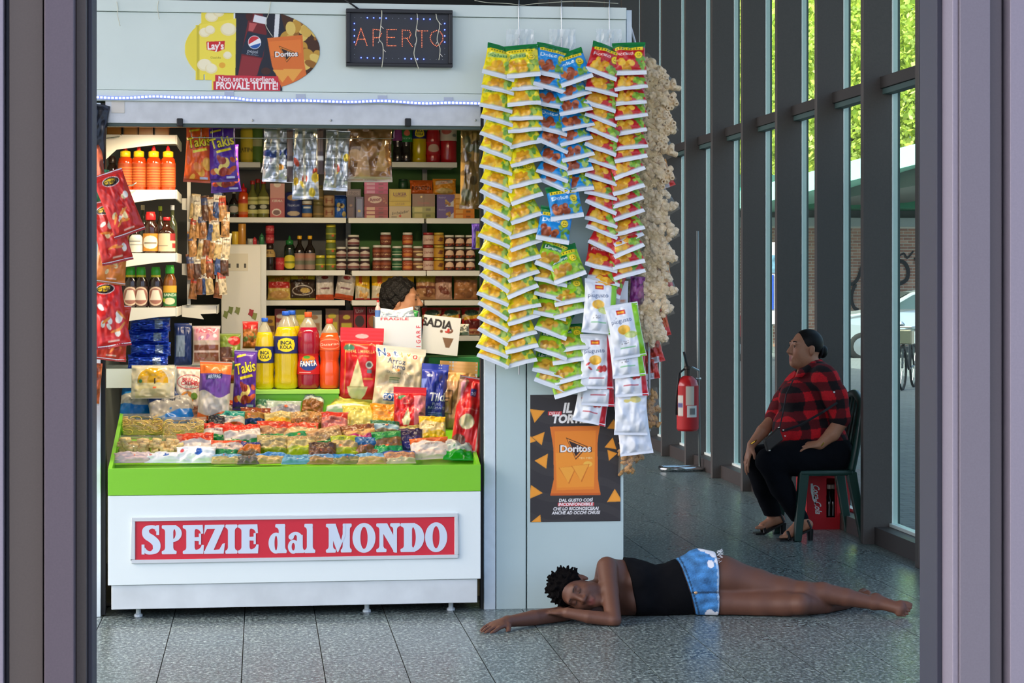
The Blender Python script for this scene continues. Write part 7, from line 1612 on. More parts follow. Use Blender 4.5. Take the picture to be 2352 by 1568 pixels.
# denim shorts with frayed white pockets
D1 = sub((WX(1530, 9.6), 9.33, .0), (WX(1690, 9.6), 9.92, .42), .005)
torso(D1, .013); thighs(D1, .014); D1.wobble(.0035, 46)
D1.clip(P(1558, 1285, 9.58), (-1, 0, -.30)); D1.clip(P(1652, 1300, 9.5), (1, 0, -.02))
D1.f = np.maximum(D1.f, -(D1.ax[2][None, None, :] - .003)).astype(np.float32)
def denim(V):
    rng = np.random.default_rng(2); C = np.tile(np.array((60, 118, 172)) / 255, (len(V), 1)); C *= (1 + .16 * np.sin(V[:, 0] * 61 + np.sin(V[:, 2] * 47) * 2) * np.sin(V[:, 2] * 23 + V[:, 0] * 31 + 1) + .1 * np.sin(V[:, 2] * 130 + V[:, 1] * 70) * np.sin(V[:, 0] * 17) + rng.normal(0, .06, len(V)))[:, None]
    C = np.clip(C, 0, 1)
    for u, v, r in ((1645, 1272, .022), (1636, 1264, .026), (1622, 1262, .02), (1650, 1290, .012), (1634, 1296, .017), (1630, 1408, .02), (1645, 1410, .014)):
        w = (near(V, W(u, v, 9.50), r * 1.0) > .35) | (near(np.c_[V[:, 0], V[:, 0] * 0, V[:, 2]], (W(u, v, 9.5).x, 0, W(u, v, 9.5).z), r) > .4)
        C[w[:, 0]] = np.array((222, 226, 232)) / 255
    hem = V[:, 0] > W(1647, 1300, 9.5).x; C[hem] = C[hem] * .4 + np.array((206, 216, 226)) / 255 * .6
    seam = np.abs(V[:, 0] + .3 * V[:, 2] - (W(1574, 1300, 9.5).x + .3 * W(1574, 1300, 9.5).z)) < .004; C[seam] = C[seam] * .55
    seam2 = np.abs(V[:, 2] - W(1600, 1362, 9.48).z) < .004; C[seam2 & (V[:, 1] < 9.6)] *= .6
    return C
sh_ = link_mesh('shorts', D1.mesh('shorts', print_mat('denim', .85, 0.), denim, o1, 1), pz)
fr_b = MB(); q = random.Random(4)
for i in range(26):
    a = P(1650 + q.uniform(-4, 4), 1262 + q.uniform(0, 30), 9.56 + q.uniform(-.05, .05)); fr_b.tube([a - o1, a - o1 + np.array([q.uniform(.01, .022), q.uniform(-.01, .01), q.uniform(-.012, .01)])], .0012, 4)
tag(fr_b.build('frayed_hem', mat('fray_white', (220, 224, 230), .9), sh_, local=True), kind='stuff')
MB().lathe([(.008, 0), (.008, .003), (.004, .005)], 12).build('button', mat('button_brass', (196, 160, 120), .3, metal=.8), sh_, local=True).matrix_local = Matrix.Translation(Vector(P(1598, 1361, 9.472) - o1)) @ Matrix.Rotation(R_(90), 4, 'X')
# short twisted hair
hr = Sdf(np.array(HC) - .2, np.array(HC) + .2, .0042)
Lh, Nh, Uh = basis(hu, hf)
hr.ell(g1(0, -.026, .046), (.084, .098, .092), M1, .01)
qh = random.Random(8)
for i in range(230):
    th, ph = qh.uniform(0, 6.283), math.acos(qh.uniform(-.25, 1)); d = (Lh * math.cos(th) * math.sin(ph) * .084 + Nh * math.sin(th) * math.sin(ph) * .098 + Uh * math.cos(ph) * .092)
    a = g1(0, -.026, .046) + d * .96; hr.cap(a, a + d.normalized() * qh.uniform(.008, .017) + Vector((qh.uniform(-.008, .008), qh.uniform(-.008, .008), qh.uniform(-.008, .008))), .0075, .005, .004)
a = g1(.045, -.03, .11); hr.chain([a, a + Vector((.012, -.01, .03)), a + Vector((.035, -.012, .044)), a + Vector((.058, -.012, .043)), a + Vector((.062, -.012, .034))], [.008, .0075, .007, .006, .005], .004)
hr.clip(g1(0, .058, .062), (Nh * .86 - Uh * .5)); hr.clip(g1(0, -.02, -.045), (-Uh - Nh * -.35))
link_mesh('hair', hr.mesh('hair', mat('hair_black', (8, 7, 8), .95, spec=.1, bump=.9, bscale=160), None, o1, 0), pz)
# ---------------------------------------------------------------- woman sitting on the green chair by the glass
SK2 = (178, 122, 92)
S2 = Sdf((WX(1690, 12.3), 11.98, .0), (WX(1965, 12.3), 12.82, 1.34), .0055)
YN, YF, YM = 12.20, 12.56, 12.37
def wtorso(s, d=0.):
    s.chain([P(1872, 1030, YM), P(1862, 980, YM), P(1858, 920, YM), P(1868, 868, YM)], [.155 + d, .152 + d, .136 + d, .108 + d], .05)
    s.cap(P(1892, 866, YN + .03), P(1846, 872, YF - .04), .07 + d, .066 + d, .05)
    s.ell(P(1822, 912, YM - .02), (.072 + d, .125 + d, .08 + d), None, .05); s.ell(P(1818, 985, YM), (.105 + d, .15 + d, .12 + d), None, .05)
    s.ell(P(1905, 1020, YM), (.10 + d, .19 + d, .12 + d), None, .05); return s
def nsleeve(s, d=0.): return s.chain([P(1900, 872, YN), P(1918, 912, YN - .03), P(1930, 958, YN - .04)], [.066 + d, .063 + d, .056 + d], .03)
def fsleeve(s, d=0.): return s.chain([P(1832, 880, YF), P(1803, 922, YF + .01), P(1780, 962, YF - .01)], [.068 + d, .062 + d, .054 + d], .03)
wtorso(S2); nsleeve(S2, -.012); fsleeve(S2, -.01)
# near arm folds back to the thigh, far arm reaches over the knee
E2 = P(1932, 966, YN - .04); W2 = P(1884, 1020, YN - .05)
S2.chain([P(1924, 940, YN - .04), E2, P(1912, 996, YN - .05), W2], [.050, .046, .044, .030], .015)
hand(S2, W2, (-1, .0, -.05), (.0, -.35, 1), 1, [.12, .15, .2, .25], .98, .06, .5)
S2.chain([P(1784, 955, YF), P(1752, 990, YF - .08), P(1727, 1020, YF - .1)], [.044, .040, .028], .012)
hand(S2, P(1725, 1024, YF - .1), (-.35, -.1, -1), (-1, -.2, .3), -1, [.16, .18, .2, .24], .98, .05, .5)
# legs: hips, knees, ankles
def wlegs(s, d=0.):
    s.chain([P(1905, 1045, YN + .06), P(1830, 1050, YN + .03), P(1768, 1058, YN + .02)], [.125 + d, .105 + d, .078 + d], .03)
    s.chain([P(1905, 1042, YF - .05), P(1820, 1044, YF - .03), P(1737, 1052, YF - .02)], [.120 + d, .10 + d, .075 + d], .03)
    s.chain([P(1768, 1060, YN + .02), P(1796, 1120, YN + .03), P(1838, 1192, YN + .02)], [.076 + d, .066 + d, .046 + d], .02)
    s.chain([P(1738, 1054, YF - .02), P(1756, 1120, YF - .03), P(1776, 1186, YF - .02)], [.073 + d, .064 + d, .048 + d], .02); return s
wlegs(S2, -.012)
def wfoot(an, heel, ball, toe, Y):
    a, h, b, t = [P(*x, Y) for x in (an, heel, ball, toe)]
    S2.cap(a, h, .032, .026, .012); S2.cap(h, b, .026, .024, .02); S2.cap(a, b, .027, .02, .02)
    for i in range(5):
        o = b + np.array([0, -.03 + .015 * i, -.004]); l = (.05, .048, .043, .037, .03)[i]; S2.cap(o, o + np.array([-l, 0, -.004]), .011 if i == 0 else .0085, .008, .004)
wfoot((1840, 1194), (1856, 1204), (1808, 1229), (1796, 1233), YN + .0); wfoot((1778, 1190), (1792, 1192), (1752, 1208), (1742, 1211), YF - .02)
# head, turned to her front; neck
HC2 = P(1848, 801, YM)
g2, M2 = head(S2, HC2, (.10, 0, 1), (-1, -.22, .12), 1.04)
S2.cap(g2(0, -.03, -.05), P(1866, 862, YM), .058, .066, .03); S2.ell(g2(0, .02, -.085), (.05, .05, .035), M2, .03)
S2.f = np.maximum(S2.f, -(S2.ax[2][None, None, :] - .012)).astype(np.float32)
sp2 = [(g2(0, .09, -.066), .017, (140, 60, 58))] + [(g2(x * .036, .07, -.03), .026, (184, 120, 92)) for x in (-1, 1)]
wm = thing('person', 'woman in a red and black checked shirt sitting sideways on the green chair', 'person', W(1850, 1240, YM)); wm.location.z = 0
o2 = np.array(wm.location)
link_mesh('body', S2.mesh('body', skin_mat('skin_tan', .5), paint(SK2, sp2), o2, 2), wm)
for x in (-1, 1):
    MB().tube([np.array(g2(x * (.018 + .0065 * i), .0865 - .0012 * abs(i - 2), .011 + .0015 * (2 - abs(i - 2)))) - o2 for i in range(5)], .0022, 5).build('lashes', M_lash, wm, local=True)
    MB().lathe([(.0045, 0), (.003, .002), (.001, .003)], 10).build('eye', mat('eye_dark', (20, 14, 12), .2), wm, local=True).matrix_local = Matrix.Translation(Vector(np.array(g2(x * .031, .0845, .006)) - o2)) @ Vector((-1, -.2, 0)).to_track_quat('Z', 'Y').to_matrix().to_4x4()
    MB().tube([np.array(g2(x * (.018 + .009 * i), .0915 - .004 * i, .036 + .003 * (1.5 - abs(i - 1.5)))) - o2 for i in range(4)], .0028, 5).build('eyebrow', M_lash, wm, local=True)
# checked shirt
C2 = Sdf((WX(1745, 12.3), 12.0, .38), (WX(1965, 12.3), 12.8, 1.12), .006)
wtorso(C2, .014); nsleeve(C2, .012); fsleeve(C2, .012); C2.wobble(.004, 30)
C2.clip(P(1880, 862, YM), (-.35, 0, 1)) if False else None
C2.cap(P(1848, 838, YM), P(1850, 868, YM), .045, .045, .01, 'sub')
C2.cap(P(1825, 850, YM), P(1828, 885, YM), .035, .01, .01, 'sub')
C2.clip(P(1860, 1046, YM), (-.35, 0, -1)); 
C2.clip(P(1782, 968, YF), (-.75, 0, -.65)) if False else None
def plaid(V):
    rng = np.random.default_rng(3); a = V[:, 0] * .92 + V[:, 2] * .12 + V[:, 1] * .8; b = V[:, 2] - V[:, 0] * .10
    i = (np.floor(a / .056) % 2 == 0); j = (np.floor(b / .058) % 2 == 0)
    C = np.where((i & j)[:, None], np.array((22, 14, 18)), np.where((i | j)[:, None], np.array((104, 16, 24)), np.array((206, 22, 34)))) / 255.
    return np.clip(C * (1 + rng.normal(0, .04, (len(V), 1))), 0, 1)
cs_ = link_mesh('shirt', C2.mesh('shirt', print_mat('flannel', .9, 0.), plaid, o2, 1), wm)
co = Sdf((WX(1800, 12.3), 12.1, 1.0), (WX(1930, 12.3), 12.66, 1.2), .005)
co.chain([P(1826, 876, YM - .07), P(1842, 856, YM - .10), P(1868, 838, YM - .085), P(1884, 832, YM), P(1868, 838, YM + .085), P(1842, 856, YM + .09), P(1824, 876, YM + .05)], [.014, .024, .022, .02, .022, .024, .014], .008)
link_mesh('collar', co.mesh('collar', MATS['flannel'], plaid, o2, 1), cs_)
q = np.array(P(1916, 900, YN - .105)); MB().lathe([(.006, 0), (.006, .002)], 10).build('button', mat('button_white', (226, 226, 226), .3), cs_, local=True).matrix_local = Matrix.Translation(Vector(q - o2)) @ Matrix.Rotation(R_(90), 4, 'X')
for sl_, pts in (('cuff', [P(1905, 955, YN - .11), P(1932, 968, YN - .11)]),):
    pass
# dark trousers
L2 = Sdf((WX(1705, 12.3), 12.0, .05), (WX(1965, 12.3), 12.78, .62), .006)
wlegs(L2, .006); L2.cap(P(1910, 1040, YN + .05), P(1910, 1040, YF - .05), .13, .13, .03); L2.wobble(.004, 28, 1.)
L2.f = np.maximum(L2.f, -(L2.ax[2][None, None, :] - .115)).astype(np.float32)
link_mesh('trousers', L2.mesh('trousers', mat('trousers_navy', (11, 13, 19), .9, spec=.15, bump=.3, bscale=300), None, o2, 2), wm)
# smooth pinned hair with a bun
h2 = Sdf(np.array(HC2) - .19, np.array(HC2) + .19, .0045)
L_, N_, U_ = basis((.10, 0, 1), (-1, -.22, .12))
h2.ell(g2(0, -.022, .038), (.080, .097, .088), M2, .01); h2.clip(g2(0, .048, .062), (N_ * .8 - U_ * .32)); h2.clip(g2(0, .015, -.02), (N_ * .5 - U_ * .9))
h2.ell(g2(0, -.122, -.006), (.036, .034, .042), M2, .012)
hh = link_mesh('hair', h2.mesh('hair', mat('hair_brown', (14, 10, 9), .5, spec=.25, bump=.12, bscale=300), None, o2, 2), wm)
MB().tube([np.array(g2(.036 * math.cos(a), -.102, -.006 + .040 * math.sin(a))) - o2 for a in [k * .45 for k in range(14)]], .006, 6, True).build('scrunchie', mat('scrunchie', (12, 14, 22), .8), hh, local=True)
# sandals, bracelet, shoulder bag
def sandal(ball, heel, Y, lab=None):
    b, h = P(*ball, Y) - o2, P(*heel, Y) - o2; m = MB()
    ba = np.array([b[0], b[1], .012]); tip = ba + np.array([-.055, 0, -.002]); hl = np.array([h[0] + .012, h[1], .078])
    for p0, p1 in ((tip, ba), (ba, hl)):
        d = p1 - p0; n = np.array([0, .042, 0]); t = np.array([0, 0, .012]); m.add([p0 - n - t, p0 + n - t, p1 + n * .8 - t, p1 - n * .8 - t, p0 - n, p0 + n, p1 + n * .8, p1 - n * .8], [(0, 1, 2, 3), (7, 6, 5, 4), (0, 4, 5, 1), (1, 5, 6, 2), (2, 6, 7, 3), (3, 7, 4, 0)])
    m.lathe([(.018, 0), (.022, .07)], 10, (hl[0], hl[1], 0)); 
    m.tube([ba + np.array([.005, -.045, 0]), ba + np.array([.0, -.02, .042]), ba + np.array([.0, .02, .042]), ba + np.array([.005, .045, 0])], .011, 6)
    m.tube([hl + np.array([0, -.035, 0]), hl + np.array([-.02, -.03, .045]), hl + np.array([-.02, .03, .045]), hl + np.array([0, .035, 0])], .007, 6)
    m.build('sandal', mat('sandal_black', (18, 15, 15), .45), wm, local=True)
sandal((1808, 1232), (1856, 1214), YN); sandal((1752, 1212), (1794, 1200), YF - .02)
gold = mat('gold', (206, 160, 60), .25, metal=.9)
c = P(1729, 1014, YF - .1) - o2; MB().tube([c + np.array([.030 * math.cos(k * .7) * .9, .030 * math.sin(k * .7), .018 * math.cos(k * .7)]) for k in range(9)], .0055, 6, True).build('bracelet', gold, wm, local=True)
c = P(1887, 1018, YN - .05) - o2; MB().tube([c + np.array([.024 * math.cos(k * .7) * .8, .033 * math.sin(k * .7), .026 * math.cos(k * .7)]) for k in range(9)], .004, 6, True).build('bracelet', gold, wm, local=True)
YBg = 12.06
bg = thing('shoulder_bag', 'small dark brown shoulder bag resting on the lap of the seated woman', 'bag', W(1776, 1025, YBg))
bb = np.array(bg.location)
pts = [P(1756, 1012, YBg), P(1790, 982, YBg), P(1800, 1010, YBg), P(1764, 1038, YBg)]
m = MB(); m.add([p - bb for p in pts] + [p - bb + np.array([0, .05, 0]) for p in pts], [(0, 3, 2, 1), (4, 5, 6, 7), (0, 1, 5, 4), (1, 2, 6, 5), (2, 3, 7, 6), (3, 0, 4, 7)]); m.build('pouch', mat('bag_leather', (44, 38, 34), .5), bg, local=True, bevel=.008)
MB().tube([p - bb for p in (P(1796, 990, YBg + .02), P(1840, 975, YBg - .0), P(1890, 946, YBg - .03), P(1922, 925, YN - .13))], .008, 6).build('strap', mat('strap_black', (26, 24, 28), .6), bg, local=True)
MB().tube([p - bb for p in (P(1790, 984, YBg + .04), P(1798, 950, 12.20), P(1806, 905, 12.24), P(1822, 872, 12.26))], .004, 6).build('strap', MATS['strap_black'], bg, local=True)
for u, v in ((1789, 981), (1799, 987), (1803, 1001), (1768, 1034)): q = P(u, v, YBg - .004) - bb; MB().lathe([(.006, -.003), (.006, .003)], 8, tuple(q)).build('ring', M_steel, bg, local=True)
# ---------------------------------------------------------------- green plastic chair
M_ch = mat('chair_green', (24, 58, 50), .38, coat=.2)
chr_ = thing('plastic_chair', 'dark green plastic garden chair under the seated woman, back to the glass', 'chair', W(1890, 1242, 12.36)); chr_.location.z = 0
oc = np.array(chr_.location)
YN2, YF2 = 12.13, 12.62
zs_ = float(P(1890, 1080, YN2)[2])
xf, xb = WX(1838, YN2), WX(1962, YN2)
m = MB(); m.box((xf, YN2, zs_ - .035), (xb, YF2, zs_)); m.build('seat', M_ch, chr_, bevel=.014)
def cleg(a, b, w0, w1, nm='leg'):
    a, b = np.array(a), np.array(b); m = MB()
    A = lambda p, w: [p + np.array(d) * w for d in ((-.5, -.45, 0), (.5, -.45, 0), (.5, .45, 0), (-.5, .45, 0))]
    m.add(A(a, w0) + A(b, w1), [(0, 1, 2, 3), (7, 6, 5, 4), (0, 4, 5, 1), (1, 5, 6, 2), (2, 6, 7, 3), (3, 7, 4, 0)]); return m.build(nm, M_ch, chr_, bevel=.006)
for Y, u0, u1 in ((YN2 + .03, 1846, 1831), (YF2 - .03, 1812, 1783)): cleg((WX(u0, Y), Y, zs_ - .01), (WX(u1, Y), Y, .0), .062, .046)
for Y, u0, u1 in ((YN2 + .03, 1954, 1984), (YF2 - .03, 1925, 1948)): cleg((WX(u0, Y), Y, zs_ - .01), (WX(u1, Y), Y, .0), .062, .046)
zt_ = float(P(1975, 912, YN2)[2])
xk = WX(1985, YN2)
arch = [(xb - .01, YN2 + .03, zs_ - .01), (xb + .02, YN2 + .02, zs_ + .15), (xk - .015, YN2 + .03, zs_ + .32), (xk - .0, YN2 + .07, zt_ - .04), (xk + .01, YN2 + .16, zt_ - .005), (xk + .015, (YN2 + YF2) / 2, zt_ + .01), (xk + .01, YF2 - .16, zt_ - .005), (xk, YF2 - .07, zt_ - .04), (xk - .015, YF2 - .03, zs_ + .32), (xb + .02, YF2 - .02, zs_ + .15), (xb - .01, YF2 - .03, zs_ - .01)]
MB().tube(catmull(arch, 6), .026, 8).build('back_frame', M_ch, chr_, smooth=True)
for k in range(5):
    y = YN2 + .1 + k * (YF2 - YN2 - .2) / 4
    MB().tube([(xb + .0, y, zs_ - .005), (xb + .025, y, zs_ + .16), (xk - .01, y, zs_ + .32), (xk + .008, y, zt_ - .01)], .016, 6).build('back_slat', M_ch, chr_, smooth=True)
# ---------------------------------------------------------------- red drinks crate
YCr = 12.72
cr_ = thing('drinks_crate', 'red plastic drinks crate with white script standing behind the chair', 'crate', W(1902, 1222, YCr)); cr_.location.z = 0
M_red = mat('crate_red', (196, 22, 34), .4, coat=.15); M_redd = mat('crate_red_inner', (110, 14, 22), .5)
x0, x1 = WX(1853, YCr), WX(1952, YCr); zc = float(P(1900, 1088, YCr)[2]); dC = .26
xa, xb2 = WX(1898, YCr), WX(1918, YCr); za, zb2 = float(P(0 + 1900, 1188, YCr)[2]), float(P(1900, 1098, YCr)[2])
m = MB(); m.box((x0, YCr, 0), (xa, YCr + .012, zc)).box((xb2, YCr, 0), (x1, YCr + .012, zc)).box((xa, YCr, 0), (xb2, YCr + .012, za)).box((xa, YCr, zb2), (xb2, YCr + .012, zc)); m.build('front_wall', M_red, cr_)
MB().box((x0, YCr + .012, 0), (x0 + .012, YCr + dC, zc)).build('side_wall', M_red, cr_); MB().box((x1 - .012, YCr + .012, 0), (x1, YCr + dC, zc)).build('side_wall', M_red, cr_)
MB().box((x0 + .012, YCr + dC - .012, 0), (x1 - .012, YCr + dC, zc)).build('back_wall', M_red, cr_); MB().box((x0 + .012, YCr + .012, .0), (x1 - .012, YCr + dC - .012, .012)).build('bottom', M_redd, cr_)
MB().box((xa - .004, YCr - .008, za - .016), (xb2 + .004, YCr + .004, za)).build('rib', M_red, cr_); MB().box((xb2 + .01, YCr - .008, .04), (xb2 + .03, YCr, zc)).build('rib', M_red, cr_)
MB().box((x0 - .003, YCr - .006, zc - .02), (x1 + .003, YCr + dC + .004, zc + .003)).build('rim', M_red, cr_)
flat_text('Coca-Cola', float(P(1877, 1156, YCr)[0]), float(P(1877, 1145, YCr)[2]), .042, mat('crate_white', (226, 222, 216), .5), YCr - .0015, cr_, 'script', bold=.02, shear=.35, fit=.19, rot=R_(-84))
m = MB(); wv = [P(1862, 1110, YCr), P(1867, 1110, YCr), P(1868, 1130, YCr), P(1874, 1148, YCr), P(1873, 1160, YCr), P(1866, 1146, YCr), P(1862, 1128, YCr)]
m.add([w + np.array([0, -.0015, 0]) for w in wv[::-1]], [tuple(range(7))[::-1]]); m.build('swoosh', MATS['crate_white'], cr_)
# bottle necks inside the crate
for k in range(2):
    q = P(1904 + 9 * k, 1150, YCr + .07); bottle('wine', 1904 + 9 * k, 1200, 24, 95, YCr + .07, dk, cmat((226, 206, 190)), None, None, 'cb', 'glass_bottle', ['dark glass bottle seen through the crate slot', 'second dark bottle deeper in the crate slot'][k], 'bottle', 'bottles in the drinks crate', z=.014)
# ---------------------------------------------------------------- fire extinguisher on a chrome stand
YE = 16.75
sE = PX(YE, 1580)
st2 = thing('extinguisher_stand', 'chrome floor stand with a tall thin pole for the fire extinguisher', 'stand', W(1570, 1072, YE)); st2.location.z = 0
ps = [W(u, v, YE) for u, v in ((1604, 530), (1605, 800), (1609, 1060))]
MB().tube([(ps[0].x, YE + .03, ps[0].z), (ps[1].x, YE + .03, ps[1].z), (ps[2].x, YE + .03, .03)], .011, 8).build('pole', mat('pole_grey', (150, 156, 154), .4, metal=.5), st2, smooth=True)
zb = .022
M_chr = mat('chrome', (210, 212, 214), .15, metal=1.)
MB().tube([(WX(1612, YE), YE - .04, zb), (WX(1530, YE), YE - .04, zb), (WX(1522, YE), YE + .0, zb), (WX(1522, YE), YE + .10, zb), (WX(1530, YE), YE + .14, zb), (WX(1612, YE), YE + .14, zb)], .02, 8).build('base_loop', M_chr, st2, smooth=True)
MB().tube([(ps[2].x, YE + .03, .03), (ps[2].x, YE - .02, .022)], .014, 8).build('foot_joint', M_chr, st2)
MB().tube([W(1598, 870, YE + .03), W(1610, 870, YE + .03)], .012, 6).build('hook_bar', M_chr, st2)
ex = thing('fire_extinguisher', 'red fire extinguisher hanging on the chrome stand', 'extinguisher', W(1579, 990, YE))
hE = 128 * sE; rE = 25 * sE
MB().lathe([(.02, 0), (rE * .9, .004), (rE, .02), (rE, hE * .82), (rE * .85, hE * .92), (rE * .45, hE * .985), (.02, hE)], 20).build('cylinder', mat('ext_red', (176, 26, 30), .3, coat=.4), ex, local=True, smooth=True)
MB().lathe([(.022, hE - .005), (.022, hE + .05), (.03, hE + .055), (.03, hE + .075), (.012, hE + .08)], 12).build('valve', mat('ext_valve', (60, 52, 48), .4, metal=.5), ex, local=True)
MB().tube([(-.0, 0, hE + .07), (-.02, -.02, hE + .13), (-.035, -.02, hE + .20)], .010, 6).build('lever', M_black, ex, local=True)
MB().tube([(.0, 0, hE + .06), (.04, 0, hE + .07), (.10, .01, hE + .04)], .008, 6).build('bracket_hook', M_chr, ex, local=True)
MB().tube([(-.02, -.0, hE + .06), (-.075, -.02, hE + .02), (-.1, -.02, hE * .6), (-.098, -.02, hE * .3)], .010, 6).build('hose', M_black, ex, local=True, smooth=True)
lc = Cv(1.1, 60, (176, 26, 30)); lc.rect(.08, .30, .3, .78, (206, 200, 190)); lc.rect(.38, .55, .64, .98, (206, 200, 186)); lc.rect(.42, .28, .75, .54, (214, 214, 210)); lc.rect(.5, .34, .68, .48, (120, 120, 120)); lc.rect(.1, .5, .28, .6, (90, 90, 140))
link_mesh('label', wrap_mesh('label', rE + .0015, hE * .05, hE * .82, lc, M_paper, 170), ex)
# ---------------------------------------------------------------- clerk behind the counter
YQ = 11.5
S3 = Sdf((WX(850, YQ), YQ - .3, .3), (WX(1010, YQ), YQ + .34, 1.66), .0065)
HC3 = P(926, 691, YQ)
g3, M3 = head(S3, HC3, (-.05, 0, 1), (.93, -.35, -.10), 1.0)
S3.cap(g3(0, -.03, -.05), P(915, 760, YQ), .05, .055, .03); S3.chain([P(915, 760, YQ), P(915, 900, YQ), P(915, 1000, YQ), P(915, 1080, YQ)], [.12, .15, .14, .16], .05)
S3.cap(P(912, 765, YQ - .15), P(914, 765, YQ + .16), .06, .06, .05)
ck = thing('person', 'dark-haired shopkeeper in profile behind the counter, only the head showing', 'person', W(915, 1100, YQ)); ck.location.z = .02
for s_3, t in ((1, 0),):
    for y in (-.09, .09): S3.cap(P(915, 1080, YQ) + np.array([0, y, 0]), P(915, 1180, YQ) + np.array([0, y, 0]), .1, .09, .03)
o3 = np.array(ck.location)
link_mesh('body', S3.mesh('body', skin_mat('skin_fair', .5), paint((188, 132, 98), [(g3(0, .09, -.066), .017, (170, 90, 80))]), o3, 1), ck)
h3 = Sdf(np.array(HC3) - .2, np.array(HC3) + .2, .005); L_, N_, U_ = basis((-.05, 0, 1), (.93, -.35, -.10))
h3.ell(g3(0, -.028, .040), (.092, .108, .098), M3, .01); h3.ell(g3(0, -.075, -.03), (.075, .06, .075), M3, .03); h3.clip(g3(0, .05, .052), (N_ * .85 - U_ * .45)); h3.clip(g3(0, .018, -.0), (N_ * .7 - U_ * .75)); h3.wobble(.009, 90)
link_mesh('hair', h3.mesh('hair', mat('hair_curly', (18, 13, 12), .6, bump=.8, bscale=120), None, o3, 1), ck)
j3 = Sdf((WX(840, YQ), YQ - .34, .3), (WX(1020, YQ), YQ + .38, 1.45), .008)
j3.chain([P(915, 765, YQ), P(915, 900, YQ), P(915, 1000, YQ), P(915, 1120, YQ)], [.14, .17, .16, .18], .05); j3.cap(P(912, 765, YQ - .15), P(914, 765, YQ + .16), .085, .085, .05); j3.cap(P(912, 770, YQ - .2), P(925, 880, YQ - .2), .06, .055, .03); j3.cap(P(912, 770, YQ + .2), P(925, 880, YQ + .2), .06, .055, .03)
j3.cap(P(915, 740, YQ), P(916, 700, YQ), .06, .06, .0, 'sub')
link_mesh('jacket', j3.mesh('jacket', mat('jacket_blue', (30, 50, 90), .8), None, o3, 1), ck)
for x in (-1, 1):
    MB().tube([np.array(g3(x * (.014 + .010 * i), .090 - .004 * i, .029 + .003 * (1.5 - abs(i - 1.5)))) - o3 for i in range(4)], .0028, 5).build('eyebrow', M_lash, ck, local=True)
    MB().tube([np.array(g3(x * (.018 + .0065 * i), .0868 - .0012 * abs(i - 2), .006)) - o3 for i in range(5)], .0022, 5).build('lashes', M_lash, ck, local=True)
# ---------------------------------------------------------------- the street beyond the glass
def PG(u, v): 
    """point of the flat street seen at a pixel below the horizon"""
    t = (EYE + .07) / ((v - HOR) / F); xc = (u - 1176) / F
    return Vector((t * (ST + xc * CT), t * (CT - xc * ST), -.07))
YW = 50.0
# brick wall of the building across the street: courses of single bricks over a mortar core
M_mort = mat('mortar', (232, 224, 212), .9)
M_br = [mat('brick_%d' % i, c, .85, noise=.12, nscale=8) for i, c in enumerate(((204, 150, 128), (190, 136, 116), (216, 166, 146), (178, 128, 112)))]
bw = thing('brick_building', 'red brick building with a pale band and graffiti across the street', 'building', (W(1950, 645, YW).x, YW, -.07))
x0, x1 = W(1640, 645, YW).x, W(2330, 645, YW).x
zt = W(1950, 520, YW).z
MB().box((x0 - 8, YW + .004, -.07), (x1 + 12, YW + 6, zt)).build('wall_core', M_mort, bw)
LB, HB, J = .24, .060, .017
bm_ = [MB().box((0, 0, 0), (LB - J, .03, HB)).mesh('brick', m) for m in M_br]
rows = int((zt + .07) / (HB + J)); seen = [(1688, 1706), (1764, 1784), (1848, 1876), (1945, 1984), (2060, 2112)]
q = random.Random(5); rest = MB(); nb_ = 0
cand = []
for r in range(rows):
    z = -.07 + r * (HB + J) + J; x = x0 - (LB / 2 if r % 2 else 0)
    while x < x1:
        uu = 1176 + F * ((x + LB / 2) * CT - YW * ST) / ((x + LB / 2) * ST + YW * CT); vv = HOR - F * (z - EYE) / ((x + LB / 2) * ST + YW * CT)
        vis = any(a - 14 < uu < b + 14 for a, b in seen[2:]) and vv < 770
        cand.append((not vis, x, z)); x += LB
cand.sort(key=lambda c: c[0])
for i, (nv, x, z) in enumerate(cand):
    if i < 300 and not nv: link_mesh('brick', bm_[q.randrange(4)], bw, (x - bw.location.x, -.006 + q.uniform(-.003, .003), z - bw.location.z))
    else:
        rest.cur = q.randrange(4); rest.box((x, YW - .004, z), (x + LB - J, YW + .02, z + HB))
tag(rest.build('bricks', M_br, bw), kind='stuff')
MB().box((x0 - 8, YW - .05, zt), (x1 + 12, YW + .3, W(1950, 500, YW).z)).build('stone_band', mat('band_stone', (190, 196, 198), .7), bw)
zb0, zb1 = W(1950, 500, YW).z, W(1950, 455, YW).z
MB().box((x0 - 8, YW + .5, zb0), (x1 + 12, YW + 6, zb1 + .6)).build('shaded_glazing', mat('dark_glazing', (74, 96, 92), .3), bw)
M_teal = mat('roof_teal', (70, 190, 160), .4); M_tealp = mat('roof_mint', (150, 226, 204), .4); M_grey = mat('soffit_grey', (110, 118, 114), .6)
for i, (v0, v1, m, dy, nm) in enumerate(((455, 478, mat('fascia_green', (20, 130, 90), .4), -1.2, 'green_fascia'), (432, 455, M_teal, -1.8, 'teal_fascia'))):
    MB().box((x0 - 8, YW + dy, W(1950, v1, YW + dy).z), (x1 + 12, YW + .6, W(1950, v0, YW + dy).z)).build(nm, m, bw)
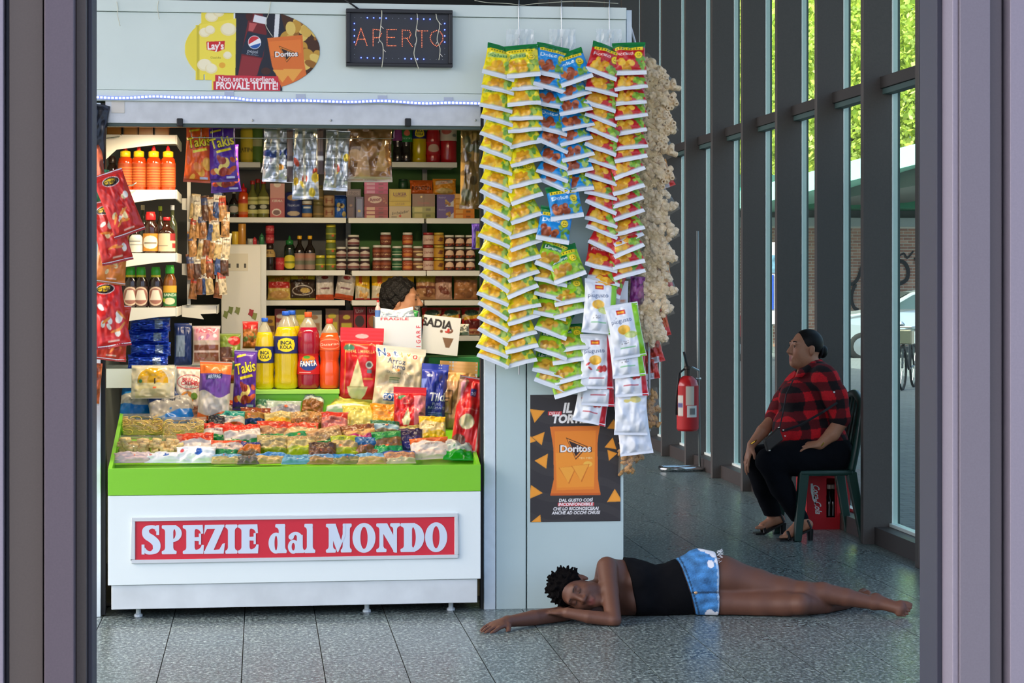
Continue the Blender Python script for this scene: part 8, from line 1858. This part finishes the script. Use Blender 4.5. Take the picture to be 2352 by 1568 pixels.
# pitched canopy running toward the viewer
cn = thing('street_canopy', 'mint green sloping canopy roof on the street building', 'canopy', (W(2060, 420, 44).x, 44, 3.4))
cn.location = (W(2060, 420, 44).x, 44, 0)
def slope(u0, v0, u1, v1, Y0, Y1, th, m, nm):
    a, b = W(u0, v0, Y0), W(u1, v1, Y1); d = Vector((2.5, 6, 0)); off = cn.location
    vs = [a, b, b + d, a + d]; vs = vs + [v - Vector((0, 0, th)) for v in vs]
    MB().add([v - off for v in vs], [(0, 1, 2, 3), (7, 6, 5, 4), (0, 4, 5, 1), (1, 5, 6, 2), (2, 6, 7, 3), (3, 7, 4, 0)]).build(nm, m, cn, local=True)
slope(1690, 440, 2230, 296, 47, 38, .42, M_tealp, 'roof_edge'); slope(1900, 412, 2230, 345, 46, 38.2, .5, M_grey, 'roof_soffit')
MB().box((W(2300, 645, 44).x - cn.location.x, 0, 0), (W(2300, 645, 44).x - cn.location.x + .3, .3, 3.6)).build('post', M_grey, cn, local=True)
# graffiti: thick painted strokes on the bricks
def graf(pts, w, lab):
    o = thing('graffiti', lab, 'graffiti', (W(*pts[0], YW).x, YW - .03, W(*pts[0], YW).z), 'black graffiti strokes on the bricks'); c = [W(a, b, YW - .03) for a, b in catmull(pts, 6)]
    V, Fq = stroke([(p.x, p.z) for p in c], [w] * len(c)); MB().add([(x - o.location.x, 0, z - o.location.z) for x, z in V], Fq).build('paint', mat('graffiti_black', (54, 50, 54), .8), o, local=True)
graf([(1950, 650), (1958, 652), (1970, 640), (1980, 612), (1986, 600)], .09, 'slanted black graffiti stroke above the car bonnet')
graf([(1965, 652), (1957, 672), (1956, 690), (1962, 706), (1972, 712)], .09, 'hooked black graffiti stroke over the car')
graf([(2062, 598), (2078, 604), (2086, 622), (2082, 642), (2066, 652)], .1, 'round black graffiti stroke beside the car roof')
graf([(2062, 590), (2076, 582), (2084, 592), (2098, 576)], .05, 'scrawled black graffiti letters near the wall top'); graf([(2103, 590), (2112, 612)], .1, 'short black graffiti stroke at the pane edge')
# poster column
pc = thing('poster_board', 'blue and white street poster board seen between the fins', 'poster', (W(1774, 640, 46).x, 46, -.07))
a, b = W(1768, 745, 46), W(1786, 556, 46)
MB().box((a.x - .15, 46, a.z), (b.x, 46.15, b.z)).build('board', mat('poster_white', (226, 214, 222), .6), pc, bevel=.01)
MB().box((a.x - .1, 45.985, a.z + .35), (a.x + .09, 46, a.z + 1.15)).build('blue_panel', mat('poster_blue', (50, 90, 206), .6), pc); MB().box((a.x - .1, 45.985, a.z + 1.2), (b.x - .05, 46, b.z - .3)).build('picture', mat('poster_pic', (120, 160, 190), .6, noise=.5, nscale=6), pc); MB().box((a.x, 46.02, -.07), (a.x + .08, 46.1, a.z)).build('leg', M_grey, pc)
# parked silver car (side on, nose toward the far poster)
def car(loc, yaw, body, lab, sc=1.):
    t = thing('parked_car', lab, 'car', loc, rot=(0, 0, yaw)); L = 4.2
    prof = [(-2.05, .45), (-2.12, .62), (-2.08, .80), (-1.95, .90), (-1.2, 1.0), (-.95, 1.05), (-.25, 1.42), (.2, 1.5), (.9, 1.48), (1.5, 1.30), (1.95, 1.05), (2.08, .85), (2.1, .5), (2.0, .3), (1.72, .28), (-1.70, .28), (-1.95, .30)]
    n = len(prof); vs = []; rows_ = [(-.86, .0), (-.80, .04), (-.0, .06), (.80, .04), (.86, .0)]
    M_b = mat('car_silver', (196, 202, 208), .25, metal=.5, coat=.5) if body == 'silver' else mat('car_red', (170, 40, 46), .3, coat=.5)
    for y, g in rows_:
        for x, z in prof:
            yy = y * (1 - .22 * max(0, (z - 1.0) / .5)); vs.append((x * sc, yy * sc, z * sc))
    fs = []
    for r in range(len(rows_) - 1):
        for i in range(n): fs.append((r * n + i, r * n + (i + 1) % n, (r + 1) * n + (i + 1) % n, (r + 1) * n + i))
    fs += [tuple(range(n))[::-1], tuple(range((len(rows_) - 1) * n, len(rows_) * n))]
    MB().add(vs, fs).build('bodywork', M_b, t, local=True, bevel=.03)
    M_gl = mat('car_glass', (60, 76, 80), .08, coat=.5)
    for y in (-1, 1):
        f = lambda x, z: (x, y * (.865 * (1 - .22 * max(0, (z - 1.0) / .5)) + .012), z)
        for nm, pl in (('side_window', [(-.78, 1.06), (-.22, 1.37), (.2, 1.43), (.28, 1.06)]), ('side_window', [(.36, 1.06), (.3, 1.43), (.85, 1.42), (1.45, 1.22), (1.3, 1.06)])):
            p = [f(*a) for a in pl]; MB().add([Vector(v) * sc for v in p], [tuple(range(len(p)))[::y]]).build(nm, M_gl, t, local=True)
        MB().box((-.86, y * .90 - .08, 1.02), (-.70, y * .90 + .08, 1.16)).build('door_mirror', M_b, t, local=True, bevel=.03)
        MB().box((-2.06, y * .62 - .14, .66), (-1.88, y * .62 + .16, .82)).build('headlight', mat('headlight', (210, 222, 230), .1, coat=.6), t, local=True, bevel=.02)
        for x in (-1.35, 1.32):
            w = MB().lathe([(.20, -.09), (.30, -.09), (.32, -.06), (.32, .06), (.30, .09), (.20, .09)], 18).build('tyre', mat('tyre', (24, 24, 26), .8), t, local=True, smooth=True); w.location = (x, y * .78, .25); w.rotation_euler = (R_(90), 0, 0)
            w2 = MB().lathe([(.03, -.095), (.20, -.085), (.20, .085), (.03, .095)], 14).build('wheel_rim', mat('rim', (170, 174, 180), .25, metal=.8), t, local=True); w2.location = (x, y * .785, .25); w2.rotation_euler = (R_(90), 0, 0)
    MB().add([Vector((x, y, z)) * sc for x, y, z in ((-.97, -.70, 1.06), (-.97, .70, 1.06), (-.27, .62, 1.43), (-.27, -.62, 1.43))], [(0, 3, 2, 1)]).build('windscreen', M_gl, t, local=True)
    MB().box((-2.13, -.6, .36), (-2.04, .6, .56)).build('bumper_grille', mat('grille', (40, 42, 44), .5), t, local=True)
    return t
cl = PG(1945, 822)
car((cl.x + 1.75, cl.y + .6, -.07), R_(-6), 'silver', 'silver parked car seen through the two nearest panes')
cl = PG(1690, 828); car((cl.x - 1.55, cl.y + .5, -.07), R_(186), 'red', 'red car far down the street')
# bicycle with bags leaning
bk = thing('bicycle', 'dark bicycle with shiny handlebar standing outside the nearest pane', 'bicycle', PG(2086, 892)); bk.rotation_euler = (0, 0, R_(62))
M_bk = mat('bike_black', (26, 28, 32), .4, coat=.3)
def wheel(x):
    MB().tube([(x + .33 * math.cos(a), 0, .34 + .33 * math.sin(a)) for a in [k * math.pi / 12 for k in range(24)]], .02, 6, True).build('tyre', MATS['tyre'], bk, local=True)
    m = MB()
    for k in range(12): a = k * math.pi / 6; m.tube([(x, 0, .34), (x + .32 * math.cos(a), 0, .34 + .32 * math.sin(a))], .003, 4)
    m.build('spokes', M_chr, bk, local=True)
wheel(-.52); wheel(.52)
MB().tube([(-.52, 0, .34), (-.42, 0, .78), (-.40, 0, .92)], .016, 6).build('fork', M_bk, bk, local=True)
m = MB(); 
for a, b in (((-.42, .75), (.05, .30)), ((-.41, .82), (.17, .80)), ((.17, .86), (.05, .30)), ((.05, .30), (.52, .34)), ((.52, .34), (.17, .78))): m.tube([(a[0], 0, a[1]), (b[0], 0, b[1])], .018, 6)
m.build('frame', M_bk, bk, local=True)
MB().tube([(-.30, -.28, .98), (-.40, -.12, .96), (-.40, .12, .96), (-.30, .28, .98)], .013, 6).build('handlebar', M_chr, bk, local=True)
MB().box((.05, -.07, .88), (.32, .07, .93)).build('saddle', M_bk, bk, local=True, bevel=.02)
MB().box((-.62, -.16, .70), (-.36, .16, .93)).build('basket', mat('basket_steel', (170, 160, 140), .25, metal=.8), bk, local=True, bevel=.02)
MB().lathe([(.05, 0), (.06, .03), (.02, .07)], 10).build('lamp', M_chr, bk, local=True).location = (-.60, 0, .98)
# trees beyond, leafy crowns of small leaf quads
M_leaf = [mat('leaf_%d' % i, c, .5, spec=.3) for i, c in enumerate(((190, 202, 84), (206, 216, 104), (146, 170, 66), (218, 226, 138)))]
for m in M_leaf:
    b = m.node_tree.nodes['Principled BSDF']; 
    tr = m.node_tree.nodes.new('ShaderNodeBsdfTranslucent'); tr.inputs[0].default_value = b.inputs['Base Color'].default_value; mx = m.node_tree.nodes.new('ShaderNodeMixShader'); mx.inputs[0].default_value = .5
    o = m.node_tree.nodes['Material Output']; m.node_tree.links.new(b.outputs[0], mx.inputs[1]); m.node_tree.links.new(tr.outputs[0], mx.inputs[2]); m.node_tree.links.new(mx.outputs[0], o.inputs[0])
def tree(loc, R, hz, n, lab, seed):
    q = np.random.default_rng(seed); t = thing('street_tree', lab, 'tree', loc, 'leafy trees across the street')
    MB().tube([(0, 0, 0), (.1, .1, hz * .4), (-.1, .0, hz * .75), (.1, .1, hz)], [.28, .22, .15, .06], 8).build('trunk', mat('bark', (80, 66, 50), .9), t, local=True)
    d = q.normal(size=(n, 3)); d /= np.linalg.norm(d, axis=1)[:, None]; c = d * (q.random(n) ** .4)[:, None] * np.array(R); lump = q.normal(size=(60, 3)); lump /= np.linalg.norm(lump, axis=1)[:, None]
    c = c + lump[q.integers(0, 60, n)] * np.array(R) * .16; c[:, 2] += hz
    a = q.normal(size=(n, 3)); a /= np.linalg.norm(a, axis=1)[:, None]; b = np.cross(a, q.normal(size=(n, 3))); b /= np.linalg.norm(b, axis=1)[:, None]; s = q.uniform(.06, .14, n)[:, None]
    V = np.stack([c - a * s, c + b * s * .6, c + a * s, c - b * s * .6], 1).reshape(-1, 3)
    me = raw_mesh('foliage', V, np.arange(4 * n).reshape(-1, 4), M_leaf, False, midx=q.integers(0, 4, n)); tag(link_mesh('foliage', me, t), kind='stuff')
for i, (u, Y, R, hz, lab) in enumerate(((2130, 62, (6.5, 5, 6), 9.5, 'big bright leafy tree outside the nearest pane'), (1960, 66, (6, 5, 6), 9, 'leafy tree outside the second and third panes'), (1830, 72, (5.5, 5, 6.5), 9, 'leafy tree in the middle panes'), (1700, 78, (6, 5, 7), 9.5, 'leafy tree seen through the far panes'), (1560, 84, (6, 5, 7), 10, 'leafy tree furthest down the street'))):
    tree((W(u, 645, Y).x, Y, -.07), R, hz, 30000, lab, i)
